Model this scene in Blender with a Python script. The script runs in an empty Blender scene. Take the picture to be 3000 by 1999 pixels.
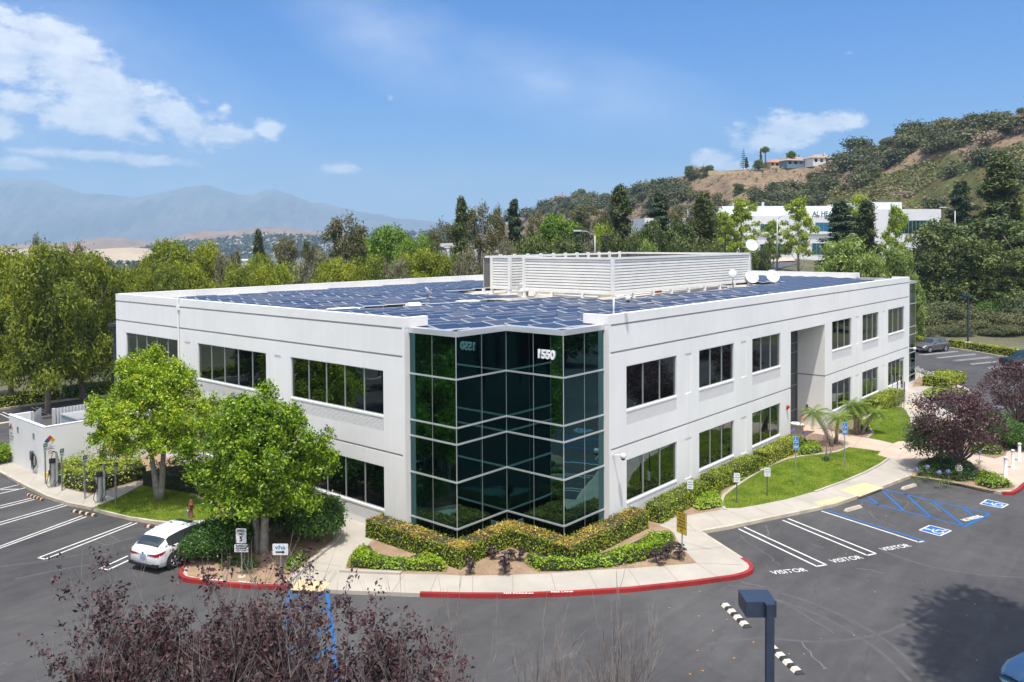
import bpy, math, random
import numpy as np
from math import sin, cos, tan, radians, degrees, atan2, sqrt, pi
from mathutils import Vector, Matrix

SC = bpy.context.scene
COL = SC.collection
# ------------------------------------------------------------------ camera
FPX, CY, PIT, ROL, YAW = 2438.0857, 760.0676, 0.023004, -0.005559, 0.710471
CAM = np.array([-25.167438, -21.539394, 13.6])
_F = np.array([cos(YAW), sin(YAW), 0.]); _R = np.array([sin(YAW), -cos(YAW), 0.]); _U = np.array([0, 0, 1.])
_F2 = _F*cos(PIT)-_U*sin(PIT); _U2 = _U*cos(PIT)+_F*sin(PIT)
_R3 = _R*cos(ROL)+_U2*sin(ROL); _U3 = _U2*cos(ROL)-_R*sin(ROL)
cam = bpy.data.cameras.new('camera'); camo = bpy.data.objects.new('camera', cam); COL.objects.link(camo)
cam.sensor_width = 36; cam.lens = FPX/3000*36; cam.shift_y = -(999.5-CY)/3000
cam.clip_start = .2; cam.clip_end = 40000
camo.matrix_world = Matrix([[_R3[i], _U3[i], -_F2[i], CAM[i]] for i in range(3)]+[[0, 0, 0, 1]])
SC.camera = camo
# ------------------------------------------------------------------ light
SUNV = np.array([-1.03, -1.0, 4.44]); SUNV = SUNV/np.linalg.norm(SUNV)
EL = math.asin(SUNV[2])
sun = bpy.data.lights.new('sun', 'SUN'); sun.energy = 3.1; sun.angle = radians(.53); sun.color = (1, .94, .85)
suno = bpy.data.objects.new('sun', sun); COL.objects.link(suno)
suno.rotation_euler = Vector(SUNV).to_track_quat('Z', 'Y').to_euler()
W = bpy.data.worlds.new('World'); SC.world = W; W.use_nodes = True
SC.view_settings.view_transform = 'Standard'; SC.view_settings.look = 'None'
SC.view_settings.exposure = 0.82; SC.view_settings.gamma = 1
SC.cycles.max_bounces = 6; SC.cycles.diffuse_bounces = 2; SC.cycles.glossy_bounces = 4
SC.cycles.transmission_bounces = 3; SC.cycles.volume_bounces = 0; SC.cycles.transparent_max_bounces = 6
SC.cycles.caustics_reflective = False; SC.cycles.caustics_refractive = False
SC.cycles.sample_clamp_indirect = 4

class NT:
    """small helper round a node tree"""
    def __init__(s, nt): s.nt = nt
    def n(s, t, **k):
        x = s.nt.nodes.new(t)
        for a, b in k.items(): setattr(x, a, b)
        return x
    def l(s, a, b): s.nt.links.new(a, b)
    def m(s, op, a, b=None, c=None, clamp=False):
        x = s.n('ShaderNodeMath', operation=op, use_clamp=clamp)
        for i, v in enumerate((a, b, c)):
            if v is None: continue
            if isinstance(v, (int, float)): x.inputs[i].default_value = v
            else: s.l(v, x.inputs[i])
        return x.outputs[0]
    def mix(s, f, a, b):
        x = s.n('ShaderNodeMix', data_type='RGBA')
        for i, v in ((0, f), (6, a), (7, b)):
            if isinstance(v, (int, float)): x.inputs[i].default_value = v
            elif isinstance(v, tuple): x.inputs[i].default_value = v if len(v) == 4 else (*v, 1)
            else: s.l(v, x.inputs[i])
        return x.outputs[2]
    def ramp(s, f, stops):
        x = s.n('ShaderNodeValToRGB')
        e = x.color_ramp.elements
        while len(e) < len(stops): e.new(.5)
        for q, (p, c) in zip(e, stops): q.position = p; q.color = (*c, 1) if len(c) == 3 else c
        s.l(f, x.inputs[0]); return x.outputs[0]
    def noise(s, sc, det=3, vec=None, rough=.55, dist=0):
        x = s.n('ShaderNodeTexNoise'); x.inputs['Scale'].default_value = sc; x.inputs['Detail'].default_value = det
        x.inputs['Roughness'].default_value = rough; x.inputs['Distortion'].default_value = dist
        if vec is not None: s.l(vec, x.inputs['Vector'])
        return x.outputs['Fac']

# ------------------------------------------------------------------ sky with clouds
t = NT(W.node_tree); bg = W.node_tree.nodes['Background']
sky = t.n('ShaderNodeTexSky', sky_type='NISHITA'); sky.sun_disc = False
sky.sun_elevation = EL; sky.sun_rotation = atan2(SUNV[0], SUNV[1]); sky.air_density = 1.0; sky.dust_density = .9; sky.ozone_density = 1.6; sky.altitude = 100
tc = t.n('ShaderNodeTexCoord'); D = tc.outputs['Generated']
def dot(v):
    x = t.n('ShaderNodeVectorMath', operation='DOT_PRODUCT'); t.l(D, x.inputs[0]); x.inputs[1].default_value = v; return x.outputs['Value']
az = t.m('ARCTAN2', dot(tuple(_R)), dot(tuple(_F))); el = t.m('ARCSINE', dot((0, 0, 1)))
cmb = t.n('ShaderNodeCombineXYZ'); t.l(az, cmb.inputs[0]); t.l(t.m('MULTIPLY', el, 1.7), cmb.inputs[1])
nz = t.noise(9, 8, cmb.outputs[0], .6); nf = t.noise(30, 9, cmb.outputs[0], .66)
def blob(px, py, wx, wy, ang=0):
    a0 = atan2(px-1500, FPX); e0 = (704-py)/FPX*cos(a0)
    dx = t.m('SUBTRACT', az, a0); dy = t.m('SUBTRACT', el, e0)
    c, s_ = cos(radians(ang)), sin(radians(ang))
    u = t.m('MULTIPLY', t.m('ADD', t.m('MULTIPLY', dx, c), t.m('MULTIPLY', dy, s_)), FPX/wx)
    v = t.m('MULTIPLY', t.m('ADD', t.m('MULTIPLY', dx, -s_), t.m('MULTIPLY', dy, c)), FPX/wy)
    r = t.m('SQRT', t.m('ADD', t.m('MULTIPLY', u, u), t.m('MULTIPLY', v, v)))
    return t.m('SUBTRACT', 1, r, clamp=True)
def small(*a): return t.m('MULTIPLY', blob(*a), .72)
def union(bs):
    r = bs[0]
    for b in bs[1:]: r = t.m('MAXIMUM', r, b)
    return r
hard = union([blob(180, 190, 260, 150, -26), blob(330, 270, 300, 150, -24), blob(520, 345, 240, 95, -18), blob(640, 385, 150, 50, -8), blob(40, 170, 280, 130, -8), blob(150, 100, 230, 60, -18), blob(300, 350, 330, 90, -10), blob(60, 300, 160, 60, 0),
              small(604, 296, 50, 46), small(664, 322, 44, 36), small(792, 374, 74, 44), blob(-10, 360, 90, 60), blob(330, 455, 300, 34, -3), blob(60, 475, 120, 30), small(1010, 493, 110, 36),
              blob(2385, 372, 200, 50, 4), blob(2300, 390, 200, 80, -6), blob(2260, 418, 150, 64), blob(2085, 478, 90, 56), blob(2150, 492, 90, 22)])
hm = t.m('MULTIPLY', t.m('SUBTRACT', t.m('ADD', t.m('MULTIPLY', hard, 1.35), t.m('MULTIPLY', t.m('SUBTRACT', t.m('ADD', t.m('MULTIPLY', nz, .45), t.m('MULTIPLY', nf, .55)), .5), 3.4)), .44), 2.2, clamp=True)
soft = union([blob(250, 260, 620, 300, -22), blob(1150, 120, 420, 170, -25), blob(1650, 260, 620, 150, -12), blob(200, 330, 700, 260, -10), blob(600, 560, 1500, 130), blob(2300, 560, 1300, 90)])
sm = t.m('MULTIPLY', t.m('MULTIPLY', soft, t.m('ADD', t.m('MULTIPLY', nz, 1.6), -.35, clamp=True)), .62, clamp=True)
shade = t.ramp(nf, [(.3, (.55, .62, .74)), (.62, (.95, .96, .98))])
c1 = t.mix(1.0, sky.outputs[0], (0, 0, 0)); 
mul = t.n('ShaderNodeMix', data_type='RGBA', blend_type='MULTIPLY'); mul.inputs[0].default_value = 1
t.l(sky.outputs[0], mul.inputs[6]); mul.inputs[7].default_value = (.03, .43, .93, 1)
hz = t.m('POWER', t.m('SUBTRACT', 1, t.m('ABSOLUTE', el), clamp=True), 7.0)
CL = 7.3
def sc3(c, k): return tuple(a*k for a in c)
base = t.mix(t.m('MULTIPLY', hz, .62), mul.outputs[2], sc3((.50, .60, .78), CL*.60))
w1 = t.mix(sm, base, sc3((.74, .80, .90), CL))
shm = t.n('ShaderNodeMix', data_type='RGBA', blend_type='MULTIPLY'); shm.inputs[0].default_value = 1; t.l(shade, shm.inputs[6]); shm.inputs[7].default_value = (CL, CL, CL, 1)
w2 = t.mix(t.m('MULTIPLY', hm, .78), w1, shm.outputs[2])
behind = t.m('MULTIPLY', t.m('SUBTRACT', .25, dot(tuple(_F)), clamp=True), 2.2, clamp=True)  # unseen bright cloud bank added behind the camera as fill light for the walls
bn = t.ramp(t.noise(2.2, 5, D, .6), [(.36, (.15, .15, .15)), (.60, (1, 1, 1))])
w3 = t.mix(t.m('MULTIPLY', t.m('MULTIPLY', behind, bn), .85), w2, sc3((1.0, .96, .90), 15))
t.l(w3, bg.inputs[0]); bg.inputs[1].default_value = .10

# ------------------------------------------------------------------ geometry lookup: photo pixel -> point on a known surface
def ray(x, y): return _F2+_R3*(x-1500.)/FPX-_U3*(y-CY)/FPX
def hit(x, y, axis, val):
    d = ray(x, y); k = (val-CAM[axis])/d[axis]; return CAM+k*d
def G(p, z=0.): h = hit(p[0], p[1], 2, z); return (float(h[0]), float(h[1]))
def RW(x, y): h = hit(x, y, 1, 0.); return float(h[0]), float(h[2])
def LW(x, y): h = hit(x, y, 0, 0.); return float(h[1]), float(h[2])
def AT(x, y, D):            # point at forward distance D
    d = ray(x, y); k = D/float(d@_F); return CAM+k*d
def XD(X, D): return CAM[:2]+_R[:2]*X+_F[:2]*D
R1 = lambda x, y: (x*.44643, 1000+y*.44643)
R2 = lambda x, y: (300+.44643*x, 800+.44643*y)
R4 = lambda x, y: (800+x*.61623, 1400+y*.61623)
R5 = lambda x, y: (1750+x*.425, 900+y*.425)
R6 = lambda x, y: (2000+x*.44583, 1300+y*.44583)
R7 = lambda x, y: (2400+x*.41465, 800+y*.41465)
Z4 = lambda x, y: (x*.22317, 1150+y*.22317)
Z5 = lambda x, y: (350+x*.35022, 1450+y*.35022)

# ------------------------------------------------------------------ mesh helpers
class MB:
    def __init__(s): s.v = []; s.f = []; s.smooth = False
    def add(s, vs, fs):
        o = len(s.v); s.v += [tuple(map(float, v)) for v in vs]; s.f += [tuple(i+o for i in f) for f in fs]; return s
    def box(s, x0, x1, y0, y1, z0, z1, rot=0, piv=None):
        vs = [(x, y, z) for z in (z0, z1) for y in (y0, y1) for x in (x0, x1)]
        if rot:
            px, py = piv if piv else ((x0+x1)/2, (y0+y1)/2); c, q = cos(rot), sin(rot)
            vs = [(px+(x-px)*c-(y-py)*q, py+(x-px)*q+(y-py)*c, z) for x, y, z in vs]
        return s.add(vs, [(0, 2, 3, 1), (4, 5, 7, 6), (0, 1, 5, 4), (2, 6, 7, 3), (0, 4, 6, 2), (1, 3, 7, 5)])
    def quad(s, a, b, c, d): return s.add([a, b, c, d], [(0, 1, 2, 3)])
    def prism(s, pts, z0, z1, bottom=True):
        n = len(pts)
        if sum(pts[i][0]*pts[(i+1) % n][1]-pts[(i+1) % n][0]*pts[i][1] for i in range(n)) < 0: pts = pts[::-1]
        vs = [(x, y, z0) for x, y in pts]+[(x, y, z1) for x, y in pts]
        fs = [(i, (i+1) % n, n+(i+1) % n, n+i) for i in range(n)]+[tuple(range(n, 2*n))]
        if bottom: fs.append(tuple(range(n))[::-1])
        return s.add(vs, fs)
    def flat(s, pts, z):
        n = len(pts)
        if sum(pts[i][0]*pts[(i+1) % n][1]-pts[(i+1) % n][0]*pts[i][1] for i in range(n)) < 0: pts = pts[::-1]
        return s.add([(x, y, z) for x, y in pts], [tuple(range(n))])
    def tube(s, path, rad, n=8, cap=True):
        path = [Vector(p) for p in path]; rad = [rad]*len(path) if isinstance(rad, (int, float)) else rad
        vs = []; N = len(path)
        for i, p in enumerate(path):
            d = (path[min(i+1, N-1)]-path[max(i-1, 0)]).normalized()
            a = d.orthogonal().normalized() if i == 0 else (a-d*a.dot(d)).normalized()
            b = d.cross(a)
            for k in range(n):
                th = 2*pi*k/n; vs.append(p+(a*cos(th)+b*sin(th))*rad[i])
        fs = [(i*n+k, i*n+(k+1) % n, (i+1)*n+(k+1) % n, (i+1)*n+k) for i in range(N-1) for k in range(n)]
        if cap: fs += [tuple(range(n))[::-1], tuple((N-1)*n+k for k in range(n))]
        return s.add(vs, fs)
    def lathe(s, prof, c=(0, 0, 0), n=20, axis='z'):
        vs = []
        for r, h in prof:
            for k in range(n):
                th = 2*pi*k/n; a, b = r*cos(th), r*sin(th)
                vs.append({'z': (c[0]+a, c[1]+b, c[2]+h), 'y': (c[0]+a, c[1]+h, c[2]+b), 'x': (c[0]+h, c[1]+a, c[2]+b)}[axis])
        N = len(prof)
        fs = [(i*n+k, i*n+(k+1) % n, (i+1)*n+(k+1) % n, (i+1)*n+k) for i in range(N-1) for k in range(n)]
        return s.add(vs, fs)
    def strip(s, p0, p1, w, z, h=None):
        a = Vector((p0[0], p0[1])); b = Vector((p1[0], p1[1])); d = (b-a).normalized(); q = Vector((-d.y, d.x))*w/2
        pts = [(a-q), (b-q), (b+q), (a+q)]; pts = [(p.x, p.y) for p in pts]
        return s.flat(pts, z) if h is None else s.prism(pts, z, z+h)
    def ribbon(s, pts, w, z0, z1=None):
        """a band of width w along a polyline (flat, or a raised kerb when z1 is given)"""
        P = [Vector((p[0], p[1])) for p in pts]; N = len(P); L = []; Rr = []
        for i in range(N):
            d0 = (P[i]-P[i-1]).normalized() if i else (P[1]-P[0]).normalized()
            d1 = (P[i+1]-P[i]).normalized() if i < N-1 else d0
            n0 = Vector((-d0.y, d0.x)); n1 = Vector((-d1.y, d1.x)); m = (n0+n1).normalized(); k = 1/max(.5, m.dot(n0))
            L.append(P[i]+m*w/2*k); Rr.append(P[i]-m*w/2*k)
        for i in range(N-1):
            q = [(Rr[i].x, Rr[i].y), (Rr[i+1].x, Rr[i+1].y), (L[i+1].x, L[i+1].y), (L[i].x, L[i].y)]
            if z1 is None: s.flat(q, z0)
        if z1 is not None:
            vs = []
            for i in range(N):
                vs += [(Rr[i].x, Rr[i].y, z0), (Rr[i].x, Rr[i].y, z1), (L[i].x, L[i].y, z1), (L[i].x, L[i].y, z0)]
            fs = [(4*i+a, 4*(i+1)+a, 4*(i+1)+a+1, 4*i+a+1) for i in range(N-1) for a in range(3)]+[(0, 1, 2, 3), (4*N-1, 4*N-2, 4*N-3, 4*N-4)]
            s.add(vs, fs)
        return s
    def build(s, name, m, parent=None, smooth=None, loc=None, rz=0):
        me = bpy.data.meshes.new(name); me.from_pydata(s.v, [], s.f); me.update()
        sm_ = s.smooth if smooth is None else smooth
        if sm_: me.polygons.foreach_set('use_smooth', [True]*len(me.polygons))
        for q in (m if isinstance(m, (list, tuple)) else [m]): me.materials.append(q)
        o = bpy.data.objects.new(name, me); COL.objects.link(o)
        if parent is not None: o.parent = parent
        if loc is not None: o.location = loc
        if rz: o.rotation_euler.z = rz
        return o

def tag(o, label=None, cat=None, group=None, kind=None):
    if label: o['label'] = label
    if cat: o['category'] = cat
    if group: o['group'] = group
    if kind: o['kind'] = kind
    return o
def empty(name, loc=(0, 0, 0), rz=0, label=None, cat=None, group=None):
    o = bpy.data.objects.new(name, None); COL.objects.link(o); o.location = loc; o.rotation_euler = (0, 0, rz); o.empty_display_size = .3
    return tag(o, label, cat, group)
def struct(o, label=None): return tag(o, label, None, None, 'structure')
def kids(o): return KID.get(o.name) or list(o.children)
KID = {}
def dup(root, loc=None, rz=None, scale=None, label=None, group=None):
    def cp(o, par):
        c = o.copy(); COL.objects.link(c)
        if par is not None: c.parent = par
        for ch in list(o.children): cp(ch, c)
        return c
    r = cp(root, None)
    if loc is not None: r.location = loc
    if rz is not None: r.rotation_euler = (0, 0, rz)
    if scale is not None: r.scale = scale
    if label: r['label'] = label
    if group: r['group'] = group
    return r

def np_mesh(name, V, Q, m):
    """V (n,3), Q (k,4) or (k,3) index array"""
    me = bpy.data.meshes.new(name); n = len(V); k, a = Q.shape
    me.vertices.add(n); me.vertices.foreach_set('co', V.astype(np.float32).ravel())
    me.loops.add(k*a); me.loops.foreach_set('vertex_index', Q.astype(np.int32).ravel())
    me.polygons.add(k); me.polygons.foreach_set('loop_start', np.arange(0, k*a, a, dtype=np.int32))
    me.update(calc_edges=True)
    me.materials.append(m); return me

# ------------------------------------------------------------------ materials
MATS = {}
def M(name, col, rough=.6, metal=0., var=.0, vs=2., col2=None, bump=0., bs=30., spec=.5, emit=None, fine=0.):
    if name in MATS: return MATS[name]
    m = bpy.data.materials.new(name); m.use_nodes = True; q = NT(m.node_tree); b = m.node_tree.nodes['Principled BSDF']
    b.inputs['Roughness'].default_value = rough; b.inputs['Metallic'].default_value = metal; b.inputs['Specular IOR Level'].default_value = spec
    oc = q.n('ShaderNodeTexCoord').outputs['Object']
    c = (*col, 1)
    if var or col2:
        f = q.noise(vs, 5, oc, .6)
        lo = col2 if col2 else tuple(x*(1-var) for x in col); hi = col if col2 else tuple(min(1, x*(1+var)) for x in col)
        c = q.ramp(f, [(.32, lo), (.68, hi)])
        if fine:
            f2 = q.noise(bs, 2, oc, .7); x = q.n('ShaderNodeMix', data_type='RGBA', blend_type='MULTIPLY'); x.inputs[0].default_value = 1
            q.l(c, x.inputs[6]); q.l(q.ramp(f2, [(.25, (1-fine,)*3), (.75, (1+fine,)*3)]), x.inputs[7]); c = x.outputs[2]
        q.l(c, b.inputs['Base Color'])
    else: b.inputs['Base Color'].default_value = c
    if bump:
        bn = q.n('ShaderNodeBump'); bn.inputs['Strength'].default_value = bump; bn.inputs['Distance'].default_value = .02
        q.l(q.noise(bs, 3, oc, .6), bn.inputs['Height']); q.l(bn.outputs[0], b.inputs['Normal'])
    if emit: b.inputs['Emission Color'].default_value = (*emit, 1); b.inputs['Emission Strength'].default_value = 1
    MATS[name] = m; return m
def LEAF(name, cols, trans=.25, rough=.5, clump=.7, cs=.9, gain=1.45):
    """leaf material: colour varies leaf by leaf and clump by clump"""
    if name in MATS: return MATS[name]
    m = bpy.data.materials.new(name); m.use_nodes = True; q = NT(m.node_tree); b = m.node_tree.nodes['Principled BSDF']; out = m.node_tree.nodes['Material Output']
    g = q.n('ShaderNodeNewGeometry'); oi = q.n('ShaderNodeObjectInfo'); oc = q.n('ShaderNodeTexCoord').outputs['Object']
    f = q.m('ADD', q.m('MULTIPLY', g.outputs['Random Per Island'], 1-clump), q.m('MULTIPLY', q.m('SUBTRACT', q.m('MULTIPLY', q.noise(cs, 3, oc, .6), 2.2), .6, clamp=True), clump))
    f = q.m('ADD', f, q.m('MULTIPLY', q.m('SUBTRACT', oi.outputs['Random'], .5), .25))
    n = len(cols); c = q.ramp(f, [(.1+.8*i/(n-1), tuple(min(.8, y*gain) for y in x)) for i, x in enumerate(cols)])
    q.l(c, b.inputs['Base Color']); b.inputs['Roughness'].default_value = rough; b.inputs['Specular IOR Level'].default_value = .35
    tr = q.n('ShaderNodeBsdfTranslucent'); mm = q.n('ShaderNodeMix', data_type='RGBA', blend_type='MULTIPLY'); mm.inputs[0].default_value = 1
    q.l(c, mm.inputs[6]); mm.inputs[7].default_value = (1.5, 1.5, .7, 1); q.l(mm.outputs[2], tr.inputs[0])
    mx = q.n('ShaderNodeMixShader'); mx.inputs[0].default_value = trans; q.l(b.outputs[0], mx.inputs[1]); q.l(tr.outputs[0], mx.inputs[2]); q.l(mx.outputs[0], out.inputs[0])
    MATS[name] = m; return m

def asphalt_mat(name, c0, c1, streak):
    m = bpy.data.materials.new(name); m.use_nodes = True; q = NT(m.node_tree); b = m.node_tree.nodes['Principled BSDF']
    oc = q.n('ShaderNodeTexCoord').outputs['Object']
    mp = q.n('ShaderNodeMapping'); q.l(oc, mp.inputs[0]); mp.inputs['Rotation'].default_value = (0, 0, radians(40)); mp.inputs['Scale'].default_value = (.12, .9, 1)
    big = q.noise(.10, 5, oc, .6, .6); st = q.noise(1.0, 5, mp.outputs[0], .65, .8); fine = q.noise(55, 3, oc, .8); mid = q.noise(1.3, 5, oc, .65)
    f = q.m('ADD', q.m('ADD', q.m('MULTIPLY', big, .5), q.m('MULTIPLY', st, .3)), q.m('MULTIPLY', mid, .2))
    c = q.ramp(f, [(.34, c0), (.66, c1)])
    spots = q.ramp(q.noise(.55, 6, oc, .7, 1.5), [(.66, (0, 0, 0)), (.78, (1, 1, 1))])
    c = q.mix(q.m('MULTIPLY', spots, streak), c, tuple(x*1.9 for x in c1))
    vo = q.n('ShaderNodeTexVoronoi', feature='DISTANCE_TO_EDGE'); vo.inputs['Scale'].default_value = .16
    wv = q.n('ShaderNodeVectorMath', operation='ADD'); ns = q.n('ShaderNodeTexNoise'); ns.inputs['Scale'].default_value = .8; ns.inputs['Detail'].default_value = 4; q.l(oc, ns.inputs['Vector'])
    q.l(oc, wv.inputs[0]); q.l(ns.outputs['Color'], wv.inputs[1]); q.l(wv.outputs[0], vo.inputs['Vector'])
    crack = q.m('MULTIPLY', q.m('LESS_THAN', vo.outputs['Distance'], .003), .22)
    c = q.mix(crack, c, tuple(x*.45 for x in c0))
    x = q.n('ShaderNodeMix', data_type='RGBA', blend_type='MULTIPLY'); x.inputs[0].default_value = 1
    q.l(c, x.inputs[6]); q.l(q.ramp(fine, [(.2, (.72,)*3), (.8, (1.28,)*3)]), x.inputs[7]); q.l(x.outputs[2], b.inputs['Base Color'])
    b.inputs['Roughness'].default_value = .85; b.inputs['Specular IOR Level'].default_value = .25
    return m

m_asph = asphalt_mat('asphalt', (.040, .039, .042), (.108, .106, .106), .9)
m_asph2 = asphalt_mat('asphalt_far', (.075, .078, .09), (.115, .117, .13), .3)
m_walk = M('concrete', (.455, .415, .36), .85, var=0, col2=(.36, .33, .285), vs=.5, bump=.15, bs=60, fine=.06)
m_kerb = M('kerb_concrete', (.56, .50, .40), .85, col2=(.38, .33, .26), vs=1.6, fine=.08, bs=25)
m_red = M('red_paint', (.38, .025, .025), .6, col2=(.24, .022, .022), vs=1.5, fine=.15, bs=30)
m_plaza = M('pink_paving', (.55, .44, .345), .85, col2=(.47, .365, .29), vs=.7, fine=.06, bs=40)
m_tact = M('tactile_paving', (.67, .50, .29), .8, col2=(.58, .43, .25), vs=1.5, fine=.1, bs=40)
m_soil = M('soil', (.36, .25, .165), .95, col2=(.24, .16, .10), vs=1.3, bump=.6, bs=14, fine=.25)
m_bark = M('bark_mulch', (.30, .21, .15), .95, col2=(.17, .11, .08), vs=9, bump=.8, bs=22, fine=.3)
m_joint = M('joint_dark', (.26, .23, .19), .9)
m_white = M('white_paint_line', (.72, .71, .68), .7, col2=(.52, .52, .51), vs=3.5, fine=.1, bs=30)
m_blue = M('blue_paint_line', (.012, .13, .43), .6, col2=(.016, .11, .30), vs=3, fine=.15, bs=30)
m_wall = M('white_stucco', (.84, .835, .825), .8, col2=(.79, .785, .775), vs=.35, bump=.06, bs=70, fine=.02)
m_wall2 = M('stucco_cream', (.82, .80, .76), .8, col2=(.76, .745, .71), vs=.6)
def streaked(m, lo=.95):
    q = NT(m.node_tree); b = m.node_tree.nodes['Principled BSDF']; src = b.inputs['Base Color'].links[0].from_socket; oc = q.n('ShaderNodeTexCoord').outputs['Object']
    mp = q.n('ShaderNodeMapping'); q.l(oc, mp.inputs[0]); mp.inputs['Scale'].default_value = (2.6, 2.6, .12); f = q.noise(1., 6, mp.outputs[0], .7); pt = q.noise(.18, 4, oc, .6)
    x = q.n('ShaderNodeMix', data_type='RGBA', blend_type='MULTIPLY'); x.inputs[0].default_value = 1; q.l(src, x.inputs[6])
    q.l(q.ramp(q.m('ADD', q.m('MULTIPLY', f, .65), q.m('MULTIPLY', pt, .35)), [(.34, (lo, lo*.995, lo*.98)), (.56, (1, 1, 1))]), x.inputs[7]); q.l(x.outputs[2], b.inputs['Base Color'])
streaked(m_wall); streaked(m_wall2, .9)
m_groove = M('groove_paint', (.34, .345, .35), .85)
m_roof = M('roof_membrane', (.60, .56, .49), .85, col2=(.45, .40, .33), vs=.9, fine=.06, bs=20)
m_glass = M('mirror_glass_teal', (.070, .165, .170), .015, metal=1.0)
m_glass2 = M('mirror_glass_grey', (.13, .17, .175), .02, metal=1.0)
for m_ in (m_glass, m_glass2):
    q = NT(m_.node_tree); bn = q.n('ShaderNodeBump'); bn.inputs['Strength'].default_value = .35; bn.inputs['Distance'].default_value = .012; q.l(q.noise(.7, 2, q.n('ShaderNodeTexCoord').outputs['Object'], .5), bn.inputs['Height']); q.l(bn.outputs[0], m_.node_tree.nodes['Principled BSDF'].inputs['Normal'])
m_alu = M('aluminium', (.72, .73, .74), .35, metal=.6)
m_alud = M('aluminium_dark', (.30, .32, .33), .4, metal=.5)
m_lou = M('louvre_paint', (.80, .79, .78), .6)
m_dark = M('dark_gap', (.02, .02, .022), .9)
m_steel = M('galvanised_steel', (.36, .37, .37), .5, metal=.6, var=.12, vs=6)
m_bark1 = M('tree_bark', (.26, .21, .17), .9, col2=(.14, .11, .09), vs=5, bump=.8, bs=14)
m_bark2 = M('grey_bark', (.44, .40, .36), .9, col2=(.24, .21, .19), vs=4, bump=.8, bs=12)
m_twig = M('bare_twig', (.29, .25, .23), .9, col2=(.17, .14, .13), vs=6)
m_scr = M('screen_cream', (.76, .755, .73), .6, col2=(.68, .67, .64), vs=1.2, fine=.04, bs=25)
m_blackp = M('black_plastic', (.02, .02, .022), .45)
m_rubber = M('black_rubber', (.03, .03, .03), .8, var=.3, vs=8)
# ================================================================== TERRAIN
def lin(x, a, b): return np.clip((x-a)/(b-a), 0, 1)
def terr(x, y):
    """ground height: level site, valley to the left and behind, rising ground to the right"""
    x = np.asarray(x, float); y = np.asarray(y, float)
    dx, dy = x-CAM[0], y-CAM[1]; X = dx*_R[0]+dy*_R[1]; Dd = dx*_F[0]+dy*_F[1]
    a = np.arctan2(X, np.maximum(Dd, 1e-3)); r = np.hypot(X, Dd)
    front = lin(Dd, 0, 30)
    s = lin(a, -.06, .06); s = s*s*(3-2*s)
    left = -22*lin(r, 120, 520)**.8*front
    t1 = lin(r, 96, 150); t1 = t1*t1*(3-2*t1); t2 = lin(r, 84, 115); t2 = t2*t2*(3-2*t2)
    rr = lin(a, .33, .40)
    up = (8*t1+1.2*lin(r, 150, 240))*(1-rr)+rr*(4.0*lin(r, 131, 165)+5.*lin(r, 165, 250))
    right = up*front
    far = lin(r, 700, 1600)
    right = right*(1-far)-22*far*front
    return left*(1-s)+right*s
def th(x, y): return float(terr(x, y))
def polar(rs, ths, fn, name, m, cx=20, cy=10):
    V = []; 
    for r in rs:
        for th_ in ths:
            x, y = cx+r*cos(th_), cy+r*sin(th_); V.append((x, y, 0))
    V = np.array(V); V[:, 2] = fn(V[:, 0], V[:, 1]); n = len(ths); Q = []
    for i in range(len(rs)-1):
        for k in range(n-1): Q.append((i*n+k, (i+1)*n+k, (i+1)*n+k+1, i*n+k+1))
    me = np_mesh(name, V, np.array(Q), m); me.polygons.foreach_set('use_smooth', [True]*len(me.polygons))
    o = bpy.data.objects.new(name, me); COL.objects.link(o); return o
m_ground = M('ground_dry', (.15, .135, .075), .95, col2=(.06, .068, .03), vs=.06, fine=.3, bs=1.5)
rs = [0.5]+list(np.geomspace(30, 14000, 90)); ths = list(np.linspace(0, 2*pi, 181))
struct(polar(rs, ths, lambda x, y: terr(x, y)-.06-.0*x, 'ground', m_ground))

# ---- parking lot (asphalt sheet)
lot = MB(); lot.flat([(-75, -70), (60, -70), (76, -40)]+[G((2640+x/10.45, 950+y/10.45)) for x, y in [(5200, 1350), (3600, 1080), (2950, 985), (2280, 865), (1500, 745), (300, 660), (-900, 560)]]+[(84, 26), (66, 46), (40, 56), (-4, 54.2), (-75, 53.5)], 0.0)
asph = struct(lot.build('parking_lot', m_asph))
# ---- raised site: pavements and beds with a real kerb step
OUT = [(-150, 1318), (0, 1390), (67, 1426.7), (134, 1460), (201, 1482.5), (259, 1493), (312, 1509), (380, 1524.6), (446, 1535.7), (482, 1540), (540, 1544), (610, 1556), (618, 1580), (590, 1620), (552, 1657),
       (530, 1675), (524, 1693), (533, 1703), (552, 1708), (595, 1712.7), (665, 1721.4), (735, 1726.7), (843.8, 1729.5), (994, 1740.7), (1108, 1745), (1230, 1750), (1354.6, 1753), (1496, 1753.7), (1662.7, 1748), (1847.6, 1735.9), (2032.5, 1716),
       (2155.7, 1698.9), (2185, 1691), (2203, 1682), (2207, 1671), (2200, 1660), (2178, 1645), (2053.5, 1565.3), (2133.7, 1551.9), (2267.5, 1523), (2365.6, 1502.8), (2445.8, 1485), (2535, 1453.8), (2601.9, 1427), (2668.7, 1400.3),
       (2802.5, 1420), (2909.5, 1445), (2936, 1451.6), (2968, 1452), (2990, 1440), (3005, 1425), (3100, 1375), (3300, 1330)]
out_w = [G(p) for p in OUT]; out_w[0] = (-7.95, 36.2)
BK = [(3300, 1286), (3000, 1262), (2930, 1250), (2850, 1238), (2790, 1218), (2757, 1200), R7(775, 910), R7(700, 850), R7(738, 884), R7(850, 890), R7(960, 892), R7(1040, 878), R7(1072, 855), R7(1060, 830), R7(950, 790), R7(850, 757), R7(760, 740)]
back_w = [G(p) for p in BK]+[(66, 3), (66, 42), (-3, 42), (-3, 36.2)]
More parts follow.
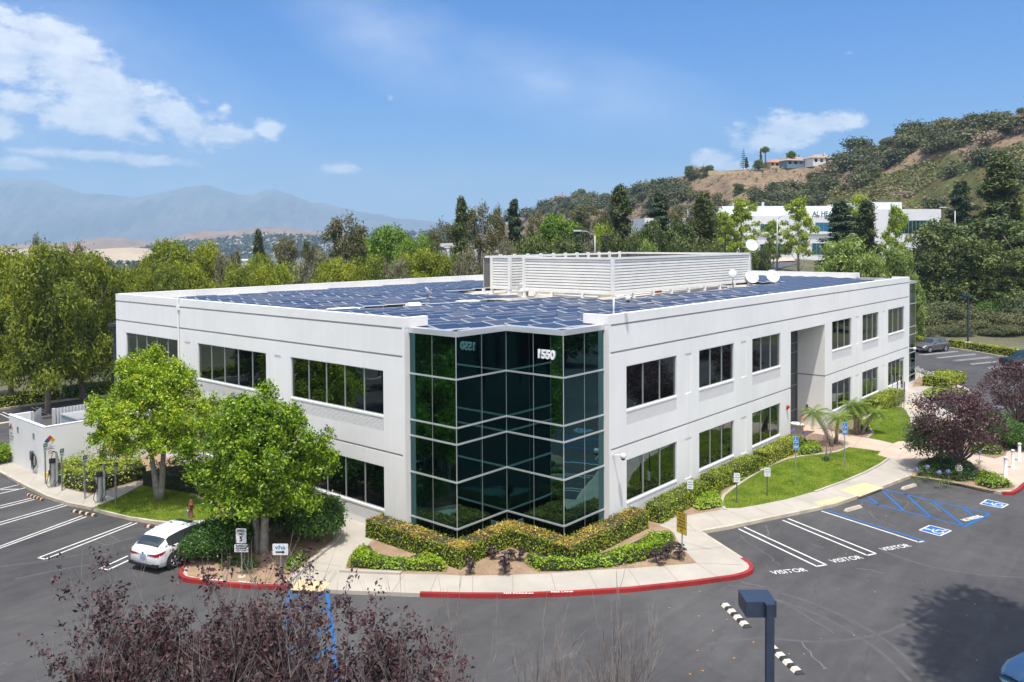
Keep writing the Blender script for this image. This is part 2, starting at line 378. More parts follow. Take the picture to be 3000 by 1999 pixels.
site = MB().prism(out_w+back_w, -.05, .15)
plat = struct(site.build('sidewalk', m_walk))
# kerb top band (slightly proud) along the outline
def seg(a, b): return [out_w[i] for i in range(a, b+1)]
def inset(pts, d):
    P = [Vector(p) for p in pts]; r = []
    for i in range(len(P)):
        d0 = (P[i]-P[i-1]).normalized() if i else (P[1]-P[0]).normalized(); d1 = (P[i+1]-P[i]).normalized() if i < len(P)-1 else d0
        n = (Vector((-d0.y, d0.x))+Vector((-d1.y, d1.x))).normalized(); r.append((P[i].x+n.x*d, P[i].y+n.y*d))
    return r
kb = MB(); kr = MB()
KA = seg(0, 19); KBm = seg(23, 34); KC = seg(35, 47); KD = seg(47, 52)
SGN = 1
kb.ribbon(inset(KA[:16], .068), .15, -.04, .156)
kb.ribbon(inset(seg(36, 46), .068), .15, -.04, .156)
kb.ribbon(inset([out_w[i] for i in range(11, 15)], .068), .152, -.04, .157)
kerb = struct(kb.build('kerb', m_kerb))
kr.ribbon(inset(seg(14, 22), .07), .17, -.03, .165); kr.ribbon(inset(seg(25, 36), .07), .17, -.03, .165); kr.ribbon(inset(seg(47, 52), .07), .17, -.03, .165)
kr.add([(*out_w[23], .0)]*0, [])
redk = struct(kr.build('red_kerb', m_red))
def text_mesh(body, size, m, name, parent, mat4, extrude=.0, bold=0., sx=1., spacing=1.0):
    cu = bpy.data.curves.new(name, 'FONT'); cu.body = body; cu.size = size; cu.extrude = extrude; cu.offset = bold; cu.align_x = 'CENTER'; cu.align_y = 'CENTER'; cu.space_character = spacing
    o = bpy.data.objects.new(name, cu); COL.objects.link(o)
    dg = bpy.context.evaluated_depsgraph_get(); me = bpy.data.meshes.new_from_object(o.evaluated_get(dg))
    bpy.data.objects.remove(o); bpy.data.curves.remove(cu)
    me.name = name; me.materials.clear(); me.materials.append(m); me.transform(Matrix.Diagonal((sx, 1, 1, 1))); me.transform(mat4)
    q = bpy.data.objects.new(name, me); COL.objects.link(q); q.parent = parent; return q
def frame(o, x, z):
    """matrix: local x -> x, local z -> z (text normal), origin o"""
    x = Vector(x).normalized(); z = Vector(z).normalized(); y = z.cross(x)
    return Matrix([[x[i], y[i], z[i], o[i]] for i in range(3)]+[[0, 0, 0, 1]])
def ground_text(body, pa, pb, size, m, z=.0045, sx=1., parent=None, bold=.01, name='painted_text'):
    a = G(pa, z); b = G(pb, z); c = ((a[0]+b[0])/2, (a[1]+b[1])/2, z)
    return text_mesh(body, size, m, name, parent or asph, frame(c, (b[0]-a[0], b[1]-a[1], 0), (0, 0, 1)), bold=bold, sx=sx)
m_wtext = M('white_paint', (.8, .79, .77), .6)
ground_text('VISITOR', R6(605, 848), R6(792, 830), .50, m_white, sx=.86, bold=.006)
ground_text('VISITOR', R6(998, 772), R6(1155, 748), .50, m_white, sx=.86, bold=.006)
ground_text('VISITOR', R6(1325, 695), R6(1474, 670), .50, m_white, sx=.86, bold=.006)
ground_text('NO PARKING', R6(1848, 505), R6(1958, 476), .42, m_white, sx=.55, z=.0105, bold=.02)
for bd, a, b in (('NO PARKING', Z5(708, 706), Z5(862, 716)), ('FIRE LANE', Z5(1000, 724), Z5(1152, 737)), ('NO PARKING', R4(1117, 549), R4(1217, 549)), ('FIRE LANE', R4(1327, 543), R4(1421, 541))):
    ground_text(bd, a, b, .15, m_wtext, z=.169, sx=1.25, parent=redk, bold=.004)
# faces of red kerb: painted words sit on top
pl = MB()
def line(fn, a, b, w=.10, z=.005, mb=None): (mb or pl).strip(G(fn(*a), z), G(fn(*b), z), w, z)
for a, b in [((405, 548), (945, 797)), ((367, 560), (885, 808)), ((692, 492), (1270, 722)), ((657, 503), (1215, 735)), ((912, 443), (1560, 650))]: line(R6, a, b)
line(R6, (882, 806), (945, 796)); line(R6, (1210, 735), (1270, 722)); line(R6, (1540, 648), (1585, 641))
for a, b in [((0, 970), (130, 940)), ((0, 1000), (168, 962)), ((0, 975), (130, 970)), ((0, 1080), (205, 1030)), ((0, 1095), (225, 1038)), ((-300, 1275), (420, 1068)), ((-300, 1292), (445, 1075)), ((-300, 1457), (540, 1145)), ((-300, 1468), (565, 1152)),
             ((248, 1422), (865, 1190)), ((296, 1430), (900, 1192)), ((248, 1420), (298, 1430)), ((655, 1493), (840, 1408)), ((710, 1500), (845, 1437)), ((655, 1491), (712, 1500))]: line(R1, a, b)
for a, b in [((0, 280), (120, 335)), ((35, 257), (150, 305)), ((415, 198), (645, 292)), ((472, 190), (700, 282))]: line(Z4, a, b)
V5 = lambda x, y: (2640+x/10.45, 950+y/10.45)
for a, b in [((540, 945), (1650, 825)), ((700, 950), (1750, 835)), ((1085, 1030), (2255, 905)), ((1170, 1040), (2300, 925)), ((1590, 1110), (2700, 1000)), ((1680, 1130), (2800, 1020)), ((2110, 1215), (3300, 1100)), ((2150, 1235), (3300, 1125))]: line(V5, a, b)
for a, b in [((1190, 668), (1307, 655)), ((1200, 676), (1320, 664)), ((1340, 690), (1447, 676))]: line(R7, a, b)
o = pl.build('parking_line', m_white, asph)
bl = MB()
for a, b in [((940, 436), (1590, 640)), ((1160, 367), (1290, 402)), ((1290, 402), (1430, 437)), ((1430, 437), (1640, 490)), ((1640, 490), (1855, 543)), ((1330, 302), (1460, 332)), ((1460, 332), (1640, 374)), ((1640, 374), (1850, 420)), ((1850, 420), (2015, 460)),
             ((1215, 346), (1290, 402)), ((1310, 306), (1450, 437)), ((1465, 332), (1640, 490)), ((1640, 376), (1850, 541)), ((1840, 420), (1905, 472))]: line(R6, a, b, .13, .005, bl)
line(R6, (1855, 543), (2018, 461), .16, .007, bl)
for a, b in [((1412, 803), (1402, 1990)), ((1738, 828), (1790, 1200)), ((1790, 1200), (1830, 1990)), ((1512, 812), (1428, 868)), ((1712, 828), (1420, 1000)), ((1742, 948), (1410, 1150)), ((1772, 1095), (1408, 1330)), ((1800, 1250), (1405, 1530)), ((1815, 1430), (1400, 1740))]: line(Z5, a, b, .13, .005, bl)
bl.build('accessible_hatching', m_blue, asph)
def isa(q):
    """wheelchair symbol painted in a blue square (q: four corners in the photo)"""
    c = [Vector((*G(R6(*p)), 0)) for p in q]
    def P(u, v, z): w = (c[0]*(1-u)*(1-v)+c[1]*u*(1-v)+c[2]*u*v+c[3]*(1-u)*v); return (w.x, w.y, z)
    a = MB().add([P(0, 0, .005), P(1, 0, .005), P(1, 1, .005), P(0, 1, .005)], [(0, 1, 2, 3)]).build('blue_square', m_blue, asph)
    w = MB()
    def pl_(pts, wd):
        for (x0, y0), (x1, y1) in zip(pts, pts[1:]):
            A = Vector(P(x0, y0, 0)); B = Vector(P(x1, y1, 0)); w.strip((A.x, A.y), (B.x, B.y), wd, .009)
    for e in ([(0, 0), (1, 0)], [(1, 0), (1, 1)], [(1, 1), (0, 1)], [(0, 1), (0, 0)]): pl_(e, .08)
    # figure lying with its head toward the first edge
    pl_([(.42+.08*cos(k*pi/4), .16+.08*sin(k*pi/4)) for k in range(9)], .07)
    pl_([(.42, .25), (.42, .56), (.68, .56), (.78, .82), (.88, .80)], .09); pl_([(.42, .38), (.66, .38)], .07)
    pl_([(.36, .42)]+[(.46+.24*cos(radians(k)), .66+.22*sin(radians(k))) for k in range(230, 20, -30)], .08)
    w.build('wheelchair_symbol', m_white, a)
isa([(1555, 570), (1625, 538), (1765, 573), (1690, 607)]); isa([(1955, 398), (2000, 368), (2140, 400), (2095, 424)])
# worn streaks where water and sealer ran
m_streak = M('worn_streak', (.17, .17, .175), .9, col2=(.10, .10, .104), vs=5)
stk = MB()
rng = random.Random(5)
for pts in [[(380, 600), (440, 660), (520, 700), (590, 760), (640, 800)], [(540, 540), (565, 580), (550, 610)], [(1180, 380), (1160, 430), (1230, 440), (1260, 490), (1340, 520), (1400, 545)], [(1330, 300), (1380, 340), (1400, 370), (1480, 380), (1450, 430)],
            [(1500, 325), (1640, 320), (1760, 345), (1860, 350)], [(1560, 360), (1640, 400), (1700, 450)], [(1140, 820), (1220, 830), (1320, 850)], [(380, 905), (450, 925), (540, 940)], [(1740, 300), (1770, 325), (1880, 345)], [(1190, 560), (1250, 600)], [(840, 660), (930, 690)],
            [(780, 1300), (860, 1400), (950, 1480)], [(460, 960), (720, 1080), (1000, 1250)]]:
    P = [G(R6(*p), .003) for p in pts]; Q = []
    for (a, b) in zip(P, P[1:]):
        for k in range(4):
            f_ = k/4; Q.append((a[0]+(b[0]-a[0])*f_+rng.uniform(-.06, .06), a[1]+(b[1]-a[1])*f_+rng.uniform(-.06, .06)))
    Q.append(P[-1]); stk.ribbon(Q, rng.uniform(.02, .05), .003)
for pts in [[(700, 1260), (780, 1310), (900, 1290)], [(560, 1290), (700, 1340), (890, 1280)], [(60, 1240), (200, 1230)]]:
    stk.ribbon([G(R1(*p), .003) for p in pts], .035, .003)
stk.build('worn_streak', m_streak, asph)
tm_ = MB(); nz_ = 0
def crv(P, k=6):
    P = [P[0]]+P+[P[-1]]; o = []
    for a, b, c, d in zip(P, P[1:], P[2:], P[3:]):
        for q_ in range(k):
            t_ = q_/k; o.append(tuple(.5*((2*b[m])+(-a[m]+c[m])*t_+(2*a[m]-5*b[m]+4*c[m]-d[m])*t_*t_+(-a[m]+3*b[m]-3*c[m]+d[m])*t_**3) for m in (0, 1)))
    return o+[P[-1]]
for fn, pts in [(R6, [(250, 960), (560, 1010), (900, 1130), (1250, 1330), (1500, 1560)]), (R6, [(300, 930), (620, 975), (980, 1100), (1330, 1290), (1580, 1520)]), (R6, [(1300, 700), (1600, 800), (1950, 860), (2243, 880)]), (R6, [(150, 1320), (500, 1280), (900, 1300), (1300, 1250), (1650, 1090)]), (R1, [(100, 1560), (500, 1480), (900, 1430)]), (R1, [(0, 1480), (300, 1440), (640, 1380)])]:
    nz_ += 1; tm_.ribbon(crv([G(fn(*p), .002) for p in pts]), .15, .0012+.0003*nz_)
tm_.build('tyre_mark', M('tyre_mark', (.098, .096, .096), .9, col2=(.070, .069, .070), vs=2.5, fine=.2, bs=40), asph)
lf = MB()
for k in range(46):
    p = (rng.uniform(1900, 2950), rng.uniform(1500, 1990)); x, y = G(p); s = rng.uniform(.03, .06); a = rng.uniform(0, 6.28)
    lf.add([(x+s*cos(a), y+s*sin(a), .012), (x+s*.6*cos(a+1.5), y+s*.6*sin(a+1.5), .02), (x-s*cos(a), y-s*sin(a), .01), (x-s*.6*cos(a+1.5), y-s*.6*sin(a+1.5), .025)], [(0, 1, 2, 3)])
tag(lf.build('fallen_leaves', M('dry_leaf', (.55, .25, .06), .8, var=.4, vs=3)), 'dry orange leaves scattered over the asphalt of the visitor parking', 'leaves', kind='stuff')

# ---- lawns, beds, paving on the raised site
Zs = .158
def area(name, fn, pts, m, z=Zs, h=None, struct_=True):
    P = [G(fn(*p), .15) for p in pts]; mb = MB(); mb.flat(P, z) if h is None else mb.prism(P, .14, z)
    o = mb.build(name, m); struct(o); return P
PZ = [(0, 1090), (-60, 1085), (-190, 1030), (-90, 960), (0, 1030), (60, 1060), (190, 1100), (330, 1165), (525, 1205), (640, 1190), (760, 1190), (900, 1200), (1100, 1210), (1447, 1235), (1700, 1260), (1700, 1420), (1447, 1500), (1390, 1490), (1150, 1380), (700, 1335), (640, 1325), (480, 1305), (400, 1290), (420, 1265), (220, 1235), (190, 1235), (0, 1295), (-120, 1190)]
pz = [R5(1340, 870), R5(1340, 838), R5(1385, 800), R5(1500, 812), R5(1600, 850), R5(1750, 878), R5(1860, 905), R5(2040, 942), R5(2080, 925), R5(2125, 925), R5(2230, 860), R7(700, 1190), R7(900, 1200), R7(1100, 1215), R7(1447, 1240), R7(1700, 1262), R7(1700, 1420), R7(1447, 1500), R7(1390, 1497), R7(1150, 1382), R7(700, 1337), R7(640, 1327), R7(480, 1307), R7(400, 1290), R7(420, 1267), R7(220, 1237), R5(1700, 985), R5(1700, 950), R5(1620, 900), R5(1480, 875), R5(1400, 905)]
o = MB().flat([G(p, .15) for p in pz], Zs-.004); struct(o.build('path', m_plaza))
LAWN1 = [(875, 1387), (863, 1345), (880, 1305), (930, 1265), (1010, 1208), (1100, 1152), (1200, 1098), (1310, 1053), (1420, 1033), (1560, 1018), (1660, 1003), (1740, 970), (1860, 985), (1950, 998), (1925, 1022), (2002, 1043), (1950, 1078), (1850, 1132), (1700, 1197), (1500, 1270), (1300, 1325), (1100, 1365), (980, 1385)]
LAWN2 = [(1830, 782), (1900, 742), (1970, 707), (2040, 692), (2095, 690), (2130, 720), (2155, 770), (2163, 830), (2160, 872), (2150, 892), (2125, 925), (2075, 925), (2040, 940), (1960, 920), (1860, 900), (1905, 868), (1885, 840), (1843, 805)]
LAWN3 = [(725, 832), (780, 812), (860, 802), (930, 806), (1000, 820), (1045, 832), (1050, 850), (1000, 868), (900, 880), (800, 882), (745, 876)]
LAWN4 = [(612, 1095), (740, 1050), (985, 925), (1060, 920), (1250, 1000), (1420, 1100), (1420, 1165), (1300, 1175), (1130, 1185), (1000, 1170), (850, 1150), (700, 1113)]
m_grass = M('grass_blades_ground', (.17, .235, .03), .9, col2=(.10, .155, .018), vs=.8, fine=.35, bs=26, bump=.6)
LAWNS = [area('lawn', R5, LAWN1, m_grass, .172, 1), area('lawn', R5, LAWN2, m_grass, .172, 1), area('lawn', R7, LAWN3, m_grass, .172, 1), area('lawn', R1, LAWN4, m_grass, .172, 1)]
BEDA = [(450, 320), (440, 332), (392, 350), (352, 400), (345, 432), (430, 441), (600, 455), (820, 460), (900, 465), (1100, 462), (1300, 455), (1500, 440), (1700, 430), (1850, 418), (2015, 406), (1960, 350), (1925, 300), (1905, 262), (1880, 243), (1838, 228), (1845, 210), (1880, 195), (1960, 180), (2130, 152)]
bedA = [G(R4(*p), .15) for p in BEDA]
bedB = [G(R5(*p), .15) for p in [(853, 1394), (845, 1350), (866, 1300), (925, 1250), (1005, 1196), (1095, 1140), (1195, 1086), (1310, 1040), (1420, 1020), (1560, 1005), (1655, 990), (1700, 968), (1700, 950), (1620, 895), (1480, 872), (1400, 900)]]
soil = MB().flat(bedA+bedB+[(26.8, -.01), (6.68, -.01), (6.68, .3), (3.6, .3), (3.6, 3.6), (.3, 3.6), (.3, 6.5), (-.01, 6.5), (-.01, 8.2)], Zs)
struct(soil.build('planting_bed', m_soil))
bk = MB().flat([G(R5(*p), .15) for p in [(1440, 900), (1500, 872), (1600, 890), (1690, 945), (1700, 968), (1655, 990), (1560, 1005), (1500, 1000)]], Zs+.005); struct(bk.build('mulch_bed', m_bark))
bedC = [G(R5(*p), .15) for p in [(1500, 835), (1600, 848), (1735, 882), (1830, 899), (1870, 895), (1895, 866), (1878, 843), (1836, 808), (1822, 780), (1892, 737), (1965, 702), (2035, 686), (2062, 660)]]+[(50.9, -.01), (34, -.01)]
struct(MB().flat(bedC, Zs).build('mulch_bed', m_bark))
bedI = [G(R7(*p), .15) for p in [(650, 1436), (690, 1350), (720, 1332), (860, 1292), (940, 1272), (1150, 1382), (1240, 1432), (1385, 1505), (1375, 1530), (1220, 1540), (1000, 1492), (800, 1457)]]
struct(MB().flat(bedI, Zs).build('planting_bed', m_soil))
bedF = [G(R7(*p), .15) for p in [(560, 1180), (800, 930), (900, 1020), (1000, 1080), (1200, 1130), (1440, 1150), (1700, 1180), (1700, 1225), (1447, 1215), (1330, 1262), (1315, 1290), (1240, 1312), (1150, 1292), (950, 1252), (760, 1215), (640, 1195)]]
struct(MB().flat(bedF[2:], Zs).build('planting_bed', m_bark))
bedG = [G(R7(*p), .15) for p in [(655, 805), (730, 800), (850, 757), (760, 742), (700, 735)]]; struct(MB().flat(bedG, Zs).build('planting_bed', m_soil))
bedD = [G(p, .15) for p in [Z5(575, 602), Z5(562, 632), Z5(572, 675), Z5(700, 700), Z5(900, 722), Z5(1100, 737), Z5(1390, 745), Z5(1600, 556), Z5(1790, 402), Z5(1835, 345)]]
bedD += [(-.8, 13.5), (-.01, 14), (-.01, 35)]+[G(p, .15) for p in [R1(1000, 880), R1(1075, 915), R1(1255, 992), R1(1425, 1095), R1(1425, 1170)]]
struct(MB().flat(bedD, Zs).build('planting_bed', m_soil))
bedH = [G(p, .15) for p in [R1(372, 800), R1(410, 960), R1(600, 1010), R1(980, 905)]]+[(-.9, 33), (-3, 35)]
struct(MB().flat(bedH, Zs-.003).build('planting_bed', m_soil))
# mow strips
ms = MB()
ms.ribbon([G(R5(*p), .15) for p in [(880, 1400), (862, 1372), (855, 1345), (873, 1300), (925, 1258), (1007, 1202), (1097, 1146), (1198, 1092), (1310, 1047), (1420, 1027), (1560, 1012), (1658, 997), (1735, 966)]], .17, .15, .20)
ms.ribbon([G(R5(*p), .15) for p in [(1862, 903), (1902, 868), (1880, 842), (1838, 806), (1826, 780), (1896, 739), (1968, 704), (2040, 688), (2100, 688), (2136, 718), (2161, 768), (2170, 830), (2168, 872), (2157, 895)]], .17, .15, .20)
ms.ribbon([G(R5(*p), .15) for p in [(2008, 1045), (1956, 1084), (1856, 1138), (1704, 1203), (1600, 1240), (1500, 1276)]], .14, .15, .21)
ms.ribbon([G(R7(*p), .15) for p in [(700, 850), (735, 832), (782, 808), (862, 798), (935, 802), (1005, 816), (1050, 830)]], .15, .15, .2)
ms.ribbon([G(R1(*p), .15) for p in [(602, 1096), (740, 1044), (982, 918), (1062, 914), (1255, 996), (1425, 1098)]], .15, .15, .2)
ms.ribbon([G(p, .15) for p in [Z5(1402, 752), Z5(1600, 570), Z5(1790, 412), Z5(1838, 352)]], .17, .15, .27)
ms.ribbon([G(R4(*p), .15) for p in [(318, 446), (460, 452), (610, 458)]], .2, .15, .24)
ms.ribbon([G(R7(*p), .15) for p in [(698, 850), (735, 880), (775, 912)]], .17, .0, .22)
struct(ms.build('bed_kerb', m_walk))
# tactile / ramp panels
tp = MB()
for fn, q in [(R6, [(1030, 307), (1190, 256), (1322, 290), (1160, 350)]), (Z5, [(1492, 712), (1762, 738), (1692, 812), (1424, 797)]), (R7, [(600, 937), (730, 937), (745, 952), (612, 952)]), (R7, [(675, 1087), (815, 1087), (850, 1112), (680, 1106)]), (R6, [(860, 385), (1040, 350), (1105, 362), (900, 408)])]:
    tp.flat([G(fn(*p), .15) for p in q], .1565)
struct(tp.build('ramp_panel', m_tact))
# joints
jt = MB()
def jl(fn, a, b, w=.022): jt.strip(G(fn(*a), .15), G(fn(*b), .15), w, .1555)
for a, b in [((300, 440), (235, 545)), ((625, 460), (565, 545)), ((780, 462), (745, 548)), ((950, 466), (948, 550)), ((1138, 465), (1142, 552)), ((1322, 458), (1345, 540)), ((1500, 446), (1542, 528)), ((1690, 435), (1745, 515)), ((1860, 420), (1935, 505)), ((2015, 408), (2130, 482)), ((1930, 300), (2090, 345)), ((1945, 345), (2150, 330)), ((1830, 215), (2010, 255)), ((2015, 406), (2240, 415))]: jl(R4, a, b)
Q4 = lambda x, y: (1940+x*.16150, 1380+y*.1615)
for a, b in [((310, 815), (620, 1105)), ((840, 760), (1090, 985)), ((1130, 692), (1610, 905)), ((1570, 610), (2060, 820)), ((2040, 520), (2353, 650))]: jl(Q4, a, b)
for a, b in [((720, 345), (850, 395)), ((880, 290), (1010, 345)), ((1010, 230), (1100, 270)), ((1150, 185), (1330, 240)), ((1250, 160), (1440, 195))]: jl(R6, a, b)
for a, b in [((520, 1205), (405, 1290)), ((300, 1155), (240, 1235)), ((640, 1195), (560, 1310)), ((870, 1200), (940, 1270)), ((620, 880), (760, 880)), ((640, 990), (790, 985)), ((665, 1150), (880, 1150)), ((480, 1310), (650, 1430)), ((1000, 1210), (940, 1270)), ((1320, 1265), (1300, 1450))]: jl(R7, a, b)
for a, b in [((1495, 600), (1780, 655)), ((1820, 650), (1700, 815)), ((1600, 560), (1856, 600))]: jl(Z5, a, b)
for a, b in [((0, 860), (130, 935)), ((240, 880), (200, 925)), ((430, 960), (370, 1015)), ((570, 1010), (540, 1075))]: jl(R1, a, b)
struct(jt.build('pavement_joint', m_joint))
# far kerbs and gutters round the lots
fk = MB()
fk.ribbon([(-75, 54), (-4, 54.1), (3.8, 54.1), (9, 53)], .2, -.05, .15)
fk.ribbon([G(V5(*p)) for p in [(-900, 560), (300, 660), (1500, 745), (2280, 865), (2950, 985), (3600, 1080), (5200, 1350)]], .2, -.05, .15)
fk.flat([(-75, 48.9), (-75, 48.4), (8, 48.3), (8, 48.8)], .006)
fk.flat([(-75, 43), (-75, 42.6), (-6.8, 42.4), (-6.8, 42.8)], .006)
struct(fk.build('kerb', m_kerb))
# joints in the red kerb ramp
# ================================================================== OFFICE BUILDING
HT, GR = 10.11, (9.68, 8.40, 3.90)
bld = empty('office_building', (30, 18, 0), 0, 'white two-storey office block numbered 1550 with a zigzag glass corner', 'office building')
BI = Matrix.Translation((-30, -18, 0))
def bpart(mb, name, m, parent=None, smooth=None):
    o = mb.build(name, m, parent or bld, smooth)
    o.data.transform(BI); return o
def wall(name, org, d, inn, L, holes, seams=(), pans=(), ends=None, m=m_wall, top=HT, x0=0., louv=()):
    """wall in the plane through org along d; inn points into the building. holes: (s0,s1,z0,z1,depth)"""
    org = Vector((*org, 0)); d = Vector((*d, 0)); inn = Vector((*inn, 0)); gd = .05
    rects = [(x0, L, g-.10, g, gd, 1) for g in GR]+[(s-.012, s+.012, 0, top, .012, 0) for s in seams]+[(a, b, z0, z1, .03, 0) for a, b, z0, z1 in pans]+[(a, b, z0, z1, dp, 0) for a, b, z0, z1, dp in holes]
    xs = sorted({round(x, 4) for r in rects for x in r[:2]} | {x0, L}); zs = sorted({round(z, 4) for r in rects for z in r[2:4]} | {0., top})
    xs = [x for x in xs if x0 <= x <= L]; zs = [z for z in zs if 0 <= z <= top]
    nx, nz = len(xs)-1, len(zs)-1; dep = np.zeros((nx, nz)); gm = np.zeros((nx, nz))
    for i in range(nx):
        for k in range(nz):
            cx, cz = (xs[i]+xs[i+1])/2, (zs[k]+zs[k+1])/2
            for a, b, z0, z1, dp, g_ in rects:
                if a < cx < b and z0 < cz < z1 and dp > dep[i, k]: dep[i, k] = dp; gm[i, k] = g_
    mb = MB(); mgs = {g_: MB() for g_ in GR}
    P = lambda s, z, q: tuple(org+d*s+inn*q+Vector((0, 0, z)))
    for i in range(nx):
        for k in range(nz):
            q = dep[i, k]; t_ = min(((abs((zs[k]+zs[k+1])/2-g_+.05), g_) for g_ in GR))[1] if gm[i, k] else None; t_ = mgs[t_] if t_ else mb
            t_.quad(P(xs[i], zs[k], q), P(xs[i+1], zs[k], q), P(xs[i+1], zs[k+1], q), P(xs[i], zs[k+1], q))
            if i+1 < nx and dep[i+1, k] != q: mb.quad(P(xs[i+1], zs[k], q), P(xs[i+1], zs[k], dep[i+1, k]), P(xs[i+1], zs[k+1], dep[i+1, k]), P(xs[i+1], zs[k+1], q))
            if k+1 < nz and dep[i, k+1] != q: mb.quad(P(xs[i], zs[k+1], q), P(xs[i+1], zs[k+1], q), P(xs[i+1], zs[k+1], dep[i, k+1]), P(xs[i], zs[k+1], dep[i, k+1]))
    w = bpart(mb, name, m)
    for g_ in GR:
        if mgs[g_].v: bpart(mgs[g_], 'wall_groove', m_groove, w)
    return w
def obox(mb, org, d, inn, s0, s1, q0, q1, z0, z1):
    """box in wall coordinates"""
    org = Vector((*org, 0)); d = Vector((*d, 0)); inn = Vector((*inn, 0)); vs = []
    for z in (z0, z1):
        for q in (q0, q1):
            for s in (s0, s1): vs.append(tuple(org+d*s+inn*q+Vector((0, 0, z))))
    mb.add(vs, [(0, 2, 3, 1), (4, 5, 7, 6), (0, 1, 5, 4), (2, 6, 7, 3), (0, 4, 6, 2), (1, 3, 7, 5)])
def window(org, d, inn, s0, s1, z0, z1, n, louvre=None, glass=None, sill=True):
    g = MB(); obox(g, org, d, inn, s0, s1, .10, .14, z0, z1); g = bpart(g, 'window', glass or m_glass2)
    f = MB(); w = .035
    for k in range(n+1):
        s = s0+(s1-s0)*k/n; s = min(max(s, s0+w/2), s1-w/2); obox(f, org, d, inn, s-w/2, s+w/2, .06, .105, z0, z1)
    obox(f, org, d, inn, s0, s1, .062, .104, z0, z0+.05); obox(f, org, d, inn, s0, s1, .062, .104, z1-.04, z1)
    bpart(f, 'window_frame', m_alu, g)
    if sill:
        s_ = MB(); obox(s_, org, d, inn, s0+.01, s1-.01, -.015, .12, z0-.09, z0-.005); bpart(s_, 'sill', m_wall, g)
    if louvre:
        l = MB(); a, b = louvre; nn = int((b-a)/.062)
        for k in range(nn):
            z = a+(b-a)*(k+.5)/nn; l.add([tuple(Vector((*org, 0))+Vector((*d, 0))*s+Vector((*inn, 0))*q+Vector((0, 0, zz))) for s in (s0, s1) for q, zz in ((.004, z-.020), (.006, z+.006), (.05, z+.022), (.05, z+.012))], [(0, 1, 5, 4), (1, 2, 6, 5), (2, 3, 7, 6), (3, 0, 4, 7), (0, 3, 2, 1), (4, 5, 6, 7)])
        bk = MB(); obox(bk, org, d, inn, s0+.005, s1-.005, .053, .058, a, b); lo_ = bpart(l, 'louvre_vent', m_lou); bpart(bk, 'vent_gap_shade', M('vent_shadow', (.20, .195, .19), .9), lo_)  # dark sheet behind the slats, its colour stands for the shade in the gaps
RO, RD, RI = (0, 0), (1, 0), (0, 1)
wr = [(8.13, 12.88), (15.29, 19.46), (21.9, 26.04), (35.17, 39.24), (41.75, 45.67), (48.22, 52.78)]
UZ, UL, LZ, LL = (5.50, 7.60), (4.78, 5.40), (1.10, 3.13), (.42, 1.0)
holes = [(a, b, UZ[0], UZ[1], .12) for a, b in wr]+[(a, b, UL[0], UL[1], .06) for a, b in wr]+[(a, b, LZ[0], LZ[1], .12) for a, b in wr[:5]]+[(a, b, LL[0], LL[1], .06) for a, b in wr[:5]]
holes += [(48.27, 51.8, 1.1, 3.13, .12), (51.8, 52.8, .15, 3.13, .12)]
pans = [(13.75, 14.43, 5.46, 7.58), (20.37, 21.08, 5.46, 7.58), (40.2, 40.9, 5.46, 7.58), (46.7, 47.3, 5.46, 7.58), (13.75, 14.43, .95, 3.1), (20.37, 21.08, .95, 3.1), (40.2, 40.9, .95, 3.1), (46.7, 47.3, .95, 3.1)]
wall('front_wall', RO, RD, RI, 27.68, [h for h in holes if h[1] < 28], (14.1, 20.75), [p for p in pans if p[1] < 28], x0=6.67)
wall('front_wall', RO, RD, RI, 54.36, [h for h in holes if h[0] > 33], (40.55, 47.0), [p for p in pans if p[0] > 33], x0=33.76)
# lintel over the entrance recess
lt = MB(); lg_ = MB(); lg2_ = MB(); obox(lt, RO, RD, RI, 27.68, 33.76, 0, 2.1, 7.53, 8.30); obox(lg_, RO, RD, RI, 27.68, 33.76, .05, 2.1, 8.30, 8.40); obox(lt, RO, RD, RI, 27.68, 33.76, 0, 2.1, 8.40, 9.58); obox(lg2_, RO, RD, RI, 27.68, 33.76, .05, 2.1, 9.58, 9.68); obox(lt, RO, RD, RI, 27.68, 33.76, 0, .3, 9.68, HT)
lt = bpart(lt, 'entrance_lintel', m_wall); bpart(lg_, 'wall_groove', m_groove, lt); bpart(lg2_, 'wall_groove', m_groove, lt)
for k, (a, b) in enumerate(wr):
    window(RO, RD, RI, a, b, *UZ, 3, UL)
    if k < 5: window(RO, RD, RI, a, b, *LZ, 3, LL)
window(RO, RD, RI, 48.27, 51.78, *LZ, 3)
dr = MB(); obox(dr, RO, RD, RI, 51.82, 52.78, .08, .12, .16, 2.86); dr = bpart(dr, 'door', m_glass2)
df = MB()
for s0, s1, z0, z1 in ((51.8, 51.87, .15, 3.1), (52.73, 52.8, .15, 3.1), (51.87, 52.73, 2.84, 2.92), (51.87, 52.73, .15, .4), (51.87, 52.73, 3.05, 3.1)): obox(df, RO, RD, RI, s0, s1, .05, .079, z0, z1)
bpart(df, 'door_frame', m_alu, dr)
dh = MB(); dh.tube([(51.98, .06, 1.55), (51.98, -.08, 1.55), (51.98, -.08, 1.15), (51.98, .06, 1.15)], .02, 6); bpart(dh, 'door_handle', m_alu, dr)
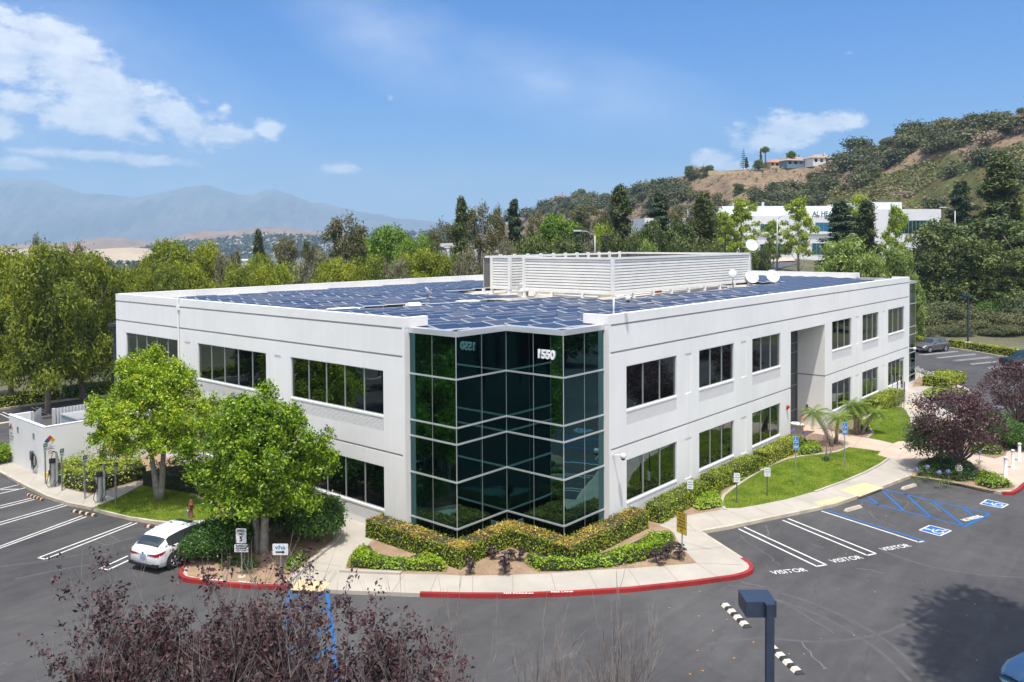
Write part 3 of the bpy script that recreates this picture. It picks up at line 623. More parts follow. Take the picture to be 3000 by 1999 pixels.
# entrance recess
rec = MB()
wall('recess_wall', (33.76, 0), (0, 1), (1, 0), 2.05, [], (1.0,), top=7.53)
wall('recess_wall', (27.68, 0), (0, 1), (-1, 0), 2.05, [], top=7.53)
sg = MB(); obox(sg, RO, RD, RI, 27.68, 33.76, 2.02, 2.1, .15, 7.53); sg = bpart(sg, 'entrance_glazing', m_glass2)
fr = MB()
for z in (.35, 1.3, 3.1, 3.95, 5.45, 6.1): obox(fr, RO, RD, RI, 27.68, 33.76, 1.96, 2.018, z-.03, z+.03)
for s in np.linspace(27.71, 33.73, 6): obox(fr, RO, RD, RI, s-.025, s+.025, 1.955, 2.017, .15, 7.53)
bpart(fr, 'glazing_bar', m_alud, sg)
# left wall
LO, LD, LI = (0, 0), (0, 1), (1, 0)
wl = [(8.01, 15.32), (17.6, 24.75), (27.12, 34.1)]
hl = [(a, b, z[0], z[1], dp) for a, b in wl for z, dp in ((UZ, .12), (UL, .06), (LZ, .12), (LL, .06))]
pl_ = [(16.22, 16.81, 5.3, 7.58), (25.66, 26.3, 5.3, 7.58), (16.22, 16.81, .9, 3.1), (25.66, 26.3, .9, 3.1)]
wall('side_wall', LO, LD, LI, 35.57, hl, (16.48, 26.0), pl_, x0=6.53)
for a, b in wl:
    window(LO, LD, LI, a, b, *UZ, 5, UL); window(LO, LD, LI, a, b, *LZ, 5, LL)
# back and far walls (seen only from other positions)
wb = [(4+8*k, 10+8*k) for k in range(6)]
wall('back_wall', (0, 35.57), (1, 0), (0, -1), 61, [(a, b, z[0], z[1], .12) for a, b in wb for z in (UZ, LZ)], (3, 11, 19, 27, 35, 43, 51))
for a, b in wb: window((0, 35.57), (1, 0), (0, -1), a, b, *UZ, 3); window((0, 35.57), (1, 0), (0, -1), a, b, *LZ, 3)
wall('end_wall', (61, 0), (0, 1), (-1, 0), 35.57, [(a, b, z[0], z[1], .12) for a, b in wl for z in (UZ, LZ)], x0=6.4)
for a, b in wl: window((61, 0), (0, 1), (-1, 0), a, b, *UZ, 5); window((61, 0), (0, 1), (-1, 0), a, b, *LZ, 5)
# parapets (inner face and top)
par = MB(); TT = .28
par.box(6.67, 54.36, TT-.02, TT, 9.3, HT-.001); par.box(-.0+TT-.02, TT, 6.53, 35.3, 9.3, HT-.001)
par.box(0.0, TT, 6.53, 35.57, HT, HT+.015); par.box(6.67, 54.36, 0.0, TT, HT, HT+.015)
par.box(TT, 61-TT, 35.57-TT, 35.57-.001, 9.3, HT+.014); par.box(61-TT, 60.999, 6.4, 35.57, 9.3, HT+.013)
par.box(TT, 60.7, 35.5, 35.569, HT, HT+.016)
# returns at the glass corners
for x0, x1, y0, y1 in ((0.001, .34, 6.53, 6.70), (6.67, 6.84, .001, .34), (54.19, 54.36, .001, .34)):
    par.box(x0, x1, y0+.004, y1, 0, 9.6)
par.box(.001, 1.45, 6.528, 6.80, 9.68, HT+.012); par.box(6.668, 6.94, .001, 1.45, 9.68, HT+.012); par.box(54.1, 54.362, .001, 1.45, 9.68, HT+.012); par.box(59.6, 60.99, 6.4, 6.7, 9.68, HT+.012)
par.box(.001, .5, 6.54, 6.7, 9.6, 9.68); par.box(6.68, 6.84, .001, .5, 9.6, 9.68)
bpart(par, 'parapet', m_wall)
for a, q in (((.001, 6.53), 1), ((6.67, .001), 0)):
    pass
# roof deck
rf = MB(); rf.flat([(.28, 6.6), (.28, 35.3), (60.7, 35.3), (60.7, 6.6), (57.4, 6.4), (57.4, 3.6), (54.3, 3.6), (54.3, .28), (6.7, .28), (3.7, .4), (3.7, 3.7), (.4, 3.7), (.4, 6.6)], 9.34); bpart(rf, 'roof', m_roof)
# zigzag curtain wall
ZZ = [(.32, 6.53), (.32, 3.6), (3.6, 3.6), (3.6, .30), (6.67, .30)]
rails = (7.6, 5.5, 4.78, 3.13, 1.1)
def curtain(Z, vm, flip=1, corner=True):
    g = MB(); 
    for a, b in zip(Z, Z[1:]): g.quad((*a, .45), (*b, .45), (*b, 9.45), (*a, 9.45))
    g = bpart(g, 'curtain_wall', m_glass)
    r = MB(); v = MB(); c = MB(); bs = MB()
    for i, (a, b) in enumerate(zip(Z, Z[1:])):
        A, B = Vector(a), Vector(b); d = (B-A).normalized(); n = Vector((-d.y, d.x)); n = n if n.dot(Vector((flip, 1))) < 0 else -n
        e0 = .03 if i else 0; e1 = .03 if i < len(Z)-2 else 0
        for z in (): r.add([(*(A+n*q+d*0), zz) for zz in (z-.045, z+.045) for q in (0.001, .05)]+[(*(B+n*q), zz) for zz in (z-.045, z+.045) for q in (0.001, .05)], [(0, 1, 5, 4), (2, 6, 7, 3), (1, 3, 7, 5), (0, 4, 6, 2), (0, 2, 3, 1), (4, 5, 7, 6)])
        for s in vm[i]:
            p = A+d*s; v.add([(*(p+d*q+n*w), z) for z in (.45, 9.45) for q, w in ((-.007, .001), (.007, .001), (.007, .012), (-.007, .012))], [(0, 1, 5, 4), (1, 2, 6, 5), (2, 3, 7, 6), (3, 0, 4, 7)])
        c.add([(*(A+n*q), z) for z in (9.44, 9.68) for q in (-.35, .07)]+[(*(B+n*q), z) for z in (9.44, 9.68) for q in (-.35, .07)], [(0, 1, 5, 4), (2, 6, 7, 3), (1, 3, 7, 5), (0, 4, 6, 2), (0, 2, 3, 1), (4, 5, 7, 6)])
        bs.add([(*(A+n*q), z) for z in (.0, .45) for q in (-.05, .04)]+[(*(B+n*q), z) for z in (.0, .45) for q in (-.05, .04)], [(0, 1, 5, 4), (2, 6, 7, 3), (1, 3, 7, 5), (0, 4, 6, 2)])
    for p in Z[1:-1]: v.box(p[0]-.014, p[0]+.014, p[1]-.014, p[1]+.014, .45, 9.44)
    def offp(q):
        P = [Vector(p) for p in Z]; O = []
        for i in range(len(P)):
            ns = []
            for a, b in ((i-1, i), (i, i+1)):
                if a < 0 or b >= len(P): continue
                d = (P[b]-P[a]).normalized(); n = Vector((-d.y, d.x)); ns.append(n if n.dot(Vector((flip, 1))) < 0 else -n)
            O.append(P[i]+sum(ns, Vector((0, 0)))*q)
        return O
    I_, O_ = offp(.001), offp(.05); N_ = len(Z)
    for z in rails:
        vs = []
        for i in range(N_): vs += [(*I_[i], z-.034), (*O_[i], z-.034), (*O_[i], z+.034), (*I_[i], z+.034)]
        r = MB().add(vs, [(4*i+a, 4*(i+1)+a, 4*(i+1)+(a+1) % 4, 4*i+(a+1) % 4) for i in range(N_-1) for a in range(4)]); bpart(r, 'horizontal_rail', m_alu, g)
    bpart(v, 'vertical_joint', m_alu, g); bpart(c, 'coping', m_alu, None); bpart(bs, 'base_trim', m_wall2, None)
    return g
gA = curtain(ZZ, [(1.45,), (1.62,), (1.62,), (1.55,)])
curtain([(54.36, .30), (57.4, .30), (57.4, 3.6), (60.7, 3.6), (60.7, 6.4)], [(1.5,), (1.6,), (1.6,), (1.5,)], flip=-1)
# 1550
m_num = M('number_white', (.85, .85, .86), .4)
o = text_mesh('1550', .52, m_num, 'building_number', bld, frame((3.56, 1.24, 8.53), (0, -1, 0), (-1, 0, 0)), extrude=.03, bold=.022, sx=.98); o.data.transform(BI)
# rain pipe with head on the left wall
pp = MB(); pp.tube([(-.07, 26.93, 4.2), (-.07, 26.93, 9.5)], .05, 8); pp.box(-.15, -.005, 26.83, 27.03, 9.45, 9.75); pp.tube([(-.08, 26.93, 9.75), (-.08, 26.93, 10.25), (.1, 26.93, 10.3)], .06, 8)
bpart(pp, 'drain_pipe', m_wall)
# fire bell, card reader, lights
fb = empty('fire_bell', (27.05, -.06, 2.72), 0, 'round red fire alarm bell on the white wall left of the entrance recess', 'alarm bell')
MB().lathe([(0, -.13), (.09, -.12), (.13, -.05), (.13, 0)], (0, 0, 0), 14, 'y').build('gong', M('red_gloss', (.5, .02, .03), .3), fb); MB().box(-.06, .06, -.0, .058, -.2, .02).build('back_box', M('red_dull', (.35, .03, .03), .5), fb)
cr = empty('card_reader', (33.72, 1.25, 1.55), 0, 'small black card reader on the side wall of the entrance recess', 'card reader')
MB().box(-.03, .03, -.07, .07, -.13, .13).build('housing', m_blackp, cr)
# ------------------------------------------------------------------ solar panels
m_pv = bpy.data.materials.new('pv_cells'); m_pv.use_nodes = True; q = NT(m_pv.node_tree); b = m_pv.node_tree.nodes['Principled BSDF']
oc = q.n('ShaderNodeTexCoord').outputs['Object']; sx = q.n('ShaderNodeSeparateXYZ'); q.l(oc, sx.inputs[0])
gx = q.m('ABSOLUTE', q.m('SUBTRACT', q.m('FRACT', q.m('MULTIPLY', sx.outputs[1], 6.3)), .5))
oi = q.n('ShaderNodeObjectInfo').outputs['Random']
c = q.ramp(oi, [(0, (.026, .043, .084)), (.5, (.034, .056, .106)), (.8, (.055, .070, .108)), (1, (.10, .10, .122))])
c = q.mix(q.m('MULTIPLY', q.m('GREATER_THAN', gx, .465), .25), c, (.16, .20, .32))
q.l(c, b.inputs['Base Color']); b.inputs['Roughness'].default_value = .45; b.inputs['Specular IOR Level'].default_value = .15
m_pvf = M('pv_frame', (.60, .62, .66), .5)
PW, PD, TILT = 1.50, 1.25, radians(5.5)
def make_panel():
    r = empty('solar_panel', (0, 0, 0)); tag(r, 'dark blue solar panel with a pale frame in the staggered rows on the office roof', 'solar panel', 'solar panels on the office roof')
    def sl(y): return y*tan(TILT)
    a = MB(); hw = PW/2-.018
    a.add([(-hw, -PD/2+.03, sl(-PD/2+.03)+.003), (hw, -PD/2+.03, sl(-PD/2+.03)+.003), (hw, PD/2-.045, sl(PD/2-.045)+.003), (-hw, PD/2-.045, sl(PD/2-.045)+.003)], [(0, 1, 2, 3)]); a.build('cells', m_pv, r)
    f = MB(); h2 = PW/2-.004; vs = [(x, y, sl(y)+dz) for dz in (-.045, 0) for y in (-PD/2, PD/2) for x in (-h2, h2)]
    f.add(vs, [(0, 2, 3, 1), (4, 5, 7, 6), (0, 1, 5, 4), (2, 6, 7, 3), (0, 4, 6, 2), (1, 3, 7, 5)]); f.build('panel_frame', m_pvf, r)
    return r
RA = radians(-14); ru = Vector((cos(RA), sin(RA))); rv = Vector((-sin(RA), cos(RA)))
P0 = Vector((3.45, 5.35))       # a panel of the front row
spots = []
def ok(x, y):
    if not (1.15 < x < 59.2 and 1.15 < y < 34.2): return False
    if x < 4.6 and y < 4.6 and not (x > 1.5 and y > 4.4): return False
    if x < 2.2 and y < 7.7 and not y > 5.0: return False
    if x > 56.2 and y < 6: return False
    # plant screen and its apron, service aisle
    if 19.6 < x < 45.4 and 8.2 < y < 25.5: return False
    ay = 18.9-(x-0)*.249
    if x < 20.5 and ay-1.0 < y < ay+1.5: return False
    if 45.4 <= x < 48 and 9 < y < 13: return False
    return True
for j in range(-14, 34):
    for i in range(-16, 46):
        off = -.41*j
        p = P0+ru*(i*PW+off)+rv*(j*1.30)
        if ok(p.x, p.y): spots.append((p.x, p.y))
hsh = lambda a, b: (sin(a*12.9898+b*78.233)*43758.5453) % 1
spots = [s for s in spots if not (hsh(s[0], s[1]) < .018 and s[0] > 12)]
spots.sort(key=lambda s: (s[0]-CAM[0])**2+(s[1]-CAM[1])**2)
pan = make_panel(); ZP = 9.66
for k, (x, y) in enumerate(spots[:300]):
    z = ZP+.05*sin(x*.9+y*.3)
    if k == 0: pan.location = (x, y, z); pan.rotation_euler.z = RA
    else: dup(pan, (x, y, z), RA)
far = spots[300:]
if far:
    cm = MB(); fm = MB(); sl = tan(TILT)
    def loc(x, y, a, b_, dz): w = Vector((x, y))+ru*a+rv*b_; return (w.x, w.y, ZP+b_*sl+dz)
    for x, y in far:
        hw = PW/2-.018; cm.add([loc(x, y, -hw, -PD/2+.03, .003), loc(x, y, hw, -PD/2+.03, .003), loc(x, y, hw, PD/2-.045, .003), loc(x, y, -hw, PD/2-.045, .003)], [(0, 1, 2, 3)])
        hw = PW/2-.004; vs = [loc(x, y, a, b_, dz) for dz in (-.045, 0) for b_ in (-PD/2, PD/2) for a in (-hw, hw)]; fm.add(vs, [(0, 2, 3, 1), (4, 5, 7, 6), (0, 1, 5, 4), (2, 6, 7, 3), (0, 4, 6, 2), (1, 3, 7, 5)])
    fr_ = tag(empty('solar_panel_rows', (30, 20, 9.3)), 'far rows of blue solar panels towards the back of the office roof', 'solar panels', kind='stuff')
    for mb_, nm, mt in ((cm, 'cells', m_pv), (fm, 'panel_frame', m_pvf)):
        o = mb_.build(nm, mt, fr_); o.data.transform(Matrix.Translation((-30, -20, -9.3)))
# racking beneath the front row and along the aisle
rk = MB()
for j in range(0, 8):
    a = P0+rv*(j*1.3-.7)+ru*(-2.6-.4*j*0); b_ = a+ru*9
    if j < 1: rk.tube([(a.x+2.0, a.y-.5, 9.46), (b_.x, b_.y, 9.46)], .03, 5)
for dyy in (.0, .35, .75, 1.15): rk.tube([(1.0, 18.6+dyy-.25, 9.47), (19.6, 13.75+dyy-.25, 9.47)], .035, 5)
for k in range(14):
    x = 1.5+k*1.35; y = 18.4-x*.249; rk.tube([(x, y-.1, 9.35), (x, y-.1, 9.6)], .03, 5); rk.tube([(x, y+1.3, 9.35), (x, y+1.3, 9.6)], .03, 5)
for k in range(10):
    p = P0+rv*(-.62)+ru*(k*.8-2.2)
    if p.y > .5: rk.tube([(p.x, p.y, 9.35), (p.x, p.y, 9.6)], .025, 5)
tag(rk.build('panel_racking', m_steel), 'thin metal rails and stubs carrying the solar panels along the roof aisle', 'racking')
# ------------------------------------------------------------------ plant screen
U0, U1, V0, V1 = 21.78, 42.84, 9.90, 22.3; SB, ST = 9.86, 12.39
scr = empty('plant_screen', (32, 16, 9.34), 0, 'cream slatted screen on legs enclosing the machinery on the office roof', 'roof screen'); SI = Matrix.Translation((-32, -16, -9.34))
def sp(mb, name, m): o = mb.build(name, m, scr); o.data.transform(SI); return o
def slats(a, b, n=11):
    A, B = Vector(a), Vector(b); d = (B-A).normalized(); nn = Vector((d.y, -d.x)); pz = (ST-.16-SB-.12)/n; sl_ = MB(); bk_ = MB()
    for k in range(n):
        z = SB+.12+k*pz
        sl_.add([(*(A+nn*q), zz) for q, zz in ((.0, z), (.03, z+.01), (.02, z+pz-.04), (-.01, z+pz-.04))]+[(*(B+nn*q), zz) for q, zz in ((.0, z), (.03, z+.01), (.02, z+pz-.04), (-.01, z+pz-.04))], [(0, 1, 5, 4), (1, 2, 6, 5), (2, 3, 7, 6), (3, 0, 4, 7), (0, 3, 2, 1), (4, 5, 6, 7)])
    sl_.add([(*(A+nn*q), zz) for zz in (SB, SB+.12) for q in (-.04, .07)]+[(*(B+nn*q), zz) for zz in (SB, SB+.12) for q in (-.04, .07)], [(0, 1, 5, 4), (2, 6, 7, 3), (1, 3, 7, 5), (0, 4, 6, 2)])
    sl_.add([(*(A+nn*q), zz) for zz in (ST-.16, ST) for q in (-.14, .075)]+[(*(B+nn*q), zz) for zz in (ST-.16, ST) for q in (-.14, .075)], [(0, 1, 5, 4), (2, 6, 7, 3), (1, 3, 7, 5), (0, 4, 6, 2)])
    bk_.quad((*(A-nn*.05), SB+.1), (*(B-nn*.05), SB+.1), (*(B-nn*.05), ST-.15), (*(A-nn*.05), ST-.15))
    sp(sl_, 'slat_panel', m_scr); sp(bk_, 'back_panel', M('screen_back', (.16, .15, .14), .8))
slats((U0, 17.66), (U0, V0)); slats((U0, V0), (U1, V0)); slats((U0+1.5, 17.66), (U0, 17.66), 11); slats((U0+.6, 21.4), (U0+.6, 19.6)); slats((U0+.6, 19.6), (U0+2.2, 19.6))
slats((U1, V0), (U1, V1)); slats((U1, V1), (U0+.6, V1))
lg = MB()
posts = [(U0, 17.66), (U0, V0), (U1, V0), (U0+.6, 19.6), (U0+.6, 21.4), (U0+1.5, 17.66)]
for x, y in posts: lg.box(x-.12, x+.1, y-.12, y+.1, SB-.0, ST+.02)
sp(lg, 'corner_post', m_scr)
for x, y in posts+[(U0, 12.4), (U0, 15.1)]+[(U0+2.6*k, V0) for k in range(1, 8)]+[(U0+.6+3*k, V1) for k in range(7)]:
    sp(MB().box(x-.09, x+.09, y-.09, y+.09, 9.5, SB).box(x-.17, x+.17, y-.17, y+.17, 9.345, 9.5), 'leg', m_scr)
rr = MB()
for k in range(1, 12): rr.box(U0+.6+1.7*k, U0+.8+1.7*k, V1-.3, V1-.1, ST-.5, ST+.1)
sp(rr, 'top_bracket', m_scr)
for i, (x, y, sx_, sy, h, nm) in enumerate([(25.5, 14.5, 3.2, 2.2, 1.7, 0), (31, 13.5, 3.4, 2.4, 1.8, 1), (36.5, 13.2, 3.0, 2.2, 1.6, 2), (28, 19, 3, 2.2, 1.9, 3), (34.5, 18.6, 3.2, 2.4, 1.8, 4)]):
    t_ = empty('air_handler', (x, y, 9.34), 0, ['grey air handling unit nearest the slatted corner inside the roof screen', 'large pale air handling unit in the middle of the roof screen', 'air handling unit near the right end of the roof screen', 'air handling unit at the back left inside the roof screen', 'air handling unit at the back right inside the roof screen'][i], 'air handler', 'air handlers behind the roof screen')
    MB().box(-sx_/2, sx_/2, -sy/2, sy/2, .2, h).build('cabinet', M('hvac_grey', (.42, .43, .42), .6, var=.12, vs=2), t_)
    MB().box(-sx_/2-.05, sx_/2+.05, -sy/2-.05, sy/2+.05, 0, .199).build('base_curb', m_roof, t_)
    MB().lathe([(.45, 0), (.5, .02), (.5, .25), (.42, .25)], (-sx_/4, 0, h), 16).build('fan_shroud', m_alud, t_)
    MB().box(-sx_/2-.02, -sx_/2, -sy/2+.2, sy/2-.2, .4, h-.3).build('filter_grille', m_dark, t_)
vn = empty('roof_vent', (U0+1.0, 18.65, 9.34), 0, 'ribbed round metal vent standing in the gap of the roof screen', 'roof vent')
MB().lathe([(.42, 0), (.42, .35), (.5, .36), (.5, .5), (.34, .52), (.34, .85), (.4, .86), (.4, 1.0), (.36, 1.05), (0, 1.1)], (0, 0, 0), 20).build('cowl', m_alu, vn, True)
mp_ = MB(); mp_.tube([(24, 10.8, 9.5), (40, 10.6, 9.5)], .09, 8); mp_.tube([(24, 11.3, 9.6), (40, 11.1, 9.6)], .07, 8); mp_.tube([(23, 12, 9.55), (23, 16, 9.55)], .09, 8)
tag(mp_.build('roof_pipes', m_scr, None, True), 'pale pipes running over the roof under the slatted screen', 'pipes')
rp = MB().tube([(29, 11.2, 9.65), (30.2, 11.2, 9.65)], .14, 8); tag(rp.build('red_pipe', M('red_pipe', (.5, .03, .02), .5), None, True), 'short red pipe under the slatted roof screen', 'pipe')
# apron kerb round the screen
ak = MB().ribbon([(20.3, 22.5), (20.3, 8.6), (45, 8.6)], .22, 9.34, 9.50); bpart(ak, 'roof_curb', m_roof)
# boxes in the aisle
for i, (x, y, sx_, sy, h, lb) in enumerate([(5.2, 17.6, 1.6, .8, .28, 'low white skylight box in the roof aisle nearest the left wall'), (13.3, 15.3, 1.3, .6, .35, 'cream junction box beside the small dish in the roof aisle')]):
    t_ = empty('roof_box', (x, y, 9.34), RA, lb, 'roof box', None); MB().box(-sx_/2, sx_/2, -sy/2, sy/2, 0, h).build('box_body', m_scr, t_); MB().box(-sx_/2-.06, sx_/2+.06, -sy/2-.06, sy/2+.06, h, h+.07).build('lid', m_wall, t_)
t_ = empty('roof_cowl', (9.6, 16.4, 9.34), RA, 'white half-round hood in the middle of the roof aisle', 'vent hood')
MB().add([(sx_*.4, .42*cos(a), .42*sin(a)+.05) for sx_ in (-1, 1) for a in np.linspace(0, pi, 9)], [(i, i+1, i+10, i+9) for i in range(8)]+[tuple(range(9))[::-1], tuple(range(9, 18))]).build('hood', m_wall, t_)
MB().box(-.42, .42, -.45, .45, 0, .049).build('hood_base', m_scr, t_)
# ------------------------------------------------------------------ satellite dishes
m_dish = M('dish_white', (.68, .70, .72), .45)
def dish(loc, R, az_, elv, label, pole=None, radome=False, back=False):
    t_ = empty('satellite_dish', loc, 0, label, 'satellite dish')
    pr = [(0, 0)]+[(R*k/8, .28*R*(k/8)**2) for k in range(1, 9)]; n = 28
    d = Vector((cos(az_)*cos(elv), sin(az_)*cos(elv), sin(elv))); mt = d.to_track_quat('Z', 'Y').to_matrix().to_4x4()
    h = pole or .9; mt = Matrix.Translation((0, 0, h))@mt@Matrix.Translation((0, 0, 0))
    if radome: pr = [(0, .12*R), (R*.6, .1*R), (R*.95, 0), (R, -.15*R), (R*.9, -.3*R), (0, -.4*R)]
    a = MB().lathe(pr, (0, 0, 0), n)
    if not radome: a.lathe([(R, .28*R), (R*1.01, .28*R-.02), (R*.5, .055*R), (0.02, -.03)], (0, 0, 0), n)
    o = a.build('reflector', m_dish, t_, True); o.data.transform(mt)
    if not radome:
        f = MB().tube([(0, -.9*R*.6, .1*R), (0, 0, .75*R)], .02, 5).tube([(0, 0, .68*R), (0, 0, .86*R)], .05, 8); o = f.build('feed_arm', m_steel, t_); o.data.transform(mt)
    b_ = MB().tube([(0, 0, 0), (0, 0, h-.05)], .045, 8); b_.box(-.25, .25, -.25, .25, 0, .06); b_.tube([(.3, 0, .02), (0, 0, h*.6)], .02, 5); b_.tube([(-.25, .25, .02), (0, 0, h*.6)], .02, 5); b_.build('mount', m_alud, t_)
    return t_
ca = atan2(-_F[1], -_F[0])
dz = 9.34
for px, py, by, rp_, lb in [(2201, 817, 843, 20, 'left one of the two white satellite dishes standing beside the roof screen end'), (2262, 815, 840, 20, 'right one of the two white satellite dishes standing beside the roof screen end')]:
    g_ = hit(px, by+2, 2, 9.34); Dd = float((g_[:2]-CAM[:2])@_F[:2]); R_ = rp_*Dd/FPX; zc = 13.6-(py-704)*Dd/FPX
    dish((g_[0], g_[1], 9.34), R_, ca+.15, radians(28), lb, pole=zc-9.34)
g_ = hit(2147, 853, 2, 9.34); Dd = float((g_[:2]-CAM[:2])@_F[:2]); dish((g_[0], g_[1], 9.34), 13*Dd/FPX, ca, radians(5), 'small white covered antenna drum on a thin pole in front of the roof screen', pole=13.6-(807-704)*Dd/FPX-9.34, radome=True)
Dd = float((np.array([U1+.2, V0-.1])-CAM[:2])@_F[:2]); dish((U1+.2, V0-.1, 9.34), 18.5*Dd/FPX, ca+.2, radians(25), 'white satellite dish mounted highest, above the right end of the roof screen', pole=13.6-(723.5-704)*Dd/FPX-9.34)
g_ = hit(1253, 884, 2, 9.5); dish((g_[0], g_[1], 9.34), .42, ca+1.9, radians(35), 'small tilted satellite dish in the roof aisle between the panel rows', pole=.75)
# ------------------------------------------------------------------ security cameras
def seccam(loc, out, label, pole=0, arm=.45):
    t_ = empty('security_camera', loc, 0, label, 'security camera'); o_ = Vector((*out, 0)).normalized()
    m_c = M('camera_white', (.8, .8, .8), .4); a = MB()
    if pole: a.tube([(0, 0, 0), (0, 0, pole)], .04, 8)
    st_ = Vector((0, 0, pole)); e = st_+o_*arm; a.tube([tuple(st_), tuple(st_+o_*arm*.4+Vector((0, 0, .1*(pole > 0)))), tuple(e+Vector((0, 0, .05)))], .03, 6)
    if not pole: a.lathe([(.09, 0), (.09, .03), (0, .03)], (0, 0, 0), 10, 'y')
    a.build('bracket', m_c, t_, True)
    h = MB().lathe([(0, .12), (.1, .1), (.13, .03), (.13, -.09), (.11, -.1)], tuple(e), 14); h.build('camera_body', m_c, t_, True)
    MB().lathe([(.105, -.1), (.09, -.17), (.05, -.2), (0, -.21)], tuple(e), 14).build('dome_lens', m_blackp, t_, True)
seccam((7.25, .12, HT), (1, -.55), 'white dome camera on a short pole on the parapet right of the glass corner', pole=.75, arm=.75)
seccam((7.0, -.02, 3.6), (.35, -1), 'white dome camera bracketed low on the wall right of the glass corner')
seccam((54.2, -.02, 3.75), (.3, -1), 'white dome camera bracketed at the far end of the entrance front')
# ================================================================== VEGETATION
NR = np.random.default_rng(11)
def unit(v): return v/np.maximum(np.linalg.norm(v, axis=-1, keepdims=True), 1e-9)
def leaves(name, C, Nn, size, m, asp=.5, hang=0., jit=.7, seed=0, quad=True):
    """leaf quads at C (n,3) facing roughly Nn; size scalar or (n,)"""
    g = np.random.default_rng(seed+len(C)); n = len(C); size = np.broadcast_to(size, (n,))*g.uniform(.7, 1.3, n)
    N_ = unit(Nn+g.normal(0, jit, (n, 3))); T = unit(np.cross(N_, g.normal(0, 1, (n, 3))))
    if hang: T = unit(T*(1-hang)+np.array([0, 0, -1.])*hang); N_ = unit(np.cross(T, unit(np.cross(N_, T)+1e-6)))
    B = np.cross(N_, T); L = T*size[:, None]*.5; Wd = B*(size*asp)[:, None]*.5
    lift = N_*(size*.12)[:, None]
    V = np.stack([C-L, C-Wd*1.0+lift, C+L, C+Wd*1.0+lift], 1).reshape(-1, 3)
    Q = np.arange(4*n).reshape(n, 4)
    return np_mesh(name, V, Q, m)
def clumps(g, centers, radii, ncl, per, spread, flat=1., inner=.55, up=.25):
    """clusters of leaves on the shells of blobs -> centres, normals"""
    centers = np.array(centers); radii = np.array(radii); radii = radii if radii.ndim == 2 else np.repeat(radii[:, None], 3, 1)
    w = radii[:, 0]*radii[:, 2]; w = w/w.sum(); k = g.choice(len(centers), ncl, p=w)
    d = unit(g.normal(0, 1, (ncl, 3))); d[:, 2] = np.where(d[:, 2] < -.3, -d[:, 2]*.6, d[:, 2]); d = unit(d)
    rr = g.uniform(inner, 1.06, (ncl, 1))**.6
    P = centers[k]+d*radii[k]*rr
    C = np.repeat(P, per, 0)+g.normal(0, 1, (ncl*per, 3))*np.array([spread, spread, spread*flat])
    Nn = np.repeat(unit(d+np.array([0, 0, up])), per, 0)
    return C, Nn
def limbs(mb, base, top, r0, r1, n=6, bend=.1, g=random):
    P = []; 
    b = Vector(base); t_ = Vector(top)
    for k in range(n+1):
        f_ = k/n; p = b.lerp(t_, f_); 
        if 0 < k < n: p += Vector((g.uniform(-1, 1), g.uniform(-1, 1), 0))*bend
        P.append(p)
    mb.tube(P, [r0+(r1-r0)*(k/n) for k in range(n+1)], 7)
    return P
def tree_thing(kind, crown_me, trunk_mb, bark, cat, crown_name='crown'):
    r = empty(kind); co = np.empty(len(crown_me.vertices)*3, np.float32); crown_me.vertices.foreach_get('co', co); co = co.reshape(-1, 3)
    DIM[r.name] = (float(np.percentile(co[:, 2], 99.8)), 2*float(np.percentile(np.hypot(co[:, 0], co[:, 1]), 97))); r['category'] = cat
    t_ = trunk_mb.build('trunk', bark, r, True)
    c = bpy.data.objects.new(crown_name, crown_me); COL.objects.link(c); c.parent = r
    return r
L_ficus = LEAF('leaf_ficus', [(.035, .075, .006), (.10, .18, .010), (.20, .29, .014), (.36, .38, .03)], .24, .4, .4, 1.6)
L_pepper = LEAF('leaf_pepper', [(.035, .050, .012), (.095, .125, .014), (.18, .21, .016), (.28, .28, .025)], .3, .6, .6, .5)
L_euc = LEAF('leaf_euc', [(.035, .045, .02), (.085, .09, .04), (.13, .12, .05), (.20, .15, .08)], .2, .5, .6, .6)
L_euc2 = LEAF('leaf_euc_grey', [(.05, .06, .035), (.12, .125, .075), (.19, .18, .11), (.26, .2, .14)], .2, .5, .6, .6)
L_pine = LEAF('leaf_pine', [(.022, .035, .014), (.05, .07, .022), (.08, .10, .03), (.12, .12, .035)], .12, .6, .6, .7)
L_cedar = LEAF('leaf_cedar', [(.02, .035, .02), (.045, .07, .035), (.07, .10, .05)], .12, .6, .6, .7)
L_oak = LEAF('leaf_oak', [(.014, .024, .007), (.040, .058, .014), (.085, .11, .025), (.14, .16, .04)], .15, .5, .65, .5)
L_bright = LEAF('leaf_bright', [(.04, .085, .01), (.10, .17, .015), (.17, .24, .02)], .3, .5, .6, .5)
L_lime = LEAF('leaf_lime', [(.08, .12, .015), (.19, .25, .025), (.32, .36, .05)], .35, .5, .6, .6)
L_pale = LEAF('leaf_pale', [(.06, .10, .02), (.16, .22, .05), (.32, .36, .12)], .3, .5, .4, .8)
L_plum = LEAF('leaf_plum', [(.022, .010, .013), (.055, .026, .032), (.095, .052, .058), (.15, .085, .085)], .15, .45, .45, 1.5)
L_plumn = LEAF('leaf_plum_near', [(.016, .006, .008), (.040, .016, .020), (.075, .032, .036), (.12, .07, .07)], .06, .6, .35, 2.5, 1.0)
L_hedge = LEAF('leaf_hedge', [(.045, .070, .008), (.11, .155, .012), (.20, .245, .018), (.33, .29, .04)], .2, .4, .35, 1.1, 1.8)
L_redtop = LEAF('leaf_redtop', [(.08, .08, .02), (.15, .13, .03), (.30, .17, .05), (.30, .28, .04), (.24, .32, .03)], .2, .4, .45, 1.2, 1.8)
L_green = LEAF('leaf_groundcover', [(.05, .11, .008), (.12, .21, .012), (.21, .29, .02), (.30, .34, .04)], .25, .35, .5, 1.2)
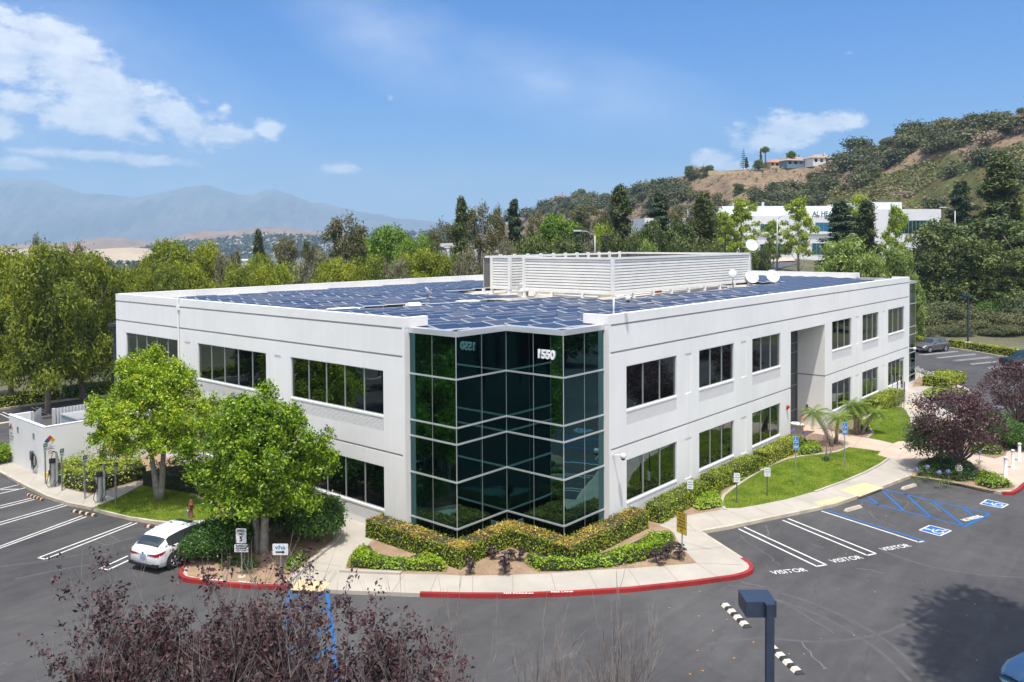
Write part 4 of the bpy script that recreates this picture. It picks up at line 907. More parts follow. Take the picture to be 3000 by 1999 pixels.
L_dkbush = LEAF('leaf_darkbush', [(.02, .05, .012), (.045, .10, .018), (.09, .17, .03)], .2, .35, .5, 1.3)
L_palm = LEAF('leaf_palm', [(.06, .10, .015), (.11, .17, .02), (.20, .26, .04)], .25, .45, .4, 2)
L_scrub = LEAF('leaf_scrub', [(.04, .05, .022), (.075, .085, .035), (.12, .12, .05), (.17, .14, .08)], .12, .6, .6, .3)
L_shadow = L_oak

DIM = {}
def mk_ficus(seed, H, R, fork=5, dd=1., zb=2.2):
    g = np.random.default_rng(seed); rg = random.Random(seed)
    cs, rs_ = [], []
    nb = 44
    for k in range(nb):
        f_ = (k+.5)/nb; z = zb+.35+(H-zb-1.1)*f_; pr = (1-abs(f_-.34)*1.0)**.8*R*.86; a = k*2.4+rg.uniform(-.3, .3); rr = pr*rg.uniform(.45, 1.0)
        cs.append((rr*cos(a), rr*sin(a), z)); rs_.append((.62+.42*(1-f_)*rg.uniform(.4, 1.3),)*2+(.55,))
    for k in range(20):
        a = rg.uniform(0, 6.28); rr = rg.uniform(.1, .95)*R; cs.append((rr*cos(a), rr*sin(a), H*(.93-.42*(rr/R)**2)+rg.uniform(-.5, .6))); rs_.append((.32, .32, .8))
    C, N_ = clumps(g, cs, rs_, 2300, 22, .125, 1, .62, .5)
    me = leaves('crown', C, N_, .165, L_ficus, .42, 0, .8, seed)
    tr = MB(); rgn = rg
    for dx, dy in ((.16, 0), (-.12, .1), (.0, -.15)):
        P = limbs(tr, (dx*dd, dy*dd, -.1), (dx*fork, dy*fork, 2.4), .19, .11, 5, .03, rgn)
        for q_ in range(5):
            a = rgn.uniform(0, 6.28); r_ = rgn.uniform(.3, .7)*R; limbs(tr, P[-1], (r_*cos(a), r_*sin(a), rgn.uniform(.45, .85)*H), .07, .015, 5, .12, rgn)
    return tree_thing('broadleaf_tree', me, tr, m_bark2, 'tree')
def mk_round(seed, mat, kind, H=8, R=4, nb=22, ncl=750, per=10, ls=.34, low=.28, cat='tree', bark=None, lumps=.34, tk=.4):
    g = np.random.default_rng(seed); rg = random.Random(seed); cs = []; rs_ = []
    for k in range(nb):
        f_ = (k+.5)/nb; z = H*(low+(1-low-.1)*f_); pr = sqrt(max(.05, 1-((f_-.35)/.72)**2))*R*.72; a = k*2.4+rg.uniform(-.5, .5); rr = pr*rg.uniform(.3, 1)
        s = R*lumps*rg.uniform(.75, 1.3); cs.append((rr*cos(a), rr*sin(a), z)); rs_.append((s, s, s*.85))
    C, N_ = clumps(g, cs, rs_, ncl, per, .26, 1, .5, .3)
    me = leaves('crown', C, N_, ls, mat, .6, 0, .7, seed)
    tr = MB(); P = limbs(tr, (0, 0, -.3), (rg.uniform(-.2, .2), 0, H*tk), min(.4, .035*H), min(.25, .02*H), 5, .08, rg)
    for q_ in range(6):
        a = rg.uniform(0, 6.28); limbs(tr, P[-1], (R*.6*cos(a), R*.6*sin(a), H*rg.uniform(max(.6, tk), .9)), .010*H, .004*H, 4, .2, rg)
    return tree_thing(kind, me, tr, bark or m_bark1, cat)
def mk_pepper(seed, H=11, R=5):
    g = np.random.default_rng(seed); rg = random.Random(seed); cs = []; rs_ = []
    for k in range(26):
        f_ = (k+.5)/26; z = H*(.16+.78*f_); pr = sqrt(max(.05, 1-((f_-.35)/.75)**2))*R*.75; a = k*2.4+rg.uniform(-.5, .5); rr = pr*rg.uniform(.35, 1)
        s = R*.30*rg.uniform(.7, 1.35); cs.append((rr*cos(a), rr*sin(a), z)); rs_.append((s, s, s*.9))
    C, N_ = clumps(g, cs, rs_, 1500, 15, .27, 1.15, .6, .45)
    me = leaves('crown', C, N_, .34, L_pepper, .42, .22, .65, seed)
    tr = MB(); P = limbs(tr, (0, 0, -.3), (.3, 0, H*.35), .32, .2, 5, .1, rg)
    for q_ in range(6):
        a = rg.uniform(0, 6.28); limbs(tr, P[-1], (R*.6*cos(a), R*.6*sin(a), H*rg.uniform(.55, .85)), .12, .03, 4, .3, rg)
    return tree_thing('pepper_tree', me, tr, m_bark1, 'tree')
def mk_euc(seed, mat, H=14, R=3.6):
    g = np.random.default_rng(seed); rg = random.Random(seed); cs = []; rs_ = []; tr = MB()
    P = limbs(tr, (0, 0, -.3), (rg.uniform(-.6, .6), rg.uniform(-.5, .5), H*.92), .28, .05, 8, .15, rg)
    for k in range(26):
        f_ = (k+1)/26; z = H*(.22+.76*f_); a = k*2.4+rg.uniform(-.6, .6); rr = R*(1-.62*f_**1.4)*rg.uniform(.25, 1.0); c = (rr*cos(a), rr*sin(a), z); s = R*.25*rg.uniform(.6, 1.25)*(1-.35*f_)
        cs.append(c); rs_.append((s, s, s*1.2)); j = min(7, int(f_*7)); limbs(tr, P[j], c, .06, .015, 3, .15, rg)
    C, N_ = clumps(g, cs, rs_, 800, 14, .26, 1.5, .3, .1)
    me = leaves('crown', C, N_, .36, mat, .35, .4, .8, seed)
    return tree_thing('eucalyptus_tree', me, tr, m_bark2, 'tree')
def mk_conifer(seed, mat, kind, H=14, R=3, layers=22, flat=.35, ls=.34, start=.12, irregular=.25, per=12, ncl=900, taper=1.0):
    g = np.random.default_rng(seed); rg = random.Random(seed); P = []; Nn = []; tr = MB()
    T_ = limbs(tr, (0, 0, -.3), (rg.uniform(-.2, .2), 0, H*.985), .24, .03, 8, .05, rg)
    nb = int(ncl/12)
    for k in range(nb):
        f_ = (k/nb)**.9; lay = round(f_*layers)/layers; z = H*(start+(1-start)*lay); a = rg.uniform(0, 6.28); L = R*(1-f_)**(.75*taper)*rg.uniform(1-irregular*2, 1.1)+.25
        droop = -.12*L if kind == 'cedar_tree' else .18*L
        if L > .8: tr.tube([(0, 0, z), (L*.8*cos(a), L*.8*sin(a), z+droop*.8)], [.05, .015], 4)
        for q_ in range(12):
            t_ = g.uniform(.25, 1.0); w = L*.22*(1-t_*.4); P.append((L*t_*cos(a)+g.normal()*w, L*t_*sin(a)+g.normal()*w, z+droop*t_+g.normal()*w*flat)); Nn.append((.3*cos(a), .3*sin(a), .9))
    P = np.array(P); Nn = np.array(Nn); C = np.repeat(P, per, 0)+g.normal(0, .2, (len(P)*per, 3))*np.array([1, 1, flat+.25]); N_ = np.repeat(Nn, per, 0)
    me = leaves('crown', C, N_, ls, mat, .34, 0, .6, seed)
    return tree_thing(kind, me, tr, m_bark1, 'tree')
def mk_upright(seed, mat, H=12, R=2.6):
    g = np.random.default_rng(seed); rg = random.Random(seed); cs = []; rs_ = []; tr = MB()
    P = limbs(tr, (0, 0, -.3), (0, 0, H*.9), .2, .04, 8, .08, rg)
    for k in range(30):
        f_ = (k+1)/30; z = H*(.2+.78*f_); a = k*2.4; pr = R*sqrt(max(.04, 1-((f_-.35)/.68)**2)); rr = pr*rg.uniform(.3, .95); s = R*.24*rg.uniform(.7, 1.2); cs.append((rr*cos(a), rr*sin(a), z)); rs_.append((s, s, s*1.1))
        if k % 2 == 0: limbs(tr, P[min(7, int(f_*7))], (rr*cos(a), rr*sin(a), z), .05, .012, 3, .1, rg)
    C, N_ = clumps(g, cs, rs_, 900, 9, .2, 1, .4, .3)
    me = leaves('crown', C, N_, .3, mat, .65, 0, .8, seed)
    return tree_thing('plane_tree', me, tr, m_bark2, 'tree')
def mk_bush(seed, mat, kind, R=1.2, H=1.3, ncl=350, per=12, ls=.11, cat='shrub'):
    g = np.random.default_rng(seed); rg = random.Random(seed); cs = [(0, 0, H*.5)]; rs_ = [(R*.8, R*.8, H*.5)]
    for k in range(9):
        a = k*.7; rr = R*.5; cs.append((rr*cos(a), rr*sin(a), H*rg.uniform(.35, .6))); rs_.append((R*.42, R*.42, H*.36))
    C, N_ = clumps(g, cs, rs_, ncl, per, ls*1.0, 1, .75, .3); C[:, 2] = np.maximum(C[:, 2], .03)
    me = leaves('foliage', C, N_, ls, mat, .6, 0, .7, seed)
    r = empty(kind); r['category'] = cat; c = bpy.data.objects.new('foliage', me); COL.objects.link(c); c.parent = r
    st_ = MB()
    for k in range(5): st_.tube([(0, 0, -.05), (R*.5*cos(k*1.3), R*.5*sin(k*1.3), H*.6)], [.03, .01], 5)
    st_.build('stem', m_bark1, r, True)
    return r
def place(root, x, y, z, s=1., rz=0., label=None, group=None, first=None):
    sc_ = s if isinstance(s, tuple) else (s, s, s)
    if not root.get('used'):
        root['used'] = 1; root.location = (x, y, z); root.rotation_euler.z = rz; root.scale = sc_
        if label: root['label'] = label
        if group: root['group'] = group
        return root
    r = dup(root, (x, y, z), rz, sc_, label, group)
    if not group and 'group' in r: del r['group']
    return r

# ---- two leafy trees by the left wall
g0 = G((466.5, 1462), .16)
f1 = mk_ficus(3, 7.35, 3.75, 2.2, .4, 2.3); place(f1, g0[0], g0[1], .16, (1.0, 1.0, 1.0), .4, 'leafy tree with a pale forked trunk on the small lawn by the charging posts')
g1 = G((775, 1622), .16)
f2 = mk_ficus(8, 6.9, 3.15, 2.6, 1., 1.55); place(f2, g1[0]-.0, g1[1]+.2, .16, (1.0, 1.0, 1.0), 2.0, 'bright green leafy tree right behind the speed limit sign')

# ---- hedges: leaf quads over an added dark core that blocks light, following a polyline
def hedge(path, w, h, mat, label, name='hedge', ls=.085, dens=260, z0=.155, cat='hedge', rough=.05, topmat=None, group=None):
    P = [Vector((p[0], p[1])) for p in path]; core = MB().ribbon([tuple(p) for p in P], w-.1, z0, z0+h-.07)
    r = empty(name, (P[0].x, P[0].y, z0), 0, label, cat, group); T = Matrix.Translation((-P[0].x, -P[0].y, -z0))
    o = core.build('light_block_core', M('hedge_core', (.03, .035, .012), .9, var=.4, vs=8), r); o.data.transform(T)
    g = np.random.default_rng(int(abs(P[0].x*100+P[0].y*37))); C = []; N_ = []
    L = [(P[i+1]-P[i]).length for i in range(len(P)-1)]; tot = sum(L); ext = 0 if len(P) < 3 else w/2/(tot/len(L))
    def samp(n):
        k = g.choice(len(L), n, p=np.array(L)/tot); f_ = g.uniform(-ext, 1+ext, n); lo_ = np.where(k == 0, 0, -9); hi_ = np.where(k == len(L)-1, 1, 9); f_ = np.clip(f_, lo_, hi_); A = np.array([tuple(P[i]) for i in k]); B = np.array([tuple(P[i+1]) for i in k]); d = unit(B-A); return A+(B-A)*f_[:, None], np.stack([-d[:, 1], d[:, 0]], 1)
    nt = int(tot*w*dens)
    c, nn = samp(nt); u = g.uniform(-.5, .5, nt); wob = rough*np.sin(c[:, 0]*2.1+c[:, 1]*1.7)+g.normal(0, rough*.6, nt)
    C.append(np.column_stack([c+nn*(u*w)[:, None], z0+h-.04+wob-.10*(np.abs(u)*2)**4])); N_.append(np.tile([0, 0, 1.], (nt, 1)))
    for sd in (-1, 1):
        ns = int(tot*h*dens); c, nn = samp(ns); f_ = g.uniform(0, 1, ns)
        C.append(np.column_stack([c+nn*(sd*(w/2-.03)+g.normal(0, rough*.6, ns))[:, None], z0+f_*h])); N_.append(np.column_stack([nn*sd, np.full(ns, .35)]))
    for e, dd in ((P[0], P[0]-P[1]), (P[-1], P[-1]-P[-2])):
        ns = int(w*h*dens); dd = dd.normalized(); n_ = np.array([-dd.y, dd.x]); u = g.uniform(-.5, .5, ns)*w
        C.append(np.column_stack([np.array(tuple(e))+np.array(tuple(dd))*(.02)+n_*u[:, None]+g.normal(0, .03, (ns, 2)), z0+g.uniform(0, 1, ns)*h])); N_.append(np.tile([dd.x, dd.y, .3], (ns, 1)))
    C = np.vstack(C); N_ = np.vstack(N_)
    for p in P[1:-1]:
        ns = int(w*w*dens*.7); q_ = np.array(tuple(p))+g.uniform(-.5, .5, (ns, 2))*w*.85; C = np.vstack([C, np.column_stack([q_, np.full(ns, z0+h-.04)+g.normal(0, .03, ns)])]); N_ = np.vstack([N_, np.tile([0, 0, 1.], (ns, 1))])
    C = C-np.array([P[0].x, P[0].y, z0])
    me = leaves('foliage', C, N_, ls, mat, .62, 0, .55, 3); o = bpy.data.objects.new('foliage', me); COL.objects.link(o); o.parent = r
    if topmat:
        me.materials.append(topmat); k = len(C); idx = (N_[:, 2] > .9).astype(np.int32); me.polygons.foreach_set('material_index', idx)
    return r
def cover(poly, h, mat, label, name='ground_cover', ls=.10, dens=240, z0=.155, cat='ground cover plant', lump=.25):
    """low spreading plant filling a polygon"""
    P = np.array(poly); g = np.random.default_rng(len(P)+int(abs(P[0, 0]*50))); lo, hi = P.min(0), P.max(0)
    def inside(q_):
        r_ = np.zeros(len(q_), bool); n = len(P)
        for i in range(n):
            a, b_ = P[i], P[(i+1) % n]; c = ((a[1] > q_[:, 1]) != (b_[1] > q_[:, 1])) & (q_[:, 0] < (b_[0]-a[0])*(q_[:, 1]-a[1])/(b_[1]-a[1]+1e-12)+a[0]); r_ ^= c
        return r_
    def edge(q_):
        d = np.full(len(q_), 9.); n = len(P)
        for i in range(n):
            a, b_ = P[i], P[(i+1) % n]; ab = b_-a; t_ = np.clip(((q_-a)@ab)/(ab@ab+1e-9), 0, 1); d = np.minimum(d, np.linalg.norm(q_-(a+t_[:, None]*ab), axis=1))
        return d
    n = int((hi-lo)[0]*(hi-lo)[1]*dens); q_ = g.uniform(0, 1, (n, 2))*(hi-lo)+lo; q_ = q_[inside(q_)]; ed = edge(q_)
    H_ = h*np.clip(ed/.22, .12, 1)**.5*(1+lump*np.sin(q_[:, 0]*3.1+1)*np.cos(q_[:, 1]*2.7)); z = H_*g.uniform(.7, 1.05, len(q_))
    low = g.uniform(0, 1, len(q_)) < .3; z = np.where(low & (ed < .3), z*g.uniform(0, 1, len(q_)), z)
    N_ = np.tile([0, 0, 1.], (len(q_), 1)); c0 = P.mean(0)
    N_[:, :2] = unit(q_-c0)*np.where(ed < .25, 1.0, .15)[:, None]
    r = empty(name, (c0[0], c0[1], z0), 0, label, cat); C = np.column_stack([q_-c0, z])
    me = leaves('foliage', C, N_, ls, mat, .62, 0, .6, 5); o = bpy.data.objects.new('foliage', me); COL.objects.link(o); o.parent = r
    cc = np.array([c0+(p-c0)*(1-.16/max(.3, np.linalg.norm(p-c0))) for p in P]); MB().prism([tuple(p-c0) for p in cc], -.01, h*.62).build('light_block_core', M('hedge_core', (.03, .035, .012)), r)  # solid dark core added under the leaves to block light
    return r
hedge([(-.62, 7.95), (-.62, 2.62), (2.62, 2.62), (2.62, -.75), (8.0, -.75)], 1.0, .84, L_hedge, 'clipped zigzag hedge with bronze tips wrapping the foot of the glass corner', ls=.085, dens=420, topmat=L_redtop)
g4 = lambda *ps: [G(R4(*p), .155) for p in ps]; g5 = lambda *ps: [G(R5(*p), .155) for p in ps]; g7 = lambda *ps: [G(R7(*p), .155) for p in ps]; g1_ = lambda *ps: [G(R1(*p), .155) for p in ps]
cover(g4((360, 395), (395, 355), (450, 345), (470, 385), (560, 405), (650, 415), (720, 380), (780, 400), (830, 430), (820, 450), (740, 448), (600, 445), (450, 438), (350, 428)), .42, L_green, 'bright green low planting at the left tip of the corner bed', dens=500, ls=.10)
cover(g4((1190, 400), (1230, 385), (1300, 420), (1430, 425), (1560, 400), (1700, 350), (1790, 305), (1850, 285), (1905, 290), (1920, 340), (1850, 372), (1760, 400), (1640, 425), (1500, 440), (1370, 448), (1260, 450), (1215, 425)), .5, L_green, 'bright green low planting sweeping along the right side of the corner bed', dens=500, ls=.10)
hb = lambda a, b: [(a, -.72), (b, -.72)]
hedge([(9.0, -.95), (14.1, -.72)], .95, .85, L_hedge, 'clipped hedge below the first ground floor window right of the glass corner', dens=380)
hedge([(14.9, -.72), (20.4, -.72)], .95, .9, L_hedge, 'clipped hedge below the second ground floor window right of the glass corner', dens=340)
hedge([(21.4, -.72), (26.9, -.72)], .95, .9, L_hedge, 'clipped hedge below the third window, ending at the entrance recess', dens=300)
hedge([(41.0, -.9), (47.6, -.9)], 1.3, 1.0, L_hedge, 'clipped hedge under the windows beyond the palms, near the far door', dens=240, ls=.11)
cover(g5((650, 1375), (690, 1320), (760, 1285), (810, 1262), (860, 1270), (850, 1330), (878, 1375), (780, 1400), (700, 1408)), .38, L_green, 'bright green low planting at the left end of the mow strip', dens=380)
cover(g5((920, 1215), (960, 1180), (1020, 1140), (1060, 1130), (1062, 1160), (1000, 1205), (940, 1235)), .42, L_green, 'bright green clump between the second hedge and the mow strip', dens=380)
cover(g5((1120, 1100), (1150, 1075), (1190, 1080), (1185, 1105), (1140, 1120)), .4, L_green, 'small bright green clump in bare soil beside the third hedge', dens=380)
cover(g5((1380, 1030), (1385, 985), (1450, 965), (1540, 968), (1560, 1000), (1480, 1025)), .45, L_green, 'bright green low planting behind the left blue parking sign', dens=340)
cover(g5((1385, 950), (1400, 925), (1440, 925), (1440, 955)), .45, L_dkbush, 'grassy green tuft between the bins and the bright planting', dens=340)
cover(g5((1760, 850), (1770, 810), (1820, 800), (1890, 840), (1870, 860), (1800, 858)), .5, L_green, 'bright green low planting at the foot of the leaning palms', dens=240)
cover(g5((1640, 760), (1700, 715), (1800, 720), (1860, 700), (1870, 735), (1800, 775), (1700, 790)), .6, L_green, 'mixed green planting under the window behind the palms', dens=200)
cover(g5((1870, 730), (1900, 700), (2000, 665), (2060, 650), (2095, 660), (2095, 685), (1990, 700), (1900, 742)), .45, L_green, 'bright green strip in front of the far hedge by the second lawn', dens=200)
hedge([(56.2, -1.7), (61.5, -2.0)], 2.2, .95, L_hedge, 'rounded hedge at the far corner of the building beside white flowers', dens=160, ls=.13)
# shrubs by the left planting
b1 = mk_bush(21, L_dkbush, 'shrub', 1.35, 1.75, 1300, 14, .12)
hx = G(Z5(650, 585), .16); place(b1, hx[0]+.42, hx[1]+.42, .14, (.72, .72, .66), .3, 'rounded glossy shrub in front of the white car')
hx = G(Z5(870, 560), .16); place(b1, hx[0]+.5, hx[1]+.9, .14, (1.0, 1.0, .85), 1.3, 'dark glossy shrub between the white car and the speed limit sign')
hx = G(Z5(1680, 425), .16); place(b1, hx[0]+.2, hx[1]+.5, .14, (.95, .95, 1.15), 2.3, 'dense dark green shrub beside the walkway by the left wall')
hx = G(Z5(1480, 380), .16); place(b1, hx[0]+.2, hx[1]+.9, .14, (1.1, 1.1, 1.15), 3.3, 'dark green shrub behind the trunk of the leafy tree by the walkway')
hx = G(Z5(1350, 250), .16); place(b1, hx[0]+.0, hx[1]+2.0, .14, (1.2, 1.2, 1.2), 4.3, 'dark green shrub against the left wall below the ground floor louvres')
g5_ = [G(Z5(*p), .155) for p in [(1370, 620), (1400, 580), (1500, 540), (1560, 500), (1595, 510), (1580, 560), (1500, 640), (1420, 645)]]
cover(g5_, .35, L_green, 'bright green low planting right of the arrow sign', dens=420)
g5_ = [G(Z5(*p), .155) for p in [(800, 560), (860, 540), (1150, 560), (1180, 610), (1060, 640), (950, 600), (840, 610)]]
cover(g5_, .3, L_dkbush, 'low dark leaves around the foot of the speed limit sign post', dens=300)
# hedge blocks by the charging posts
cover([tuple(p) for p in g1_((385, 900), (415, 965), (600, 1005), (760, 960), (975, 900), (930, 850), (780, 845), (560, 850), (380, 870))]+[(-3.3, 33.0), (-6.0, 33.2)], 1.05, L_hedge, 'broad clipped hedge block behind the charging posts', 'hedge', .11, 260, cat='hedge')
cover([(-4.0, 23.8), (-1.0, 23.4), (-.7, 16.0), (-2.5, 16.5), (-3.1, 20.5)], 1.3, L_dkbush, 'dark hedge along the left wall behind the leafy tree', 'hedge', .12, 220, cat='hedge')
hx = G(R1(-15, 790), .16); place(mk_bush(31, L_green, 'shrub', 1.1, 1.1, 500, 12, .12), hx[0]-.1, hx[1], .1, 1., 0, 'bright green shrub at the left edge beside the white enclosure')
# far left hedges behind the lot
hedge([(-60, 55.3), (-14, 55.2), (-2, 55.4), (3.5, 55.4)], 1.6, .95, L_hedge, 'long clipped hedge behind the far kerb of the left parking lot', dens=90, ls=.16, z0=0)
hedge([(4.6, 55.6), (14, 55.8)], 2.6, .9, L_green, 'short bright hedge at the right end of the left parking lot', dens=90, ls=.16, z0=0)
# right lot hedges
hg = [G(V5(*p)) for p in [(430, 600), (1400, 720)]]; 
hedge([G(V5(440, 590)), G(V5(900, 650)), G(V5(1930, 745))], 1.1, .95, L_hedge, 'clipped hedge behind the grey sport utility car', dens=120, ls=.14, z0=0)
hedge([G(V5(2110, 790)), G(V5(2950, 925)), G(V5(3700, 1040)), G(V5(5000, 1260))], 1.1, .95, L_hedge, 'long clipped hedge to the right of the lamp base', dens=110, ls=.14, z0=0)
# island with the plum tree
cover(g7((690, 1440), (690, 1370), (740, 1345), (860, 1300), (930, 1290), (1040, 1340), (1130, 1400), (1120, 1470), (1000, 1480), (820, 1452)), .4, L_dkbush, 'leafy green planting around the foot of the purple-leaved tree', dens=220)
cover(g7((1100, 1480), (1120, 1425), (1200, 1435), (1290, 1470), (1370, 1505), (1360, 1525), (1220, 1533), (1110, 1505)), .42, L_green, 'bright green low planting at the right tip of the kerbed island', dens=240)
cover(g7((1060, 1270), (1060, 1215), (1150, 1215), (1250, 1235), (1310, 1265), (1300, 1285), (1220, 1290), (1130, 1280)), .4, L_green, 'bright green low planting beyond the path behind the bollards', dens=200)
for (px, py), s, lb in ((R7(1350, 1230), .8, 'olive bush behind the middle bollard'), (R7(1430, 1260), .9, 'olive bush at the right edge behind the farthest bollard'), (R7(1230, 1190), 1.1, 'olive bush beyond the path behind the purple-leaved tree')):
    h_ = G((px, py), .15); place(b1, h_[0]+.6, h_[1]+.3, .1, s, px % 3, lb)
# grey-green shrub left of the plum tree
sh = mk_bush(41, LEAF('leaf_olive', [(.04, .06, .03), (.09, .12, .05), (.16, .19, .09)], .2, .5, .4, 1.5), 'shrub', 1.5, 2.9, 800, 12, .13)
h_ = G(R7(830, 1385), .16); place(sh, h_[0]+.3, h_[1]+.3, .14, (1.05, 1.05, 1.0), 0, 'tall grey-green shrub left of the purple-leaved tree trunk')
# agapanthus flowers
def umbel(col, label, grp, pts, H=.75, R=.13, strap=True):
    m_f = M('flower_'+grp[0], col, .6, var=.2, vs=20); r = empty('flowering_plant'); r['category'] = 'flower'
    st_ = MB().tube([(0, 0, 0), (.03, 0, H)], .012, 4); st_.build('stem', M('flower_stem', (.09, .16, .03), .6), r)
    g = np.random.default_rng(5); d = unit(g.normal(0, 1, (90, 3))); me = leaves('flower_head', np.array([.03, 0, H])+d*R*.8, d, .07, m_f, .5, 0, .4); o = bpy.data.objects.new('flower_head', me); COL.objects.link(o); o.parent = r
    if strap:
        l_ = MB()
        for k in range(14):
            a = k*.45; l_.add([(0, 0, 0), (.2*cos(a-.08), .2*sin(a-.08), .3), (.42*cos(a), .42*sin(a), .12), (.2*cos(a+.08), .2*sin(a+.08), .3)], [(0, 1, 2, 3)])
        l_.build('strap_leaves', L_dkbush, r)
    for k, (p, z0) in enumerate(pts): x, y = G(p, z0+H); place(r, x, y, z0, 1, k, label, grp)
umbel((.26, .25, .62), 'pale blue round flower head on a thin stalk beside the purple-leaved trees', 'blue flowers on thin stalks', [(R7(685, 1388), .15), (R7(768, 1372), .15), (R7(852, 1410), .15), (R7(912, 1403), .15), (R7(1100, 1200), .15), (R7(1130, 1270), .15), (R5(1350, 850), .15), (R5(1340, 860), .15), (R5(1425, 868), .15), (R5(1432, 880), .15), (R5(1420, 890), .15)])
umbel((.75, .75, .68), 'white round flower head rising above the rounded hedge at the far corner', 'white flowers at the far corner', [(V5(500, 1350), .9), (V5(470, 1390), .9), (V5(640, 1415), .8), (V5(560, 1440), .8), (V5(760, 1470), .7), (V5(840, 1500), .7), (V5(955, 1505), .6), (R7(990, 1380), .3)], .6, .22, False)
# aeonium-like black rosettes
m_aeo = LEAF('leaf_black', [(.010, .007, .012), (.022, .012, .018), (.05, .03, .035)], .05, .4, .3, 3)
def rosette(seed, H, n):
    rg = random.Random(seed); r = empty('black_succulent'); r['category'] = 'succulent'; st_ = MB(); V = []; N_ = []
    for k in range(n):
        a = rg.uniform(0, 6.28); rr = rg.uniform(.05, .36); h = H*rg.uniform(.45, 1); c = Vector((rr*cos(a), rr*sin(a), h)); st_.tube([(0, 0, 0), tuple(c*.6+Vector((0, 0, 0))), tuple(c)], [.03, .02, .018], 5)
        for j in range(22):
            b_ = j*2.4; e = .05+.09*(j/22); V.append(tuple(c+Vector((e*cos(b_), e*sin(b_), .04-.03*j/22)))); N_.append((cos(b_)*.5, sin(b_)*.5, .8))
    st_.build('stem', m_bark1, r, True); me = leaves('rosettes', np.array(V), np.array(N_), .12, m_aeo, .45, 0, .15); o = bpy.data.objects.new('rosettes', me); COL.objects.link(o); o.parent = r; return r
ae = [rosette(1, .75, 12), rosette(2, .55, 8)]
for k, (p, j, s, lb) in enumerate([((1105, 452), 0, 1.05, 'tallest black rosette succulent in the bare soil of the corner bed'), ((1045, 385), 1, .9, 'black rosette succulent just left of the tallest one under the bronze hedge'), ((1165, 395), 1, 1.0, 'black rosette succulent just right of the tallest one'), ((935, 455), 0, .8, 'lone black rosette succulent left in the corner bed near the pavement'),
                                   ((1825, 405), 1, 1.0, 'leftmost black rosette succulent of the group by the yellow sign'), ((1875, 385), 0, .85, 'black rosette succulent in the middle of the group by the yellow sign'), ((1930, 385), 1, 1.1, 'black rosette succulent at the foot of the yellow sign post')]):
    x, y = G(R4(*p), .16); place(ae[j], x, y, .15, s, k*1.1, lb)
# palms
def palm(seed, H, lean, az_, nf=34, fl=1.25):
    rg = random.Random(seed); r = empty('palm_tree'); r['category'] = 'palm'; top = Vector((lean*cos(az_), lean*sin(az_), H)); P = [Vector((0, 0, -.1)), Vector((lean*.35*cos(az_), lean*.35*sin(az_), H*.45)), top]
    tr = MB().tube([tuple(p) for p in P], [.13, .10, .09], 9); tr.build('trunk', m_bark1, r, True)
    V = []; Q = []; st_ = MB()
    for k in range(nf):
        a = k*2.4; up = 1.0-1.25*(k/nf); L = fl*rg.uniform(.85, 1.1); pts = []
        for j in range(7):
            f_ = j/6; pts.append(top+Vector((cos(a)*L*f_*(.95), sin(a)*L*f_*.95, L*(up*f_*.9-.75*f_*f_*(1.1-up*.4)))))
        st_.tube([tuple(p) for p in pts], [.012]*6+[.004], 3, False)
        for j in range(1, 26):
            f_ = .12+.88*j/26; i_ = min(5, int(f_*6)); p = pts[i_].lerp(pts[i_+1], f_*6-i_); d = (pts[i_+1]-pts[i_]).normalized(); sd = d.cross(Vector((0, 0, 1))).normalized(); ll = .30*sin(pi*min(1, f_*.85+.1))+.05
            for s_ in (-1, 1):
                e = p+(sd*s_*.85+d*.55+Vector((0, 0, -.35))).normalized()*ll; w = d*.012; b0 = len(V); V += [tuple(p-w), tuple(p+w), tuple(e)]; Q.append((b0, b0+1, b0+2))
    st_.build('frond_ribs', L_palm, r); me = np_mesh('fronds', np.array(V), np.array(Q), L_palm); o = bpy.data.objects.new('fronds', me); COL.objects.link(o); o.parent = r; return r
def lookdir(dx, dy): return atan2((_R*dx+_F*dy)[1], (_R*dx+_F*dy)[0])
for k, (p, H, ln, az_, fl, lb) in enumerate([(R5(1622, 962), 2.15, 1.15, lookdir(-1, .2), 1.15, 'leaning feathery palm, left of the pair in front of the entrance recess'), (R5(1645, 945), 1.75, .15, lookdir(.3, 0), 1.05, 'upright feathery palm, right of the pair in front of the entrance recess'),
                                       (R5(1790, 880), 1.95, .35, lookdir(-.6, .2), 1.1, 'leaning feathery palm at the left of the trio by the second lawn'), (R5(1803, 878), 2.0, .1, lookdir(.2, .2), .9, 'upright feathery palm in the middle of the trio by the second lawn'), (R5(1815, 880), 1.5, 1.2, lookdir(1, .2), .85, 'strongly leaning palm at the right of the trio by the second lawn')]):
    x, y = G(p, .16); q_ = palm(50+k, H, ln, az_, 30, fl); q_.location = (x, y, .15); q_['label'] = lb
